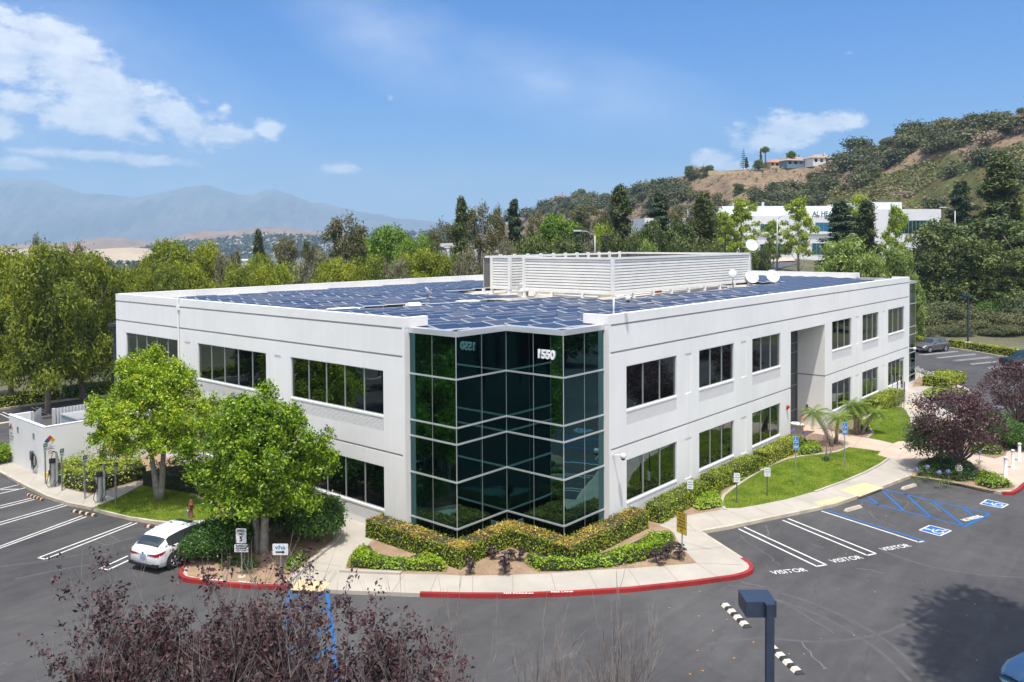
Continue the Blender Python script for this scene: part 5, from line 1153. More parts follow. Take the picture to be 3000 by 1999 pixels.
# bare young tree on the lawn
def bare(seed, H, R, label, x, y, z, leafs=0, lm=None, ls=.07, nl=0, dense=1., name='bare_shrub', cat='shrub', trunks=7, r0=.022, tips=None):
    rg = random.Random(seed); g = np.random.default_rng(seed); r = empty(name, (x, y, z), 0, label, cat); mb = MB(); ends = []
    def grow(p, d, L, rad, lev):
        n = 4; P = [p]
        for k in range(n):
            d = (d+Vector((rg.uniform(-.16, .16), rg.uniform(-.16, .16), rg.uniform(-.04, .12)))).normalized(); P.append(P[-1]+d*L/n)
        mb.tube([tuple(q_) for q_ in P], [rad*(1-.7*k/n) for k in range(n+1)], 4 if lev else 5, False)
        if lev < 3:
            for k in range(int((5 if lev < 2 else 4)*dense)):
                j = rg.randint(1, n); dd = (d+Vector((rg.uniform(-1, 1), rg.uniform(-1, 1), rg.uniform(.0, .6)))*.75).normalized(); grow(P[j], dd, L*rg.uniform(.4, .68), rad*.56, lev+1)
        else: ends.extend(P[1:])
        if lev == 2: ends.extend(P[2:])
    for k in range(trunks):
        a = k*6.28/trunks+rg.uniform(-.3, .3); grow(Vector((.06*cos(a), .06*sin(a), 0)), Vector((R/H*.9*cos(a)*rg.uniform(.3, 1), R/H*.9*sin(a)*rg.uniform(.3, 1), 1)).normalized(), H*rg.uniform(.45, .65), r0, 0)
    VV = np.array(mb.v); kz = H/np.percentile(VV[:, 2], 98.6); kr = R/max(.1, np.percentile(np.hypot(VV[:, 0], VV[:, 1]), 96)); mb.v = [(x_*kr, y_*kr, z_*kz) for x_, y_, z_ in mb.v]; ends = [Vector((e.x*kr, e.y*kr, e.z*kz)) for e in ends]
    mb.build('branches', m_twig, r)
    if leafs:
        E_ = np.array([tuple(e) for e in ends]); 
        E_ = E_[E_[:, 2] > H*(tips or .25)]
        sel = g.choice(len(E_), max(20, int(nl/13))); k = sel[g.integers(0, len(sel), nl)]; C = E_[k]+g.normal(0, .07, (nl, 3)); me = leaves('leaves', C, np.tile([0, 0, 1.], (nl, 1)), ls, lm, .55, 0, 1.2, seed); o = bpy.data.objects.new('leaves', me); COL.objects.link(o); o.parent = r
    return r
x, y = G(R5(1580, 1063), .16); bare(61, 2.7, .8, 'thin nearly leafless sapling on the front lawn', x, y, .16, 1, LEAF('leaf_brown', [(.1, .04, .03), (.25, .12, .08)], .1), .06, 160, .7, 'sapling', 'tree', 3, .03)
cover([ (x+.3*cos(a), y+.3*sin(a)) for a in np.linspace(0, 5.8, 9)], .35, L_dkbush, 'small tuft of leaves around the foot of the thin sapling', 'small_shrub', .07, 500, cat='shrub')
# purple-leaved trees at the right
def mk_plum(seed, H, R, ncl=2600):
    g = np.random.default_rng(seed); rg = random.Random(seed); cs = []; rs_ = []; tr = MB()
    for k in range(30):
        f_ = (k+.5)/30; z = H*(.30+.62*f_); pr = sqrt(max(.05, 1-((f_-.4)/.72)**2))*R*.86; a = k*2.4+rg.uniform(-.4, .4); rr = pr*rg.uniform(.3, 1); s = R*.24*rg.uniform(.7, 1.25); cs.append((rr*cos(a), rr*sin(a), z)); rs_.append((s, s, s*.8))
        limbs(tr, (0, 0, H*.13), (rr*cos(a), rr*sin(a), z), .06, .01, 5, .08, rg)
    limbs(tr, (0, 0, -.2), (0, 0, H*.16), .17, .13, 3, .02, rg)
    C, N_ = clumps(g, cs, rs_, ncl, 8, .17, 1, .3, .3); me = leaves('crown', C, N_, .135, L_plum, .6, 0, .9, seed)
    return tree_thing('purple_tree', me, tr, M('dark_bark', (.13, .10, .09), .9, var=.3, vs=5), 'tree')
pm = mk_plum(71, 5.1, 2.9, 1100); x, y = G((2808, 1392), .16); place(pm, x, y, .15, 1, 0, 'purple-leaved tree with a dark trunk in the kerbed island in front of the bollards')
pos = XD((2985-1500)/FPX*58, 58.); place(pm, pos[0], pos[1], 0, (.92, .92, 1.0), 1.9, 'purple-leaved tree standing farther back at the right edge')
# foreground purple and bare trees, their crowns rising into the bottom of the frame
def fg(px, ytop, Dd, H, R, seed, label, nl, dense=1., trunks=7, ls=.082, tips=.3, r0=.03):
    p = AT(px, ytop, Dd); return bare(seed, H, R, label, p[0], p[1], p[2]-H, 1 if nl else 0, L_plumn, ls, nl, dense, 'purple_tree' if nl > 800 else 'bare_tree', 'tree', trunks, r0, tips)
fg(350, 1763, 13.5, 4.6, .95, 81, 'purple-leaved tree at the bottom left, its crown highest near the white car', 10800, 1.3, 14)
fg(500, 1700, 13.6, 5.0, .55, 80, 'narrow leafy purple shoot rising between the two broad purple-leaved trees at the bottom left', 1872, .9, 6)
fg(345, 1883, 12.8, 3.9, .8, 82, 'low purple-leaved tree at the extreme bottom left', 8640, 1.2, 13)
fg(745, 1733, 14, 5.0, 1.4, 83, 'broad purple-leaved tree at the bottom, below the speed limit sign', 13680, 1.35, 15)
fg(905, 1798, 13.5, 4.6, 1.05, 84, 'purple-leaved tree overlapping the blue hatching', 9360, 1.2, 12)
fg(610, 1848, 13.2, 4.2, .85, 79, 'thinly leaved purple tree filling the gap between the two broad ones at the bottom', 3744, 1.1, 10)
fg(1135, 1780, 13.5, 4.9, .55, 85, 'slender half-bare purple-leaved tree at the bottom centre', 4680, 1.1, 9)
fg(1240, 1890, 13, 4.1, .9, 86, 'low purple-leaved tree right of the slender half-bare one', 4320, 1.1, 10)
fg(1310, 1775, 14, 5.0, .6, 87, 'thin grey bare tree at the bottom centre', 0, 1., 7, r0=.05)
fg(1590, 1860, 13, 4.4, .6, 88, 'dark bare tree with forked twigs at the bottom, middle of the bare three', 0, 1., 7, r0=.06)
fg(1800, 1800, 14, 5.0, .75, 89, 'tall pale bare tree at the bottom, rightmost of the bare three', 0, 1.1, 9, r0=.055)
# ================================================================== BACKGROUND TREES
PEP = [mk_pepper(101), mk_pepper(102)]
EUC = [mk_euc(111, L_euc), mk_euc(112, L_euc)]; EUG = [mk_euc(113, L_euc2, 9, 4.2)]
PIN = [mk_conifer(121, L_pine, 'pine_tree', 14, 2.9, 80, .7, .40, .12, .36, 14, 1300, .85)]
CED = [mk_conifer(131, L_cedar, 'cedar_tree', 13, 4.0, 60, .2, .40, .12, .42, 16, 1500, .95)]
OAK = [mk_round(141, L_oak, 'oak_tree', 9, 5, 24, 1000, 14, .36, .12), mk_round(142, L_oak, 'oak_tree', 9, 5, 24, 1000, 14, .36, .12)]
OKH = [mk_round(143, L_oak, 'oak_tree', 11, 5.2, 32, 1400, 15, .34, .06), mk_round(144, L_oak, 'oak_tree', 11, 5.2, 32, 1400, 15, .34, .06)]
BRT = [mk_round(151, L_bright, 'broadleaf_tree', 12, 4.7, 26, 1100, 14, .36, .12)]
LIM = [mk_upright(161, L_lime), mk_upright(162, L_lime)]
PAL = [mk_round(171, L_pale, 'maple_tree', 11, 4.2, 26, 1000, 12, .34, .10)]
YEL = [mk_round(181, LEAF('leaf_yellowgreen', [(.09, .15, .015), (.2, .27, .02), (.30, .36, .03)], .35), 'broadleaf_tree', 8, 4, 18, 700, 11, .36, .15)]
# kind, px, ytop, distance, width px
BG = [('P', 700, 768, 88, 150), ('P', 800, 772, 84, 150), ('G', 880, 768, 86, 140), ('P', 975, 760, 90, 160), ('P', 1075, 752, 92, 160), ('G', 1165, 760, 90, 130), ('P', 1310, 742, 96, 130), ('O', 1560, 690, 108, 150), ('O', 1650, 700, 108, 150), ('G', 1730, 700, 110, 120), ('O', 1800, 680, 112, 150), ('P', 560, 770, 84, 170), ('P', 470, 776, 80, 150), ('B', 1190, 700, 124, 110), ('E', 1300, 650, 130, 90), ('E', 1350, 640, 128, 90), ('G', 1480, 700, 100, 120), ('O', 2000, 700, 104, 140), ('O', 2080, 720, 106, 120),
      ('P', 20, 728, 70, 230), ('P', 130, 722, 66, 250), ('P', 235, 742, 72, 230), ('P', 325, 790, 78, 170), ('P', -120, 720, 70, 240), ('E', 118, 692, 84, 80), ('E', 215, 716, 84, 110),
      ('P', 385, 785, 80, 130), ('P', 510, 706, 96, 210), ('P', 598, 712, 100, 140), ('P', 440, 745, 100, 120), ('G', 655, 742, 98, 110), ('E', 688, 735, 104, 70), ('N', 757, 676, 150, 52), ('Y', 840, 778, 86, 130), ('P', 770, 745, 110, 110),
      ('E', 842, 696, 108, 95), ('G', 720, 775, 92, 90), ('E', 905, 705, 118, 90), ('E', 1005, 634, 104, 140), ('E', 1052, 700, 104, 120), ('G', 940, 730, 100, 110), ('B', 1135, 664, 130, 180), ('B', 1065, 690, 135, 120), ('B', 1255, 688, 140, 110), ('P', 1250, 733, 96, 190), ('G', 1130, 765, 92, 60),
      ('N', 1352, 582, 112, 72), ('E', 1410, 602, 116, 110), ('E', 1465, 606, 120, 90), ('C', 1507, 588, 112, 100), ('G', 1375, 728, 88, 150), ('G', 1440, 735, 88, 120), ('E', 1580, 622, 138, 90), ('B', 1632, 632, 118, 170), ('C', 1690, 672, 112, 90), ('E', 1725, 600, 150, 110), ('E', 1690, 612, 156, 90), ('Y', 1772, 655, 125, 80), ('N', 1815, 546, 124, 105), ('E', 1780, 620, 140, 80),
      ('C', 1932, 568, 128, 130), ('O', 1905, 655, 112, 150), ('O', 1990, 650, 115, 150), ('A', 1898, 702, 88, 80), ('N', 2060, 565, 118, 100), ('O', 1860, 690, 108, 110), ('L', 2172, 582, 140, 110), ('L', 2112, 622, 138, 90), ('L', 2265, 646, 150, 60), ('L', 2340, 580, 146, 100), ('C', 2465, 592, 130, 150), ('N', 2540, 590, 124, 110), ('L', 2515, 572, 165, 90),
      ('L', 2625, 604, 140, 90), ('A', 2465, 697, 112, 170), ('A', 2550, 738, 108, 120), ('A', 2640, 722, 108, 130), ('O', 2232, 728, 112, 75), ('N', 2932, 460, 140, 160), ('C', 2815, 535, 140, 150), ('Q', 2755, 650, 132, 230), ('Q', 2900, 640, 136, 270), ('Q', 3030, 660, 128, 260), ('Q', 2835, 690, 128, 210), ('Q', 2720, 735, 130, 170), ('Q', 2960, 730, 124, 230), ('L', 2985, 600, 150, 90), ('N', 3060, 600, 135, 120), ('E', 2040, 600, 160, 110), ('E', 1970, 610, 158, 90), ('E', 2095, 590, 170, 90)]
NM = {'P': ('pepper trees', 'yellow-green drooping tree'), 'E': ('eucalyptus trees', 'brownish-green eucalyptus'), 'G': ('grey eucalyptus trees', 'grey-green spreading eucalyptus'), 'N': ('pines', 'dark narrow conifer'), 'C': ('cedars', 'dark layered cedar'), 'O': ('oaks', 'dark dense oak'), 'Q': ('tall oaks', 'broad dark oak on the slope'), 'B': ('green trees', 'round fresh green tree'),
      'L': ('lime-green trees', 'upright lime-green tree'), 'A': ('pale trees', 'pale green maple'), 'Y': ('bright bushes', 'yellow-green round tree')}
KD = {'P': (PEP, 11, 10), 'E': (EUC, 14, 7.2), 'G': (EUG, 9, 8.4), 'N': (PIN, 14, 5.6), 'C': (CED, 13, 8.6), 'O': (OKH, 11, 10.4), 'Q': (OKH, 11, 10.4), 'B': (BRT, 12, 9.4), 'L': (LIM, 12, 5.2), 'A': (PAL, 11, 8.4), 'Y': (YEL, 8, 8)}
ORD = ['first', 'second', 'third', 'fourth', 'fifth', 'sixth', 'seventh', 'eighth', 'ninth', 'tenth', 'eleventh', 'twelfth', 'thirteenth', 'fourteenth', 'fifteenth', 'sixteenth', 'seventeenth', 'eighteenth', 'nineteenth', 'twentieth', 'twenty-first', 'twenty-second']
for kd in KD:
    L_ = sorted([b for b in BG if b[0] == kd], key=lambda b: b[1]); vs, H0, W0 = KD[kd]; vis = 0
    L_ = [b for b in L_ if 0 < b[1] < 3000]+[b for b in L_ if not 0 < b[1] < 3000]
    for k, (_, px, yt, Dd, wp) in enumerate(L_):
        p = AT(px, yt, Dd); z0 = th(p[0], p[1]); H = p[2]-z0; wd = wp*Dd/FPX
        root = vs[k % len(vs)]; H0, W0 = DIM[root.name]; s = wd/W0*(1.12 if kd in 'NCE' else 1.0)
        lb = f'{ORD[k]} {NM[kd][1]} counted from the left beyond the office building'
        if not 0 < px < 3000: lb = f'{NM[kd][1]} just outside the frame beyond the parking lot'
        place(vs[k % len(vs)], float(p[0]), float(p[1]), z0, (s, s*.95, H/H0), k*1.7, lb, 'distant '+NM[kd][0])
# trees standing outside the frame (seen in the mirror glass and by their shadows)
def extra(root, X, Dd, s, lb, rz=0): p = XD(X, Dd); place(root, float(p[0]), float(p[1]), 0, s, rz, lb)
X_ = [(-24, -4), (-30, 8), (-34, 22), (-24, 14), (-40, 36), (-20, -14)]
for k, (u, v) in enumerate([(-21, 2), (-24, 12), (-22, 22), (-30, 30), (-31, 6), (-33, 18), (-28, -4), (-40, 40), (-18, 22), (-20, 29), (-17, 35), (-22, 41), (-26, 47), (-19, 48), (-27, 36)]):
    place(OAK[k % 2] if k % 2 else BRT[0], u, v, 0, (.62, .62, .8), k, f'dark tree at the left edge of the parking lot, mirrored in the glass', 'trees mirrored in the side windows')
for k, (u, v) in enumerate([(4, -28), (14, -30), (24, -31), (35, -31), (46, -32), (57, -34), (-4, -34), (10, -40), (30, -42), (50, -44)]):
    place(OAK[k % 2], u, v, 0, (.6, .6, .75), k, 'dark tree along the far edge of the visitor parking, mirrored in the glass', 'trees mirrored in the front windows')
# tall tree just outside the right edge; its shadow falls over the visitor parking
p = XD(17.4, 20.8); q_ = mk_round(201, L_oak, 'tall_tree', 28, 4.3, 34, 760, 10, .30, .75, tk=.78, lumps=.21); place(q_, float(p[0]), float(p[1]), 0, (1, 1, 1), .5, 'very tall tree just outside the right edge whose crown shades the asphalt')
p = XD(16.6, 18.4); place(q_, float(p[0]), float(p[1]), 0, (1, 1, .98), 2.4, 'second very tall tree outside the right edge, nearer the bottom corner')
for k, (u, v) in enumerate([(62, -24), (68, -34), (74, -44), (80, -30), (60, -46), (90, -40), (44, -38), (20, -38), (84, -55), (70, -60), (100, -50), (98, -22), (104, -30), (110, -38), (116, -46), (96, -36), (106, -54), (120, -34), (92, -30), (88, -24), (126, -44), (112, -26)]):
    place(OAK[k % 2], u, v, 0, (.7, .7, .8), k, 'dark tree at the far end of the visitor parking, mirrored in the glass', 'trees mirrored in the far windows')

# ================================================================== HILLSIDE
RID = [(1380, 700, 900), (1525, 637, 760), (1583, 621, 700), (1640, 593, 640), (1705, 581, 600), (1774, 577, 560), (1863, 561, 520), (1914, 546, 500), (1972, 522, 470), (2048, 506, 440), (2137, 500, 410), (2233, 495, 400), (2297, 488, 400), (2367, 484, 400), (2437, 470, 390), (2488, 452, 380), (2552, 436, 370), (2609, 414, 360), (2679, 400, 350), (2749, 375, 340), (2826, 364, 330), (2902, 358, 320), (2953, 340, 320), (3000, 327, 315), (3150, 290, 310), (3500, 200, 310), (4200, 160, 320)]
rx = np.array([r[0] for r in RID], float); rA = np.arctan((rx-1500)/FPX); rD = np.array([r[2] for r in RID], float)
rZ = np.array([AT(r[0], r[1], r[2])[2] for r in RID])
BS = [(1380, 700), (1525, 560), (1900, 330), (2100, 262), (2400, 245), (2700, 225), (3000, 150), (3500, 120), (4200, 110)]
bA = np.arctan((np.array([b[0] for b in BS], float)-1500)/FPX); bD = np.array([b[1] for b in BS], float)
def hill_pt(a, s):
    """a: azimuth, s: 0 foot .. 1 ridge .. >1 behind"""
    Dr = np.interp(a, rA, rD); Db = np.interp(a, bA, bD); zr = np.interp(a, rA, rZ); Dd = Db+(Dr-Db)*s
    x = CAM[0]+_R[0]*np.tan(a)*Dd+_F[0]*Dd; y = CAM[1]+_R[1]*np.tan(a)*Dd+_F[1]*Dd; zb = terr(x, y)-1
    z0 = terr(CAM[0]+(_R[0]*np.tan(a)+_F[0])*Db, CAM[1]+(_R[1]*np.tan(a)+_F[1])*Db)-1.
    b_ = (np.sin(a*61+s*5)*1.6+np.sin(a*137+s*11+1)*.8+np.sin(a*30-s*14)*1.8)*np.clip(s*3, 0, 1)*np.clip((1-s)*4, 0, 1)*(Dr-Db)/140.
    pr = np.where(s <= 1, .82*s+.18*s*s, 1-(s-1)*1.2)
    return x, y, z0+(zr-z0)*pr+b_
na, ns = 230, 64; A_ = np.linspace(rA[0], rA[-1], na); S_ = np.concatenate([np.linspace(0, 1, 46), np.linspace(1.03, 1.9, ns-46)])
AA, SS = np.meshgrid(A_, S_, indexing='ij'); hxx, hyy, hzz = hill_pt(AA.ravel(), SS.ravel())
hV = np.column_stack([hxx, hyy, hzz]); hQ = np.array([(i*ns+k, (i+1)*ns+k, (i+1)*ns+k+1, i*ns+k+1) for i in range(na-1) for k in range(ns-1)])
m_hill = bpy.data.materials.new('hill_ground'); m_hill.use_nodes = True; q = NT(m_hill.node_tree); b = m_hill.node_tree.nodes['Principled BSDF']
oc = q.n('ShaderNodeTexCoord').outputs['Object']; at = q.n('ShaderNodeAttribute', attribute_name='cover'); cv = at.outputs['Fac']
n1 = q.noise(.045, 6, oc, .65, .8); n2 = q.noise(.35, 5, oc, .7); n3 = q.noise(.11, 4, oc, .6, 1.)
dry = q.ramp(n2, [(.3, (.13, .095, .065)), (.52, (.215, .155, .105)), (.75, (.31, .235, .155))])
dry = q.mix(q.m('MULTIPLY', q.m('GREATER_THAN', n3, .62), .6), dry, (.10, .075, .05))
grn = q.ramp(n2, [(.3, (.045, .055, .022)), (.5, (.085, .10, .035)), (.7, (.16, .12, .05))]); grn = q.mix(q.ramp(n3, [(.45, (0, 0, 0)), (.6, (1, 1, 1))]), grn, (.10, .075, .028))
f = q.ramp(q.m('ADD', cv, q.m('MULTIPLY', q.m('SUBTRACT', n1, .5), .9)), [(.42, (0, 0, 0)), (.56, (1, 1, 1))])
q.l(q.mix(f, dry, grn), b.inputs['Base Color']); b.inputs['Roughness'].default_value = .95; b.inputs['Specular IOR Level'].default_value = .1
me = np_mesh('hillside', hV, hQ, m_hill); me.polygons.foreach_set('use_smooth', [True]*len(me.polygons))
def project(P):
    d = np.asarray(P)-CAM; z = d@_F2; return 1500+FPX*(d@_R3)/z, CY-FPX*(d@_U3)/z
px_, py_ = project(hV); cov = np.zeros(len(hV))
# which ground type covers where: green mats on the lower right slope, dry grass above and to the left
edge_y = np.interp(px_, [1380, 1900, 2150, 2300, 2450, 2560, 2650, 2760, 2860, 3000, 3500], [720, 700, 640, 560, 535, 520, 495, 455, 440, 425, 380])
cov = np.clip(.5+(py_-edge_y)/36., 0, 1)
at_ = me.attributes.new('cover', 'FLOAT', 'POINT'); at_.data.foreach_set('value', cov.astype(np.float32))
ho = bpy.data.objects.new('hillside', me); COL.objects.link(ho); struct(ho)
# shrubs on the hill
SH = [mk_bush(301, L_scrub, 'hill_shrub', 2.6, 3.2, 170, 8, .75), mk_bush(302, LEAF('leaf_hilloak', [(.03, .04, .018), (.065, .075, .03), (.11, .115, .045)], .1, .6, .6, .3), 'hill_shrub', 3.2, 4.2, 200, 8, .8), mk_bush(303, LEAF('leaf_dead', [(.13, .10, .075), (.21, .165, .125), (.28, .22, .17)], .1, .7, .6, .3), 'hill_shrub', 2.6, 2.4, 150, 8, .7)]
rg = random.Random(77); cnt = 0; tries = 0
def dens(px, py):
    e = np.interp(px, [1525, 1900, 2140, 2300, 2450, 2650, 3000], [640, 560, 500, 490, 470, 405, 330])
    band = np.interp(px, [1380, 1900, 2100, 2250, 2400, 2500, 2600, 2700, 3000], [60, 70, 60, 110, 130, 110, 70, 60, 70])
    t_ = (py-e)/band
    if px < 2000: return .75 if t_ < .8 else .2
    if px < 2340: return .12 if py < 560 and px < 2290 else (.22 if px < 2180 else .6)
    if t_ < 1.0: return .95
    return .05
while cnt < 298 and tries < 6000:
    tries += 1; a = rg.uniform(float(rA[1]), float(np.arctan(1650/FPX))); s = rg.uniform(.05, 1.02)**.8; x, y, z = hill_pt(np.array([a]), np.array([s])); x, y, z = float(x[0]), float(y[0]), float(z[0]); px, py = project((x, y, z))
    if py > 640 or rg.random() > dens(px, py): continue
    if 2060 < px < 2480 and s > .80: continue
    k = rg.choices([0, 1, 2], [.35, .5, .15])[0]; sc_ = rg.uniform(.4, 1.2)*(1.25 if px < 2000 else 1.35 if px > 2480 and s > .7 else 1.0)*rg.uniform(.8, 1.2)
    place(SH[k], x, y, z-.5, (sc_*rg.uniform(.8, 1.7), sc_*rg.uniform(.8, 1.5), sc_*rg.uniform(.7, 1.15)), rg.uniform(0, 6), ['olive green scrub bush on the dry hillside', 'dark rounded shrub on the dry hillside', 'grey-brown dead bush on the dry hillside'][k], ['olive bushes on the hillside', 'dark shrubs on the hillside', 'dead bushes on the hillside'][k]); cnt += 1
# low matted scrub (one mass)
n = 26000; g = np.random.default_rng(9); a = g.uniform(rA[1], np.arctan(1700/FPX), n); s = g.uniform(0, 1, n); x, y, z = hill_pt(a, s); P = np.column_stack([x, y, z]); ppx, ppy = project(P); ey = np.interp(ppx, [1380, 1900, 2150, 2300, 2450, 2560, 2650, 2760, 2860, 3000, 3500], [720, 700, 640, 560, 535, 520, 495, 455, 440, 425, 380])
nn = np.sin(x*.09+1.3*np.sin(y*.05))+np.sin(y*.11+1.7*np.sin(x*.06)); keep = ((ppy > ey) & (nn > -.3)) | (g.uniform(0, 1, n) < .12); P = P[keep]; C = np.repeat(P, 3, 0)+g.normal(0, .9, (len(P)*3, 3))*np.array([1, 1, .35])+np.array([0, 0, .4])
me = leaves('hill_scrub', C, np.tile([0, 0, 1.], (len(C), 1)), .95, LEAF('leaf_mat', [(.045, .055, .022), (.085, .11, .04), (.13, .13, .055), (.15, .11, .05)], .1, .7, .75, .05), .8, 0, .5, 4); o = bpy.data.objects.new('hill_scrub', me); COL.objects.link(o); tag(o, 'low matted green and brown scrub covering the lower hillside', 'scrub', kind='stuff')
# retaining wall and ridge houses
def ridge(px, py, Dd): p = AT(px, py, Dd); return Vector(p)
rw = MB(); P0_ = [ridge(px, 502, 395) for px in (2075, 2110, 2160, 2230, 2300)]
for a_, b_ in zip(P0_, P0_[1:]): rw.add([(a_.x, a_.y, a_.z-1.8), (b_.x, b_.y, b_.z-1.8), (b_.x, b_.y, b_.z+.2), (a_.x, a_.y, a_.z+.2), (a_.x+.5, a_.y+.5, a_.z-1.8), (b_.x+.5, b_.y+.5, b_.z-1.8), (b_.x+.5, b_.y+.5, b_.z+.2), (a_.x+.5, a_.y+.5, a_.z+.2)], [(0, 1, 2, 3), (3, 2, 6, 7), (4, 7, 6, 5), (0, 3, 7, 4), (1, 5, 6, 2)])
tag(rw.build('retaining_wall', M('dry_stone', (.42, .33, .2), .9, var=.2, vs=.5)), 'tan retaining wall along the hilltop below the houses', 'wall')
def house(px, py, Dd, w, d, h, rh, mw, mr, label, hip=True, wing=False):
    p = ridge(px, py, Dd); r = empty('house', tuple(p-Vector((0, 0, 1.2))), YAW-pi/2+.25, label, 'house')
    b_ = MB().box(-w/2, w/2, -d/2, d/2, 0, h+1.2); 
    if wing: b_.box(-w/2-3, -w/2, -d/2+.5, d/2-1, 0, h+.4)
    b_.build('wall', mw, r)
    o_ = .5; rf_ = MB(); z = h+1.2; ins = min(w, d)/2 if hip else 0
    vs = [(-w/2-o_, -d/2-o_, z), (w/2+o_, -d/2-o_, z), (w/2+o_, d/2+o_, z), (-w/2-o_, d/2+o_, z), (-w/2-o_+ins, 0, z+rh), (w/2+o_-ins, 0, z+rh)]
    rf_.add(vs, [(0, 1, 5, 4), (2, 3, 4, 5), (1, 2, 5), (3, 0, 4), (0, 3, 2, 1)]).build('roof', mr, r)
    for k in range(4):
        x0 = -w/2+w*(k+.5)/4; f = MB().box(x0-.7, x0+.7, -d/2-.05, -d/2-.01, 1.2+.9, 1.2+min(h-.3, 2.3)).build('window', m_glass2, r)
    MB().box(w/4-.3, w/4+.3, 0, .6, z+rh*.4, z+rh+.9).build('chimney', mw, r)
    return r
m_tile = M('roof_tile', (.33, .25, .19), .8, var=.15, vs=1); m_tile2 = M('roof_terracotta', (.42, .2, .11), .8, var=.15, vs=1)
house(2272, 493, 402, 10, 7, 2.4, 1.8, M('house_tan', (.5, .4, .28), .8), m_tile2, 'low tan house with a terracotta roof on the hilltop, left of the blue one')
house(2325, 489, 398, 12, 8, 2.6, 2.2, M('house_blue', (.12, .19, .27), .8), m_tile, 'blue house with a brown roof on the hilltop behind the palm')
house(2400, 483, 394, 12, 8, 2.8, 2.0, M('house_white', (.62, .64, .66), .8), m_tile, 'white house with a grey hip roof, rightmost on the hilltop')
nfp = mk_conifer(401, L_cedar, 'norfolk_pine', 14, 3.2, 9, .06, .7, .05, .05, 6, 420, 1.2)
for px, yt, yb, Dd, w, root, H0, W0, lb in [(2178, 440, 494, 398, .8, nfp, 14, 6.4, 'tall tiered conifer standing alone on the hilltop left of the houses'), (2187, 462, 496, 396, 1.2, PIN[0], 14, 5.6, 'bushier dark conifer in front of the tiered one on the hilltop'), (2229, 436, 492, 400, .5, PIN[0], 14, 5.6, 'slender dark cypress beside the fan palm on the hilltop'), (2222, 470, 498, 396, 1.4, OAK[0], 9, 10, 'dark bushy tree under the cypress on the hilltop')]:
    p = AT(px, yt, Dd); H = (yb-yt)*Dd/FPX; place(root, float(p[0]), float(p[1]), float(p[2])-H, (H/H0*w, H/H0*w, H/H0), 1, lb)
def fan_palm(px, yt, yb, Dd, lb, s):
    p = AT(px, yt, Dd); H = (yb-yt)*Dd/FPX; r = empty('palm_tree', (float(p[0]), float(p[1]), float(p[2])-H), 0, lb, 'palm'); MB().tube([(0, 0, 0), (.2, 0, H*.5), (0, 0, H)], [.35, .3, .28], 7).build('trunk', m_bark1, r, True)
    g = np.random.default_rng(7); d = unit(g.normal(0, 1, (140, 3))); d[:, 2] = d[:, 2]*.8+.1; me = leaves('fronds', np.array([0, 0, H])+d*s*g.uniform(.5, 1, (140, 1)), np.cross(d, [0, 0, 1.])+.1, s*.9, L_palm, .3, .35, .3); o = bpy.data.objects.new('fronds', me); COL.objects.link(o); o.parent = r
fan_palm(2242, 440, 494, 400, 'tall fan palm on the hilltop beside the dark cypress', 1.9); fan_palm(2318, 455, 492, 396, 'feathery palm in front of the blue hilltop house', 2.2)
for k, (px, yt, yb, Dd, w, lb) in enumerate([(2018, 487, 515, 436, 1.1, 'round tree on the ridge line left of the retaining wall'), (2075, 488, 530, 425, 1.2, 'dark tree just below the left end of the retaining wall'), (1704, 555, 585, 600, 1., 'lone airy tree standing on the far left ridge'), (2165, 540, 575, 360, 1.2, 'dark round shrub alone on the dry slope above the conifers'), (2565, 494, 525, 300, 1.2, 'dark green bush standing alone above the green matted slope'), (2680, 396, 430, 340, 1.5, 'dark oak clump on the ridge at the right')]):
    p = AT(px, yt, Dd); H = (yb-yt)*Dd/FPX; place(OAK[k % 2], float(p[0]), float(p[1]), float(p[2])-H, (H/9*w, H/9*w, H/9), k, lb)

# ================================================================== FAR WHITE BUILDING
def bframe(px, Dd): p = XD((px-1500)/FPX*Dd, Dd); return float(p[0]), float(p[1])
D0 = 205.
far_b = empty('far_office_building', (*bframe(2330, D0), 8.6), YAW-pi/2+.10, 'long white two-storey building with blue glass bands in front of the hillside', 'office building')
k_ = D0/FPX
def fx(px): return (px-2330)*k_
def fz(py): return 13.6-(py-704)*k_-8.6
fb = MB(); m_fw = M('far_white', (.66, .67, .70), .8, var=.03, vs=.3)
fb.box(fx(1880), fx(2130), 0, 25, -2, fz(643)); fb.box(fx(2130), fx(2520), -2, 25, -2, fz(638)); fb.box(fx(2520), fx(2790), 1, 25, -2, fz(618)); fb.box(fx(2095), fx(2700), 6, 24, fz(650), fz(606)); fb.box(fx(2545), fx(2680), 3, 20, fz(620), fz(596))
for a_, b_ in ((2200, 2235), (2355, 2500)): fb.box(fx(a_), fx(b_), -2.4, -2, fz(692), fz(684))
fb.build('wall', m_fw, far_b)
m_fg = M('far_glass', (.10, .30, .38), .05, metal=1.)
for a_, b_, t_, u_, y_ in ((1965, 2022, 667, 690, -.05), (2214, 2265, 662, 685, -2.05), (2380, 2440, 658, 683, -2.05), (2650, 2760, 652, 690, .95), (2213, 2290, 720, 748, -2.05), (2370, 2410, 718, 750, -2.05), (1895, 1920, 668, 690, -.05)):
    w_ = MB().box(fx(a_), fx(b_), y_-.05, y_+.02, fz(u_), fz(t_)).build('window_band', m_fg, far_b); mm = MB()
    for s in range(int((b_-a_)/12)+1): mm.box(fx(a_+s*12)-.05, fx(a_+s*12)+.05, y_-.12, y_-.051, fz(u_), fz(t_))
    mm.build('mullion', m_alud, w_)
m_sgn = M('sign_teal', (.03, .16, .15), .5)
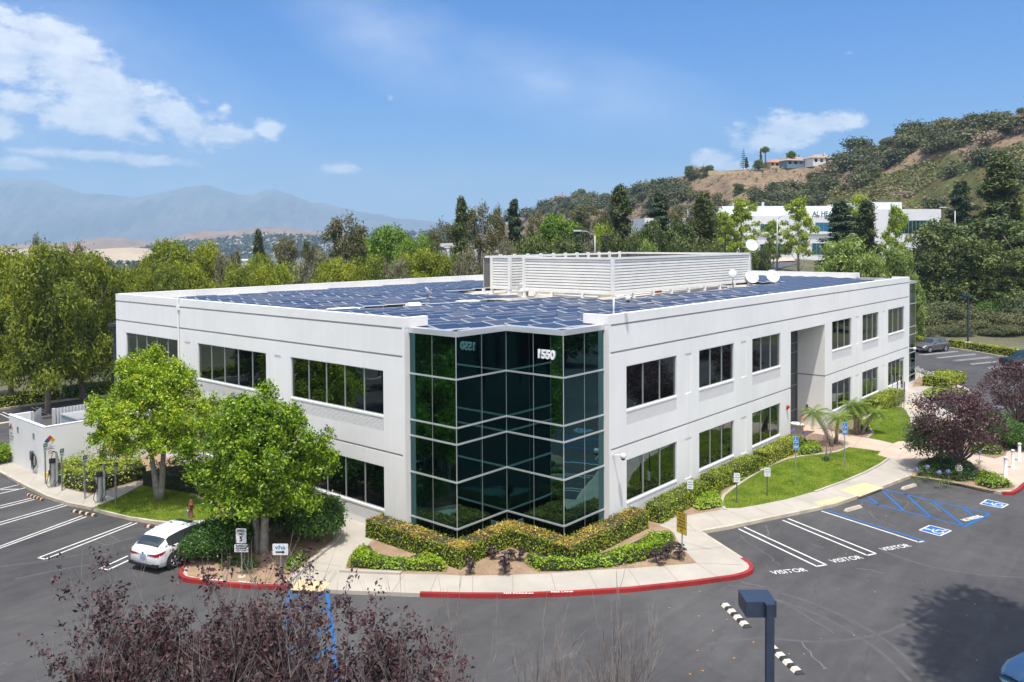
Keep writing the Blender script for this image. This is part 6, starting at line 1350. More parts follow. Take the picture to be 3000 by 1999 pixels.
o = text_mesh('AL HEAL', 1.6, m_sgn, 'sign_letters', far_b, frame((fx(2405), -2.1, fz(633)), (1, 0, 0), (0, -1, 0)), extrude=.05, bold=.05, sx=.95)
MB().box(fx(2180), fx(2182), 8, 9, fz(606), fz(596)).tube([(fx(2276), 9, fz(606)), (fx(2276), 9, fz(592))], .35, 8).build('roof_pipe', m_alu, far_b)
# road, sign wall and pale forecourt below it
def flatpx(pts, m, name, dz=.05):
    P = []
    for px, py in pts:
        Dd = 150.
        for _ in range(30):
            p = AT(px, py, Dd); Dd += (float(p[2])-th(p[0], p[1])-dz)*12; Dd = min(max(Dd, 100), 320)
        p = AT(px, py, Dd); P.append((float(p[0]), float(p[1]), th(p[0], p[1])+dz))
    o = MB().add(P, [tuple(range(len(P)))]).build(name, m); return struct(o)
flatpx([(2205, 790), (2225, 765), (2300, 762), (2350, 770), (2290, 785), (2262, 800), (2215, 812)], m_asph2, 'road', .12)
flatpx([(2235, 762), (2262, 755), (2330, 755), (2330, 764), (2262, 767)], m_plaza, 'forecourt', .2)
# cobra street lamps
def cobra(px, yt, yb, Dd, side, lb):
    p = AT(px, yt, Dd); H = (yb-yt)*Dd/FPX; r = empty('street_lamp', (float(p[0]), float(p[1]), float(p[2])-H), YAW-pi/2, lb, 'street lamp'); MB().tube([(0, 0, 0), (0, 0, H)], [.13, .08], 8).build('pole', m_steel, r, True)
    MB().tube([(0, 0, H-.1), (side*.9, 0, H+.45), (side*2.0, 0, H+.55)], .05, 6).build('arm', m_steel, r, True); MB().box(side*2.0-.45, side*2.0+.45, -.16, .16, H+.46, H+.63).build('lamp_head', m_alu, r)
cobra(1743, 690, 800, 95, -1, 'grey street lamp with a curved arm behind the roof screen'); cobra(2277, 640, 800, 118, 1, 'tall grey street lamp in front of the far white building'); cobra(2798, 618, 760, 130, -1, 'grey street lamp above the dark trees at the right')
for px, yt, Dd, lb in ((2125, 684, 100, 'slim dark lamp post among the lime-green trees'), (1777, 692, 100, 'slim dark lamp post right of the curved street lamp')):
    p = AT(px, yt, Dd); r = empty('lamp_post', (float(p[0]), float(p[1]), float(p[2])-7), YAW-pi/2, lb, 'lamp post'); MB().tube([(0, 0, 0), (0, 0, 7)], .08, 6).build('pole', m_blackp, r); MB().box(-.75, -.1, -.2, .2, 6.85, 7.05).box(.1, .75, -.2, .2, 6.85, 7.05).build('lamp_heads', m_blackp, r)
# white portal building behind the trees at the centre left
r = empty('portal_building', (*bframe(1330, 125), 0), YAW-pi/2+.3, 'small white building with a tall square frame behind the trees left of the conifers', 'building'); kk = 125/FPX
def bz(py): return 13.6-(py-704)*kk
MB().box((1290-1330)*kk, (1325-1330)*kk, -.5, .5, bz(722), bz(712)).box((1306-1330)*kk, (1315-1330)*kk, -.45, .45, -3, bz(722)).box((1390-1330)*kk, (1398-1330)*kk, -.45, .45, -3, bz(722)).box(-1.6, 5, -.5, .5, bz(726), bz(718)).build('frame', m_fw, r)
MB().box(-1.2, 9, 1, 8, -3, bz(735)).build('wall', m_fw, r); MB().box(0, 3, .9, .99, bz(770), bz(742)).build('window', m_fg, r)
# white buildings glimpsed between the trees
for k, (px, Dd, wpx, yt, yb, lb) in enumerate([(610, 300, 90, 755, 790, 'flat pale warehouse glimpsed between the trees at the left'), (700, 360, 70, 745, 770, 'white warehouse roof behind the trees left of the dark conifer')]):
    kk = Dd/FPX; x_, y_ = bframe(px, Dd); z_ = 13.6-(yb-704)*kk; r = empty('warehouse', (x_, y_, z_-6), YAW-pi/2, lb, 'warehouse'); MB().box(-wpx/2*kk, wpx/2*kk, 0, 14, 0, 6+(yb-yt)*kk*.35).build('wall', m_fw, r); MB().box(-wpx/2*kk-.3, wpx/2*kk+.3, -.3, 14.3, 6+(yb-yt)*kk*.35, 6.5+(yb-yt)*kk*.35).build('roof', m_fw, r)

# ================================================================== VALLEY HILLS AND MOUNTAINS
def range_mesh(name, pts, Dd, depth, m, base=-26, rough=1., n=240, seed=1, folds=26, sm=False):
    """a ridge with real depth: pts are (px, y of the crest)"""
    g = np.random.default_rng(seed); px = np.linspace(pts[0][0], pts[-1][0], n); yy = np.interp(px, [p[0] for p in pts], [p[1] for p in pts]); k = 44
    h = 13.6-(yy-704)*Dd/FPX
    for j in range(5): h += rough*Dd*.0012/(1.6**j)*np.sin(px*.021*(1.9**j)+g.uniform(0, 6))
    V = []
    for i in range(n):
        for j in range(k):
            s = j/(k-1)*2-1; X = (px[i]-1500)/FPX*Dd; d_ = Dd+s*depth; e = max(0, 1-abs(s))**.85
            rid = 1+.14*sin(px[i]*.11+s*9+seed)*(1-e)+.10*sin(px[i]*.047*2-s*6)*(1-e)+.07*sin(px[i]*.31+s*4)*(1-e)
            z = base+(h[i]-base)*e*rid; q_ = XD(X*(d_/Dd)**.6, d_); V.append((q_[0], q_[1], z))
    Q = np.array([(i*k+j, (i+1)*k+j, (i+1)*k+j+1, i*k+j+1) for i in range(n-1) for j in range(k-1)])
    me = np_mesh(name, np.array(V), Q, m); me.polygons.foreach_set('use_smooth', [True]*len(me.polygons)); o = bpy.data.objects.new(name, me); COL.objects.link(o); return struct(o)
m_mtn = M('mountain', (.16, .15, .15), .95, col2=(.045, .055, .06), vs=.0016, fine=.3, bs=.02); m_vh = M('valley_hill', (.30, .19, .13), .95, col2=(.17, .12, .08), vs=.008, fine=.2, bs=.05)
m_vf = M('valley_field', (.50, .40, .28), .95, col2=(.36, .28, .18), vs=.006); m_vt = M('valley_trees', (.06, .075, .05), .95, col2=(.12, .12, .08), vs=.02, fine=.4, bs=.08)
range_mesh('mountain_range', [(-600, 590), (-300, 540), (0, 521), (60, 515), (130, 518), (200, 540), (280, 562), (380, 571), (450, 563), (520, 545), (565, 537), (600, 536), (640, 548), (690, 562), (745, 566), (790, 548), (812, 546), (850, 560), (920, 592), (1000, 603), (1100, 622), (1200, 640), (1300, 656), (1400, 680), (1500, 705)], 9000, 2600, m_mtn, -40, 1., 300, 3)
range_mesh('valley_hills', [(-300, 712), (0, 708), (180, 706), (230, 700), (275, 690), (310, 685), (360, 690), (430, 702), (480, 700), (540, 680), (600, 668), (660, 672), (720, 668), (770, 660), (830, 664), (900, 672), (1000, 680), (1100, 682), (1250, 690), (1400, 706)], 3000, 700, m_vh, -36, .3, 240, 5)
range_mesh('valley_hills', [(380, 735), (480, 715), (560, 705), (650, 700), (760, 688), (860, 690), (960, 698), (1080, 692), (1200, 685), (1300, 676), (1400, 700), (1500, 720)], 2200, 420, m_vt, -34, .3, 200, 7)
range_mesh('tan_field', [(-500, 742), (-200, 730), (0, 722), (120, 718), (220, 724), (300, 722), (380, 718), (480, 726), (560, 740), (640, 752), (760, 770)], 1500, 380, m_vf, -34, .2, 160, 9)
# scattered far houses and tree specks
rg = random.Random(12); hm_ = MB(); tm = MB()
hp = M('far_houses', (.55, .52, .5), .8, var=.3, vs=.01)
roots = None
def surf(Dd, base): return base
hs = empty('far_house'); hs['category'] = 'house'
MB().box(-6, 6, -5, 5, -3, 4).build('wall', M('far_house_wall', (.66, .62, .58), .8), hs); MB().add([(-6.5, -5.5, 4), (6.5, -5.5, 4), (6.5, 5.5, 4), (-6.5, 5.5, 4), (-3, 0, 7), (3, 0, 7)], [(0, 1, 5, 4), (2, 3, 4, 5), (1, 2, 5), (3, 0, 4)]).build('roof', M('far_house_roof', (.34, .26, .22), .8), hs)
ridge_t = [(380, 735), (480, 715), (560, 705), (650, 700), (760, 688), (860, 690), (960, 698), (1080, 692), (1200, 685), (1300, 676), (1400, 700)]
def onhill(px, s, pts, Dd, depth, base):
    yy = np.interp(px, [p[0] for p in pts], [p[1] for p in pts]); h = 13.6-(yy-704)*Dd/FPX; e = max(0, 1-abs(s))**.85; d_ = Dd+s*depth; q_ = XD((px-1500)/FPX*Dd*(d_/Dd)**.6, d_); return float(q_[0]), float(q_[1]), float(base+(h-base)*e)
for k in range(150):
    px = rg.uniform(500, 1400); s = -rg.uniform(.0, .85); x, y, z = onhill(px, s, ridge_t, 2200, 420, -34); place(hs, x, y, z+1, rg.uniform(.7, 1.4), rg.uniform(0, 3), 'tiny pale house scattered on the distant wooded hills', 'tiny houses on the distant hills')
g = np.random.default_rng(15); V = []
for k in range(2600):
    px = rg.uniform(420, 1450); s = -rg.uniform(0, .95); V.append(onhill(px, s, ridge_t, 2200, 420, -34))
for k in range(500):
    px = rg.uniform(0, 700); s = -rg.uniform(.75, 1.0); V.append(onhill(px, s, [(-500, 742), (-200, 730), (0, 722), (120, 718), (220, 724), (300, 722), (380, 718), (480, 726), (560, 740), (640, 752), (760, 770)], 1500, 380, -34))
V = np.repeat(np.array(V), 5, 0); V = V+g.normal(0, 1, V.shape)*np.array([6, 6, 3])+np.array([0, 0, 4]); me = leaves('far_woods', V, np.tile([0, 0, 1.], (len(V), 1)), 9, M('far_wood', (.05, .065, .04), .9, var=.4, vs=.02), .8, 0, .8); o = bpy.data.objects.new('far_woods', me); COL.objects.link(o); tag(o, 'specks of dark trees covering the distant valley hills', 'woods', kind='stuff')
# ---- slope shrubs right of the far lot
dryb = mk_bush(311, LEAF('leaf_drybush', [(.03, .04, .018), (.06, .075, .03), (.11, .12, .05), (.18, .13, .06)], .1, .6, .5, .6), 'dry_shrub', 2.0, 1.8, 500, 12, .16)
for k, (px, py, s, kd, lb) in enumerate([(2900, 975, 1.9, 0, 'rounded green bush on the slope right of the tall dark lamp post'), (2870, 930, 1.5, 1, 'pale flowering bush just right of the dark lamp post'), (2990, 1000, 1.8, 1, 'light green bush behind the long hedge at the right edge'), (2800, 965, 1.7, 2, 'grey-brown bush left of the dark lamp post'), (2740, 960, 1.8, 2, 'dry olive bush behind the grey car'), (2700, 985, 1.5, 2, 'dry olive bush at the left behind the grey car'), (2845, 985, 1.5, 2, 'reddish dry bush at the foot of the dark lamp post'), (2940, 900, 2.0, 2, 'brown flowering bush high on the shaded slope'), (2960, 1010, 1.4, 2, 'low dry bush behind the long hedge')]):
    Dd = 119+(1000-py)*.12; p = XD((px-1500)/FPX*Dd, Dd)
    root = [b1, sh, dryb][kd]; sc_ = s*.95 if kd < 2 else s*1.05
    place(root, float(p[0]), float(p[1]), th(p[0], p[1])-.1, (sc_, sc_, sc_*.95), k, lb)
rg = random.Random(44)
for k in range(20):
    px = 2690+k*17+rg.uniform(-6, 6); Dd = rg.choice([114.5, 118, 122]); p = XD((px-1500)/FPX*Dd, Dd); place(dryb, float(p[0]), float(p[1]), th(p[0], p[1])-.1, (rg.uniform(.9, 1.4), rg.uniform(.9, 1.3), rg.uniform(.5, .9)), k, 'low dry shrub in the rough planting between the hedge and the slope at the right', 'dry shrubs above the far hedge')
HAZE = 1.6e-4
# ================================================================== CARS
m_tyre = M('tyre', (.018, .018, .02), .8); m_rim = M('alloy_rim', (.55, .56, .58), .3, metal=.7); m_cg = M('car_glass', (.035, .045, .05), .04, spec=.9); m_lens = M('red_lens', (.32, .01, .015), .15); m_head = M('headlamp', (.6, .62, .65), .1)
def car(label, paint, L, Wd, H, loc, rz, kind='hatch', plate=True, shade=False, name='parked_car', cat='car', clad=None):
    """x: forward, origin on the ground at the middle"""
    r = empty(name, loc, rz, label, cat); X = lambda f: (f-.5)*L
    # control stations: f, bottom, belt, top, half width, half width at roof
    if kind == 'hatch': K = [(0, .34, .70, .80, .80, .60), (.02, .24, .86, .94, .90, .66), (.07, .20, .95, 1.12, .97, .68), (.16, .19, .97, 1.36, 1, .68), (.30, .18, .96, 1.44, 1, .70), (.46, .18, .94, 1.45, 1, .71), (.56, .18, .93, 1.36, 1, .72), (.68, .18, .91, 1.02, 1, .76), (.74, .18, .89, .97, .99, .80), (.90, .20, .78, .86, .94, .72), (.97, .24, .64, .73, .84, .60), (1, .34, .50, .58, .72, .52)]; gl = (.06, .70); cabr = (.17, .56)
    elif kind == 'suv': K = [(0, .42, .82, .95, .84, .64), (.02, .32, .98, 1.10, .93, .70), (.07, .28, 1.08, 1.38, .98, .71), (.14, .26, 1.09, 1.58, 1, .71), (.30, .25, 1.07, 1.65, 1, .73), (.46, .25, 1.05, 1.65, 1, .73), (.56, .25, 1.04, 1.52, 1, .74), (.67, .25, 1.02, 1.14, 1, .78), (.74, .25, 1.00, 1.09, .99, .82), (.90, .27, .92, 1.0, .95, .76), (.97, .32, .76, .86, .86, .62), (1, .42, .60, .70, .74, .55)]; gl = (.05, .69); cabr = (.15, .56)
    else: K = [(0, .55, 1.00, 1.12, .94, .88), (.01, .5, 1.05, 1.16, .98, .92), (.36, .45, 1.06, 1.17, 1, .93), (.37, .42, 1.08, 1.60, 1, .72), (.42, .4, 1.09, 1.80, 1, .72), (.58, .4, 1.09, 1.82, 1, .73), (.65, .4, 1.09, 1.62, 1, .74), (.72, .4, 1.08, 1.18, 1, .80), (.80, .4, 1.06, 1.16, .99, .84), (.95, .42, 1.0, 1.08, .95, .80), (1, .5, .85, .95, .86, .7)]; gl = (.37, .73); cabr = (.42, .62)
    K = np.array(K); sc_ = H/K[:, 3].max(); K[:, 1:4] *= sc_; n = 46; f = np.unique(np.concatenate([np.linspace(0, 1, n), K[:, 0], [gl[0], gl[1]]])); n = len(f)
    def ip(c):
        y = np.interp(f, K[:, 0], K[:, c])
        if kind != 'pickup': k = np.array([.15, .7, .15]); y2 = np.convolve(np.pad(y, 1, 'edge'), k, 'valid'); y = y2
        return y
    zb, zs, zt, w, wr_ = ip(1), ip(2), ip(3), ip(4)*Wd/2, ip(5)*Wd/2
    S = []
    for i in range(n):
        h = zs[i]-zb[i]; T = max(zt[i]-zs[i], .02)
        S.append([(w[i]*.86, zb[i]), (w[i]*.965, zb[i]+.07), (w[i]*.995, zb[i]+h*.35), (w[i], zb[i]+h*.62), (w[i]*.985, zb[i]+h*.86), (w[i]*.95, zs[i]), (w[i]*.93, zs[i]+.02), (wr_[i]+(w[i]*.93-wr_[i])*.12, zt[i]-T*.10-.005), (wr_[i]*.96, zt[i]-T*.03), (wr_[i]*.6, zt[i]+.012), (0, zt[i]+.02)])
    m_ = len(S[0]); V = [(X(f[i]), y, z) for i in range(n) for y, z in S[i]]+[(X(f[i]), -y, z) for i in range(n) for y, z in S[i]]; o2 = n*m_
    body, glass, tri = [], [], []
    for i in range(n-1):
        fm_ = (f[i]+f[i+1])/2
        for j in range(m_-1):
            isg = False
            if j in (6,) and gl[0]+.075 < fm_ < gl[1]-.035 and zt[i]-zs[i] > .16: isg = True
            if kind != 'pickup':
                if j in (7, 8, 9) and (gl[0]-.01 < fm_ < cabr[0]-.045 or cabr[1]+.0 < fm_ < gl[1]-.005): isg = True
            elif j in (7, 8, 9) and cabr[1]-.01 < fm_ < gl[1]-.01: isg = True
            pillar = abs(fm_-(gl[0]+gl[1])/2+.01) < .012 and j == 6
            F1 = (i*m_+j, (i+1)*m_+j, (i+1)*m_+j+1, i*m_+j+1); F2 = tuple(o2+q_ for q_ in F1[::-1])
            (tri if pillar and isg else glass if isg else body).extend([F1, F2])
    for e in (0, n-1): body.append(tuple(e*m_+j for j in range(m_))+tuple(o2+e*m_+j for j in range(m_-2, -1, -1)))
    body += [(i*m_, o2+i*m_, o2+(i+1)*m_, (i+1)*m_) for i in range(n-1)]
    for nm, F, mt in (('body', body, paint), ('windows', glass, m_cg), ('door_pillar', tri, m_blackp)):
        if F: mb = MB(); mb.v = V; mb.f = F; o = mb.build(nm, mt, r, True)
        if F and nm == 'body': o.data.validate()
    R_ = .335 if kind == 'hatch' else .37 if kind == 'suv' else .39
    for fx_ in (.185, .80):
        for sd in (-1, 1):
            yy = sd*(Wd/2-.10); x = X(fx_)
            a = MB().lathe([(0, -sd*.03), (R_+.07, -sd*.02), (R_+.07, sd*.107), (0, sd*.1075)], (x, yy, R_+.02), 22, 'y').build('wheel_arch', clad or m_dark, r)
            wv_ = empty('wheel', (0, 0, 0)); wv_.parent = r
            MB().lathe([(R_*.62, -.10), (R_*.95, -.10), (R_, -.05), (R_, .07), (R_*.95, .115), (R_*.66, .12)] if sd > 0 else [(R_*.62, .10), (R_*.95, .10), (R_, .05), (R_, -.07), (R_*.95, -.115), (R_*.66, -.12)], (x, yy+sd*.008, R_), 24, 'y').build('tyre', m_tyre, wv_, True)
            ri = MB().lathe([(R_*.70, sd*.10), (R_*.66, sd*.122), (R_*.60, sd*.11)], (x, yy+sd*.008, R_), 24, 'y')
            for k in range(5):
                a0 = k*2*pi/5+.3
                for da in (-.13, .13):
                    p0 = Vector((x+.04*cos(a0), yy+sd*.117, R_+.04*sin(a0))); p1 = Vector((x+R_*.63*cos(a0+da), yy+sd*.12, R_+R_*.63*sin(a0+da))); ri.tube([tuple(p0), tuple(p1)], .022, 5)
            ri.lathe([(.06, sd*.125), (0, sd*.13)], (x, yy+sd*.008, R_), 10, 'y'); ri.build('rim', m_rim, wv_, True)
    yb = Wd/2; zl = float(np.interp(.03, f, zs))
    def patch(name, pts, m, par=r, push=.012):
        return MB().add(pts, [tuple(range(len(pts)))]).build(name, m, par)
    for sd in (-1, 1):
        if kind == 'pickup':
            MB().box(X(0)-.02, X(0)+.06, sd*yb*.86-.09, sd*yb*.86+.09, .72, 1.06).build('tail_light', m_lens, r)
        else:
            wI = lambda f0: float(np.interp(f0, f, w)); zI = lambda f0: float(np.interp(f0, f, zs))
            st = [(X(0)-.014, wI(0)*.32, zl*.83, zl*.86), (X(0)-.014, wI(0)*.95, zl*.80, zl*.92), (X(.012)-.012, wI(.012)*1.012, zl*.80, zl*.95), (X(.05), wI(.05)*1.012, zl*.86, zl*.98), (X(.085), wI(.085)*1.008, zl*.96, zl*.995)]
            MB().add([(a, sd*b_, c) for a, b_, c0, c1 in st for c in (c0, c1)], [(2*i, 2*i+2, 2*i+3, 2*i+1) for i in range(4)]).build('tail_light', m_lens, r)
            sm_ = MB()
            for f0 in (.325, .49, .665):
                i0 = int(np.argmin(np.abs(f-f0))); sm_.tube([(X(f[i0]), sd*(S[i0][j][0]+.001), S[i0][j][1]) for j in range(1, 6)], .006, 4, False)
            sm_.build('door_gap', m_dark, r)
        zf = float(np.interp(.94, f, zs)); wf = float(np.interp(.95, f, w))
        MB().add([(X(.985), sd*wf*.55, zf*.80), (X(.975), sd*wf*.62, zf*.92), (X(.93), sd*wf*1.0, zf*.94), (X(.93), sd*wf*1.015, zf*.84), (X(.975), sd*wf*.86, zf*.76)], [(0, 1, 2, 3, 4)]).build('headlight', m_head, r)
        mz = float(np.interp(.64, f, zs)); mw = float(np.interp(.64, f, w))
        mr_ = MB().tube([(X(.645), sd*mw*.9, mz+.03), (X(.64), sd*(mw+.06), mz+.07)], .025, 6); mr_.box(X(.615), X(.645), sd*(mw+.13)-.08, sd*(mw+.13)+.08, mz+.02, mz+.16); mr_.build('side_mirror', paint, r)
        for fh in (.30, .50): 
            hw = float(np.interp(fh, f, w)); hz = float(np.interp(fh, f, zs)); MB().box(X(fh)-.09, X(fh)+.09, sd*hw*.99-.02, sd*hw*.99+.02, hz-.14, hz-.11).build('door_handle', paint, r)
    if plate: MB().box(X(0)-.045, X(0)-.02, -.16, .16, .62*sc_ if kind != 'pickup' else .62, .62*sc_+.15 if kind != 'pickup' else .77).build('number_plate', M('plate_blue_white', (.35, .42, .6), .5), r)
    MB().box(X(0)-.03, X(.02), -yb*.8, yb*.8, .26, .36).build('rear_diffuser' if kind != 'pickup' else 'rear_bumper', m_blackp if kind != 'pickup' else m_alu, r)
    MB().box(X(.99)-.04, X(.995)+.02, -yb*.5, yb*.5, .32, .56).build('grille', m_blackp, r)
    return r, X, f, (zs, zt, w, wr_)
m_cw = M('white_car_paint', (.72, .73, .75), .25, spec=.6); m_cgry = M('grey_car_paint', (.20, .20, .205), .25, metal=.6); m_cblk = M('dark_pickup_paint', (.02, .045, .06), .25); m_cblu = M('pale_blue_car_paint', (.16, .28, .42), .25, metal=.4)
# white hatchback: rear wheels seen in the photo
rw_ = Vector(G((360+600/4.07, 1480+752/4.07))); l0 = G(R1(248, 1422)); l1 = G(R1(865, 1190)); hd = atan2(l1[1]-l0[1], l1[0]-l0[0])
hv = Vector((-8.4, 11.75)); hdir = Vector((cos(hd), sin(hd))); 
rgt = Vector((sin(hd), -cos(hd))); cen = rw_-rgt*.80+hdir*(4.35*(.5-.185))
c_, X, f_, pr_ = car('white hatchback parked nose-in beside the kerbed island, seen from behind', m_cw, 4.35, 1.78, 1.46, (cen.x, cen.y, 0), hd)
MB().add([(X(.40), -.42, 1.474), (X(.54), -.42, 1.452), (X(.54), .42, 1.452), (X(.40), .42, 1.474)], [(0, 1, 2, 3)]).build('sunroof', m_cg, c_)
MB().lathe([(.05, -.004), (.05, .004), (0, .006)], (X(0)-.03, 0, .80), 12, 'x').build('badge', m_blackp, c_)
MB().box(X(0)-.028, X(.01), -.82, -.5, .28, .40).build('rear_reflector', m_blackp, c_); MB().box(X(0)-.028, X(.01), .5, .82, .28, .40).build('rear_reflector', m_blackp, c_)
v0 = Vector(G(V5(810, 895))); v1 = Vector(G(V5(1410, 835))); dd = (v0-v1).normalized(); lft = Vector((dd.y, -dd.x)) 
mid = (v0+v1)/2; out_ = Vector((-dd.y, dd.x)); toc = Vector((CAM[0]-mid.x, CAM[1]-mid.y)); out_ = out_ if out_.dot(toc) < 0 else -out_
cc = mid+out_*.85+dd*(.0075*4.6)
car('dark silver sport utility car parked nose toward the building at the far right lot', m_cgry, 4.6, 1.86, 1.66, (cc.x, cc.y, 0), atan2(dd.y, dd.x), 'suv', plate=False)
pk = Vector(G((2966, 1088))); pd = (Vector((_R[0], _R[1]))*.92+Vector((_F[0], _F[1]))*.38).normalized(); pc = pk+pd*2.75+Vector((_F[0], _F[1]))*.9
car('dark teal pickup truck cut off by the right edge, seen from its tailgate corner', m_cblk, 5.5, 1.98, 1.85, (pc.x, pc.y, 0), atan2(pd.y, pd.x), 'pickup')
p_ = Vector(G((3170, 2030))); car('pale blue car at the bottom right corner, mostly outside the frame', m_cblu, 4.6, 1.8, 1.46, (p_.x+.2, p_.y+.2, 0), atan2(-_R[1], -_R[0])+.35, 'hatch', plate=False)
h_ = G((2985, 1238)); car('silver car half hidden behind the bushes at the right edge', M('silver_paint', (.35, .36, .38), .25, metal=.6), 4.5, 1.8, 1.45, (h_[0]+.8, h_[1], 0), 1.3, 'hatch', plate=False)
# ================================================================== SIGNS
m_sw = M('sign_white', (.72, .74, .76), .45); m_sb = M('sign_black', (.02, .02, .025), .5); m_sblue = M('sign_blue', (.02, .20, .55), .4); m_syel = M('sign_yellow', (.60, .42, .03), .45); m_sgreen = M('sign_green', (.08, .20, .15), .5); m_sred = M('sign_red', (.55, .03, .03), .5); m_syl = M('nfpa_yellow', (.85, .62, .03), .5); m_snb = M('nfpa_blue', (.02, .05, .35), .5)
def rbox(w, h, t, rad=.03, y=0., z=0.):
    pts = []
    for cx, cz, a0 in ((w/2-rad, h/2-rad, 0), (-w/2+rad, h/2-rad, 90), (-w/2+rad, -h/2+rad, 180), (w/2-rad, -h/2+rad, 270)):
        for k in range(4): a = radians(a0+30*k); pts.append((cx+rad*cos(a), cz+rad*sin(a)))
    n = len(pts); return MB().add([(x, y, z_+z) for x, z_ in pts]+[(x, y+t, z_+z) for x, z_ in pts], [tuple(range(n)), tuple(range(n, 2*n))[::-1]]+[(i, n+i, n+(i+1) % n, (i+1) % n) for i in range(n)])
def stext(body, size, z, m, par, sx=1., x=0., y=-.006, bold=.004): return text_mesh(body, size, m, 'lettering', par, frame((x, y, z), (1, 0, 0), (0, -1, 0)), bold=bold, sx=sx)
def post(par, h, r=.028, m=None, square=False):
    mb = MB().box(-r, r, .006, .006+2*r, 0, h) if square else MB().tube([(0, .03, 0), (0, .03, h)], r, 8); return mb.build('post', m or m_steel, par)
def facing(off=0.): return YAW-pi/2+off   # local -y looks back along the view
x, y = G(Z5(1022, 688), .15); s = empty('speed_limit_sign', (x, y, .155), facing(-.02), 'white speed limit 5 sign with a shipping and receiving plate under it', 'road sign'); post(s, 1.95)
pb = rbox(.42, .60, .004, .04, z=1.66).build('sign_plate', m_sw, s); stext('SPEED', .125, 1.86, m_sb, pb, .95); stext('LIMIT', .125, 1.73, m_sb, pb, .95); stext('5', .27, 1.53, m_sb, pb, 1.0, bold=.012); rbox(.40, .58, .002, .04, y=-.0022, z=1.66).build('sign_face', m_sw, pb)
pb = rbox(.56, .32, .004, .03, z=1.16).build('sign_plate', m_sw, s); rbox(.54, .30, .002, .03, y=-.0022, z=1.16).build('sign_face', m_sw, pb); stext('SHIPPING &', .085, 1.25, m_sb, pb, .95); stext('RECEIVING', .085, 1.15, m_sb, pb, .95); MB().box(-.2, .18, -.008, -.0045, 1.06, 1.075).add([(-.2, -.008, 1.09), (-.25, -.008, 1.0675), (-.2, -.008, 1.045)], [(0, 1, 2)]).build('arrow', m_sb, pb)
MB().lathe([(.17, 0), (.16, .03), (0, .035)], (0, .03, 0), 14).build('base_collar', m_kerb, s)
x, y = G(Z5(1348, 690), .15); s = empty('arrow_sign', (x, y, .155), facing(0), 'white sign with blue handwriting-like letters above a black right arrow', 'direction sign'); post(s, 1.3)
pb = rbox(.62, .46, .004, .04, z=1.12).build('sign_plate', m_sw, s); rbox(.6, .44, .002, .04, y=-.0022, z=1.12).build('sign_face', m_sw, pb)
MB().box(-.19, .1, -.008, -.0045, .985, 1.045).add([(.08, -.008, 1.09), (.20, -.008, 1.015), (.08, -.008, .94)], [(0, 1, 2)]).build('arrow', m_sb, pb)
stext('vha', .25, 1.20, M('logo_blue', (.03, .28, .50), .5), pb, 1.25, bold=.006)
x, y = G((1997, 1640), .15); s = empty('yellow_sign', (x, y, .155), facing(-1.05), 'yellow notice sign with dark lettering turned edgewise on a post by the corner bed', 'notice sign'); post(s, 1.95)
pb = rbox(.62, .92, .004, .05, z=1.55).build('sign_plate', m_blackp, s); rbox(.58, .88, .003, .05, y=-.0035, z=1.55).build('sign_face', m_syel, pb)
for k, w_ in enumerate(('NOTICE', 'VISITOR', 'PARKING', 'PRIVATE', 'PROPERTY', 'NO')): 
    stext(w_, .12, 1.90-k*.135, m_sb, pb, .95, y=-.0075)
for k, (p, tp, lb) in enumerate([((640, 1368), 1200, 'white visitor parking sign nearest the glass corner, beside a yellow hydrant'), ((962, 1355), 1148, 'white visitor parking sign at the left tip of the front lawn'), ((1172, 1305), 1108, 'white visitor parking sign on the front lawn, right of the other two')]):
    x, y = G(R5(*p), .16); s = empty('visitor_sign', (x, y, .155), facing(-.12), lb, 'parking sign', 'visitor parking signs'); H_ = (1.28, 1.55, 1.5)[k]; post(s, H_-.05, .03, M('post_olive', (.10, .12, .08), .6), True)
    pb = rbox(.31, .46, .004, .03, z=H_-.22).build('sign_plate', m_sw, s); rbox(.295, .445, .002, .03, y=-.0022, z=H_-.22).build('sign_face', m_sw, pb)
    for q_, w_ in enumerate(('VISITOR', 'PARKING', 'ONLY')): stext(w_, .062, H_-.09-q_*.125, M('sign_greyblue', (.10, .16, .26), .5), pb, 1., bold=.003)
def bluesign(p, H_, lb, off=0., fn=R5, w=.30, back=False):
    x, y = G(fn(*p), .16); s = empty('accessible_sign', (x, y, .155), facing(off), lb, 'parking sign'); post(s, H_, .028)
    f_ = m_steel if back else m_sblue
    pb = rbox(w, .45, .004, .02, z=H_-.24).build('sign_plate', m_sw if not back else m_steel, s); rbox(w-.02, .43, .003, .02, y=-.0035, z=H_-.24).build('sign_face', f_, pb)
    p2 = rbox(w, .25, .004, .02, z=H_-.62).build('sign_plate', m_sw if not back else m_steel, s); rbox(w-.02, .23, .003, .02, y=-.0035, z=H_-.62).build('sign_face', f_, p2)
    if not back:
        z = H_-.24; MB().lathe([(.022, -.006), (0, -.007)], (-.02, 0, z+.14), 8, 'y').tube([(-.02, -.008, z+.11), (-.02, -.008, z), (.05, -.008, z), (.08, -.008, z-.1), (.1, -.008, z-.09)], .012, 5).tube([(-.02+.085*cos(radians(a)), -.008, z-.04+.085*sin(radians(a))) for a in range(120, 350, 25)], .01, 5).build('wheelchair_symbol', m_sw, pb)
        stext('MINIMUM', .045, H_-.56, m_sw, p2, y=-.0075); stext('FINE $250', .045, H_-.63, m_sw, p2, y=-.0075)
bluesign((1368, 1230), 2.7, 'blue wheelchair parking sign on a tall post at the middle of the front lawn')
bluesign((1705, 1115), 2.75, 'blue wheelchair parking sign on a tall post at the right end of the front lawn')
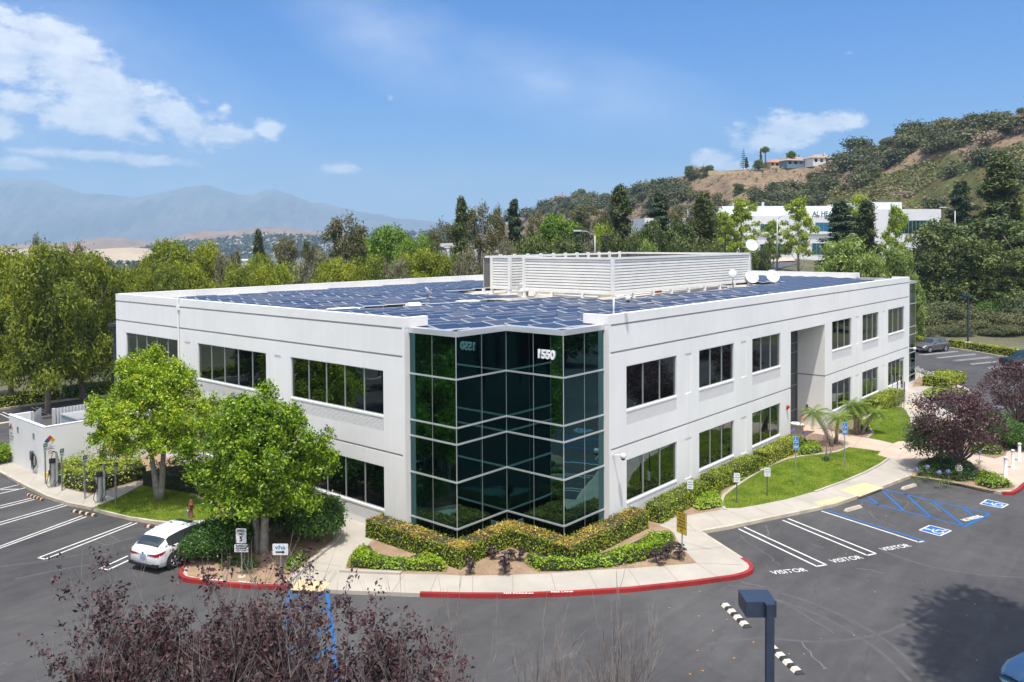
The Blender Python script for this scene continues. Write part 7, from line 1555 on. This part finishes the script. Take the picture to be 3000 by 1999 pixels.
for k, (p, H_, lb, o_) in enumerate([((2098, 838), 2.55, 'grey-backed parking sign on the right side of the second lawn, the nearer one', 1.4), ((2116, 765), 2.75, 'grey-backed parking sign on the right side of the second lawn, the farther one', 1.4), ((2068, 700), 2.3, 'edge-on parking sign post in front of the far door', 1.5), ((2036, 650), 2.2, 'edge-on parking sign post left of the far door', 1.5)]): bluesign(p, H_, lb, o_, back=True)
# charging post signs
for k, (p, tp, lb) in enumerate([((605, 1200), 655, 'small green charging sign post at the corner of the white enclosure'), ((822, 1290), 728, 'small green charging sign post right of the first charger'), ((1122, 1395), 815, 'small green charging sign post left of the second charger'), ((1530, 1482), 910, 'small green charging sign post at the edge of the shaded lawn')]):
    x, y = G(Z4(*p), .155); Dd = float((np.array([x, y])-CAM[:2])@_F[:2]); H_ = (Z4(0, p[1])[1]-Z4(0, tp)[1])*Dd/FPX; s = empty('charging_sign', (x, y, .155), facing(1.3), lb, 'charging sign', 'charging sign posts'); post(s, H_, .028, None, True)
    pb = rbox(.30, .45, .004, .02, z=H_-.23).build('sign_plate', m_sw, s); rbox(.28, .2, .003, .02, y=-.0035, z=H_-.13).build('sign_face', m_sgreen, pb); stext('EV', .13, H_-.13, m_sw, pb, y=-.0075); stext('ONLY', .08, H_-.34, m_sgreen, pb, y=-.006)
# chargers
m_ch = M('charger_silver', (.42, .44, .46), .35, metal=.5)
for k, (p, lb) in enumerate([((692, 1240), 'silver electric car charger beside the enclosure corner'), ((1310, 1438), 'silver electric car charger half shaded by the leafy tree')]):
    x, y = G(Z4(*p), .155); s = empty('car_charger', (x, y, .155), facing(.5), lb, 'car charger'); h = 1.32
    MB().prism([(.15*cos(a), .10*sin(a)) for a in np.linspace(0, 2*pi, 15)[:-1]], 0, h).build('pedestal', m_ch, s); MB().prism([(.16*cos(a), .11*sin(a)) for a in np.linspace(0, 2*pi, 15)[:-1]], h, h+.25).build('head', m_blackp, s)
    MB().box(-.2, -.1, -.16, -.02, .72, .95).build('connector_holster', m_blackp, s)
    MB().box(.14, .26, .0, .12, 0, 1.9).build('cable_mast', m_ch, s); MB().tube([(.2, .05, 1.88), (.02, .03, 1.95)], .04, 6).build('mast_arm', m_blackp, s)
    MB().tube([(.02, .0, 1.9), (-.05, -.1, 1.5), (-.15, -.14, .85), (-.3, -.2, .25), (-.2, -.2, .06), (0, -.18, .1), (.12, -.12, .4)], .018, 6).tube([(.24, .0, 1.85), (.34, -.05, 1.2), (.28, -.1, .35), (.1, -.16, .05)], .018, 6).build('cable', m_blackp, s, True)
# ================================================================== WHITE ENCLOSURE
EX, EY, EH = -6.72, 29.83, 2.99
en = empty('enclosure', (-4, 33, 0), 0, 'white walled yard with a corrugated gate beside the charging posts', 'enclosure'); EI = Matrix.Translation((4, -33, 0))
def ep(mb, nm, m): o = mb.build(nm, m, en); o.data.transform(EI); return o
m_ew = M('enclosure_white', (.78, .79, .80), .8, col2=(.72, .73, .74), vs=.5)
w_ = MB(); w_.box(EX, EX+.2, EY+.2, 35.3, 0, EH).box(EX, -.02, EY, EY+.2, 0, EH).box(EX+.2, EX+1.3, 35.3, 35.5, 0, EH); ep(w_, 'wall', m_ew)
ep(MB().box(EX-.01, EX+.21, EY-.01, 35.51, EH, EH+.04).box(EX+.21, -.02, EY-.01, EY+.21, EH, EH+.04), 'coping', m_ew)
m_cor = M('corrugated_white', (.52, .53, .54), .6)
def corr(a, b, z0, z1, nm):
    A, B = Vector(a), Vector(b); d = (B-A); L_ = d.length; d.normalize(); n_ = Vector((-d.y, d.x)); k = int(L_/.1); vs = []
    for i in range(k+1):
        p_ = A+d*(L_*i/k)+n_*(.03 if i % 2 else -.03); vs += [(p_.x, p_.y, z0), (p_.x, p_.y, z1)]
    ep(MB().add(vs, [(2*i, 2*i+2, 2*i+3, 2*i+1) for i in range(k)]), nm, m_cor)
corr((-5.35, 35.4), (-4.2, 37.2), .2, EH-.15, 'gate'); corr((-4.05, 35.35), (-.1, 35.35), .1, EH, 'corrugated_wall')
ep(MB().box(-4.2, -4.05, 35.25, 35.45, 0, EH).box(-5.45, -5.3, 35.3, 35.5, 0, EH), 'gate_post', m_cor)
tk = empty('container', (-2.6, 33.6, .1), 0, 'pale blue-grey storage container inside the white yard', 'container'); MB().box(-1.25, 1.25, -1.3, 1.3, 0, 2.5).build('container_body', M('container_blue', (.30, .38, .46), .6), tk); MB().box(-1.3, 1.3, -1.35, 1.35, 2.5, 2.58).build('lid', m_alu, tk)
def diamond(o, xd, nd, s, lb):
    r = empty('hazard_diamond', o, 0, lb, 'hazard sign'); M_ = frame((0, 0, 0), xd, nd)
    for nm, mt, c in (('red_quarter', m_sred, (0, 1)), ('blue_quarter', m_snb, (-1, 0)), ('yellow_quarter', m_syl, (1, 0)), ('white_quarter', m_sw, (0, -1))):
        h = s/2; cx, cy_ = c[0]*h, c[1]*h; g_ = MB().add([(cx, cy_+h*.96, .004), (cx-h*.96, cy_, .004), (cx, cy_-h*.96, .004), (cx+h*.96, cy_, .004)], [(0, 1, 2, 3)]).build(nm, mt, r); g_.data.transform(M_)
    b_ = MB().add([(0, s*1.04, .001), (-s*1.04, 0, .001), (0, -s*1.04, .001), (s*1.04, 0, .001)], [(0, 1, 2, 3)]).build('border', m_sb, r); b_.data.transform(M_)
    text_mesh('0', s*.5, m_sb, 'lettering', r, frame((Vector(xd)*s*.5+Vector(nd)*.007), xd, nd), bold=.006)
h_ = hit(*Z4(655, 632), 1, EY); diamond((float(h_[0]), EY-.004, float(h_[2])), (1, 0, 0), (0, -1, 0), .29, 'four-coloured hazard diamond on the front wall of the enclosure by the corner')
h_ = hit(*Z4(145, 470), 0, EX); diamond((EX-.004, float(h_[1]), float(h_[2])), (0, -1, 0), (-1, 0, 0), .30, 'four-coloured hazard diamond at the far left end of the enclosure wall')
def plate(o, xd, nd, w, h, lb, txt, name='wall_notice', ring=False):
    r = empty(name, o, 0, lb, 'notice'); M_ = frame((0, 0, 0), xd, nd); g_ = MB().add([(-w/2, -h/2, .003), (w/2, -h/2, .003), (w/2, h/2, .003), (-w/2, h/2, .003)], [(0, 1, 2, 3)]).build('plate', m_sw, r); g_.data.transform(M_)
    for k, t_ in enumerate(txt): text_mesh(t_, h/(len(txt)+1.5), m_sb, 'lettering', r, frame(Vector((0, 0, h*(.5-(k+1)/(len(txt)+1))))+Vector(nd)*.005, xd, nd), bold=.001, sx=.8)
    if ring:
        a = MB().lathe([(.11, .004), (.085, .004)], (0, 0, 0), 18).add([(-.08, .06, .005), (-.06, .08, .005), (.08, -.06, .005), (.06, -.08, .005)], [(0, 1, 2, 3)]).build('prohibition_ring', m_sred, r); a.data.transform(M_)
h_ = hit(*Z4(660, 722), 1, EY); plate((float(h_[0]), EY-.003, float(h_[2])), (1, 0, 0), (0, -1, 0), .5, .2, 'white warning notice directly under the hazard diamond by the enclosure corner', ['FLAMMABLE', 'MATERIALS'])
h_ = hit(*Z4(660, 785), 1, EY); plate((float(h_[0]), EY-.003, float(h_[2])), (1, 0, 0), (0, -1, 0), .4, .42, 'white no smoking notice with a red ring on the enclosure wall', [], ring=True)
h_ = hit(*Z4(148, 575), 0, EX); plate((EX-.003, float(h_[1]), float(h_[2])), (0, -1, 0), (-1, 0, 0), .5, .75, 'tall white notice under the far left hazard diamond', ['DANGER', 'NO SMOKING', 'KEEP OUT'])
for p, lb in (((235, 490), 'small grey-green plate on the long enclosure wall, the left one'), ((442, 575), 'small grey-green plate on the long enclosure wall, the right one')):
    h_ = hit(*Z4(*p), 0, EX); r = empty('small_plate', (EX-.003, float(h_[1]), float(h_[2])), 0, lb, 'plate'); MB().box(-.012, 0, -.14, .14, -.18, .18).build('plate', M('plate_green', (.25, .33, .30), .5), r); MB().box(-.016, -.013, -.1, .1, .02, .14).build('plate_symbol', m_sgreen, r)
h_ = hit(*Z4(455, 870), 0, EX); wc = empty('wall_charger', (EX-.002, float(h_[1]), float(h_[2])), 0, 'wall-mounted car charger with a coiled black cable on the enclosure wall', 'wall charger'); MB().box(-.14, 0, .12, .38, -.12, .42).build('charger_box', M('charger_grey', (.12, .125, .13), .5), wc)
cl = MB()
for k in range(4): cl.tube([(-.08-.02*k, -.22+(.26+.02*k)*cos(a), -.05+(.34+.03*k)*sin(a)) for a in np.linspace(0, 2*pi, 19)], .02, 5, False)
cl.tube([(-.1, .25, -.1), (-.1, .2, -.55), (-.1, -.05, -.6), (-.1, -.2, -.35)], .02, 5); cl.build('coiled_cable', m_blackp, wc, True)
yb_ = MB().box(EX-.02, EX+.9, EY-.06, EY-.003, .16, .36); r = empty('yellow_guard', (EX+.4, EY, .16), 0, 'yellow low guard strip at the foot of the enclosure corner', 'guard'); o = yb_.build('guard_strip', m_syl, r); o.data.transform(Matrix.Translation((-EX-.4, -EY, -.16)))
# ================================================================== SMALL THINGS
h_ = G(Z5(600, 195), .17); r = empty('standpipe', (h_[0], h_[1], .17), .3, 'rusty red standpipe with a cap on the lawn behind the white car', 'hydrant'); m_rust = M('rust_red', (.17, .055, .04), .8, var=.3, vs=8)
MB().lathe([(.11, 0), (.11, .05), (.075, .06), (.075, .62), (.12, .63), (.12, .68), (.08, .7), (.08, .84), (.04, .92), (0, .93)], (0, 0, 0), 12).build('barrel', m_rust, r, True); MB().tube([(-.16, 0, .52), (.16, 0, .52)], .05, 8).build('outlet', m_rust, r, True)
h_ = G(Z5(572, 185), .17); r = empty('valve_cover', (h_[0], h_[1], .17), 0, 'small grey valve stub left of the rusty standpipe', 'valve'); MB().lathe([(.07, 0), (.07, .3), (.03, .36), (0, .36)], (0, 0, 0), 10).build('stub', m_steel, r); MB().box(-.1, .1, -.02, .02, .3, .34).build('handle', m_steel, r)
h_ = G((2242, 1213)if 0 else R5(660, 1290), .17); r = empty('yellow_hydrant', (h_[0]-.3, h_[1]+.9, .155), 0, 'small yellow and white pipe fitting against the wall behind the nearest visitor sign', 'hydrant'); MB().tube([(0, 0, 0), (0, 0, 1.05)], .05, 8).build('pipe', m_sw, r); MB().lathe([(.1, 1.05), (.12, 1.1), (.05, 1.22), (0, 1.22)], (0, 0, 0), 10).tube([(-.18, 0, 1.1), (.1, 0, 1.1)], .05, 6).build('cap', m_syl, r)
MB().tube([(.5, .1, 0), (.5, .1, 1.15), (.6, .1, 1.3)], .06, 8).build('elbow_pipe', m_sw, r)
# traffic cone
h_ = G(R5(1413, 822), .155); r = empty('traffic_cone', (h_[0], h_[1], .155), .4, 'orange traffic cone with a white collar by the entrance recess', 'traffic cone'); m_or = M('cone_orange', (.85, .10, .02), .5)
MB().box(-.2, .2, -.2, .2, 0, .035).build('base', m_or, r); MB().lathe([(.155, .035), (.11, .26)], (0, 0, 0), 16).lathe([(.07, .47), (.03, .70), (0, .70)], (0, 0, 0), 16).build('cone_body', m_or, r, True); MB().lathe([(.11, .26), (.07, .47)], (0, 0, 0), 16).build('reflective_collar', m_sw, r, True)
# bins
for k, (p, lb) in enumerate([(R5(1372, 898), 'pale stone litter bin at the entrance, the left of two'), (R5(1398, 903), 'pale stone litter bin at the entrance, the right of two')]):
    h_ = G(p, .155); r = empty('litter_bin', (h_[0]+.15, h_[1]+.15, .155), 0, lb, 'litter bin', 'litter bins'); MB().lathe([(.26, 0), (.30, .05), (.30, .8), (.33, .82), (.33, .88)], (0, 0, 0), 20).build('bin_body', M('bin_stone', (.55, .52, .47), .8, var=.1, vs=12), r, True); MB().lathe([(.34, .88), (.33, .94), (.16, 1.0), (.15, .98)], (0, 0, 0), 20).build('lid', m_sw, r, True)
mt_ = MB().flat([G(R5(*p), .155) for p in [(1390, 860), (1445, 852), (1502, 858), (1425, 895), (1395, 890)]], .168); tag(mt_.build('door_mat', M('mat_dark', (.10, .07, .06), .95)), 'dark brown mat lying on the paving in front of the entrance', 'mat')
# bollards
for k in range(5):
    x, y = 28.29+2.06*k, -12.17
    r = empty('bollard', (x, y, .155), 0, ['nearest white bollard on the path at the right', 'second white bollard on the path at the right', 'third white bollard, farthest one in view on the path', 'fourth white bollard, beyond the frame', 'fifth white bollard, beyond the frame'][k], 'bollard', 'white bollards across the path') if k < 3 else None
    if r: MB().lathe([(.13, 0), (.13, .02), (.085, .03), (.085, .98)], (0, 0, 0), 18).build('shaft', M('bollard_white', (.74, .75, .77), .5), r, True); MB().lathe([(.088, .96), (.088, 1.0)], (0, 0, 0), 18).build('neck', m_blackp, r, True); MB().lathe([(.1, 1.0), (.1, 1.06), (.07, 1.09), (0, 1.09)], (0, 0, 0), 18).build('cap', m_sw, r, True)
# wheel stops
def stop(a, b, lb, m, stripes=None, nst=0, w=.17, h=.13, name='wheel_stop', cat='wheel stop', grp=None):
    A, B = Vector(G(a)), Vector(G(b)); c = (A+B)/2; L_ = (B-A).length; r = empty(name, (c.x, c.y, 0), atan2((B-A).y, (B-A).x), lb, cat, grp)
    vs = [(x, y, z) for x in (-L_/2, -L_/2+.1, L_/2-.1, L_/2) for y, z in (((-w/2, 0), (-w*.28, h), (w*.28, h), (w/2, 0)) if abs(x) < L_/2-.01 else ((-w/2, 0), (-w*.45, .02), (w*.45, .02), (w/2, 0)))]
    MB().add(vs, [(4*i+j, 4*(i+1)+j, 4*(i+1)+j+1, 4*i+j+1) for i in range(3) for j in range(3)]+[(0, 1, 2, 3), (15, 14, 13, 12)]).build('stop_body', m, r)
    for k in range(nst):
        x0 = -L_/2+L_*(k+.5)/nst; hw = L_/nst*(.15 if stripes is m_bo else .27); e = .004
        MB().add([(x, y, z) for x in (x0-hw, x0+hw) for y, z in ((-w/2-e, .008), (-w*.28-e, h+e), (w*.28+e, h+e), (w/2+e, .008))], [(j, 4+j, 5+j, j+1) for j in range(3)]).build('reflective_band', stripes, r)
stop(R6(1068, 447), R6(1172, 418), 'concrete wheel stop at the bay left of the blue hatching', m_kerb, w=.2); stop(R6(1442, 302), R6(1532, 275), 'concrete wheel stop at the bay right of the blue hatching', m_kerb, w=.2)
m_bw = M('band_white', (.62, .56, .47), .7); m_bo = M('band_peach', (.85, .52, .30), .6)
stop(R1(178, 1010), R1(284, 1046), 'black rubber wheel stop with orange patches, leftmost in the charging bays', m_rubber, m_bo, 5, .16, .1); stop(R1(472, 1117), R1(634, 1150), 'black rubber wheel stop with orange patches, middle one in the charging bays', m_rubber, m_bo, 4, .16, .1); stop(R1(952, 1217), R1(1105, 1240), 'black rubber wheel stop in front of the white car', m_rubber, m_bo, 3, .16, .1)
stop(R6(270, 1055), R6(430, 1213), 'black and white striped wheel stop left of the foreground lamp post', m_rubber, m_bw, 4, .32, .09); stop(R6(575, 1332), R6(775, 1520), 'black and white striped wheel stop right of the foreground lamp post', m_rubber, m_bw, 4, .32, .09)
# foreground lamp
Dl = 12.2; p = AT(2255, 1772, Dl); zt_ = float(p[2]); m_lp = M('lamp_bluegrey', (.032, .045, .075), .45, var=.15, vs=6, spec=.4)
r = empty('parking_lamp', (float(p[0]), float(p[1]), 0), YAW-pi/2, 'dark blue box-headed parking lot lamp rising from the bottom edge in the foreground', 'lamp post'); MB().box(-.055, .055, -.055, .055, 0, zt_).build('pole', m_lp, r)
hd_ = MB(); px0 = AT(2172, 1740, Dl); wv = 2438/Dl
hw = .235; z1 = zt_+.015; z0 = z1-.235
hd_.box(-.33, .12, .06, .50, z0, z1).build('lamp_head', m_lp, r); MB().box(-.07, .07, -.06, .06, zt_, zt_+.03).box(-.045, .045, .05, .059, zt_-.2, zt_-.02).build('bracket', m_lp, r); MB().box(-.28, .07, .12, .44, z0-.01, z0-.001).build('lens', m_head, r)
# far lamp in the right lot
p = Vector(G(R7(1050, 535))); Dd = float((np.array([p.x, p.y])-CAM[:2])@_F[:2]); Hl = (R7(0, 535)[1]-R7(0, 155)[1])*Dd/FPX
r = empty('parking_lamp', (p.x, p.y, 0), YAW-pi/2, 'tall dark box-headed lamp post on a round concrete base in the far right lot', 'lamp post'); MB().box(-.08, .08, -.08, .08, .8, Hl).build('pole', m_lp, r); MB().box(-.85, .12, -.3, .3, Hl-.12, Hl+.2).build('lamp_head', m_lp, r); MB().lathe([(.42, 0), (.42, .8), (.36, .85), (0, .85)], (0, 0, 0), 20).build('concrete_base', m_kerb, r)
p = AT(336, 955, 62); r = empty('parking_lamp', (float(p[0]), float(p[1]), 0), YAW, 'thin dark lamp post just left of the office building corner', 'lamp post'); MB().box(-.08, .08, -.08, .08, 0, float(p[2])).build('pole', m_lp, r); MB().box(-.5, .08, -.3, .3, float(p[2]), float(p[2])+.2).build('lamp_head', m_lp, r)
# utility box by the first charger
h_ = G(Z4(770, 1190), .155); r = empty('utility_box', (h_[0], h_[1], .155), 0, 'small green-grey utility box behind the first charger', 'utility box'); MB().box(-.15, .15, -.12, .12, 0, .42).build('box_body', M('box_green', (.18, .26, .22), .6), r); MB().box(-.17, .17, -.14, .14, .42, .46).build('lid', m_alud, r)
# fallen sign: tan board glimpsed among the hedge
h_ = AT(345, 1362, 49.5); r = empty('tan_board', (float(h_[0]), float(h_[1]), .155), facing(0), 'tan blank board on short legs glimpsed under the leafy tree canopy', 'board'); MB().box(-.55, .55, 0, .03, .95, 1.75).build('board', M('board_tan', (.60, .40, .17), .7), r); MB().box(-.5, -.44, .031, .09, 0, 1.6).box(.44, .5, .031, .09, 0, 1.6).build('legs', m_steel, r)
# ================================================================== GRASS
def grass(P, n, label, seed):
    P = np.array(P); lo, hi = P.min(0), P.max(0); g = np.random.default_rng(seed); q_ = g.uniform(0, 1, (n*3, 2))*(hi-lo)+lo; r_ = np.zeros(len(q_), bool); m_ = len(P)
    for i in range(m_):
        a, b_ = P[i], P[(i+1) % m_]; c = ((a[1] > q_[:, 1]) != (b_[1] > q_[:, 1])) & (q_[:, 0] < (b_[0]-a[0])*(q_[:, 1]-a[1])/(b_[1]-a[1]+1e-12)+a[0]); r_ ^= c
    q_ = q_[r_][:n]; th_ = g.uniform(0, 6.28, len(q_)); w = .018; d = np.column_stack([np.cos(th_), np.sin(th_)]); l_ = g.normal(0, .03, (len(q_), 2)); h = g.uniform(.03, .07, len(q_))
    V = np.stack([np.column_stack([q_-d*w, np.full(len(q_), .17)]), np.column_stack([q_+d*w, np.full(len(q_), .17)]), np.column_stack([q_+l_, .17+h])], 1).reshape(-1, 3)
    me = np_mesh('grass', V, np.arange(len(V)).reshape(-1, 3), LEAF('grass_blade', [(.07, .12, .012), (.15, .23, .02), (.23, .30, .03), (.32, .34, .07)], .3, .6, .6, .7, 1.25)); o = bpy.data.objects.new('grass', me); COL.objects.link(o); tag(o, label, 'grass', kind='stuff')
grass(LAWNS[0], 60000, 'mown green grass of the front lawn', 1); grass(LAWNS[1], 26000, 'mown green grass of the second lawn beyond the path', 2); grass(LAWNS[3], 26000, 'shaded green grass of the small lawn by the charging posts', 3)
# ================================================================== HAZE
hm2 = bpy.data.materials.new('haze'); hm2.use_nodes = True; q = NT(hm2.node_tree); hm2.node_tree.nodes.remove(hm2.node_tree.nodes['Principled BSDF']); pv = q.n('ShaderNodeVolumePrincipled'); pv.inputs['Color'].default_value = (.50, .75, 1, 1); pv.inputs['Density'].default_value = HAZE; pv.inputs['Anisotropy'].default_value = .0
q.l(pv.outputs[0], hm2.node_tree.nodes['Material Output'].inputs['Volume'])
if HAZE > 0:
    o = MB().box(-13000, 15500, -13000, 15500, -60, 745).build('haze', hm2); tag(o, 'pale summer haze filling the valley air', 'haze', kind='stuff')
for o_ in list(bpy.data.objects):
    if 'used' in o_: del o_['used']
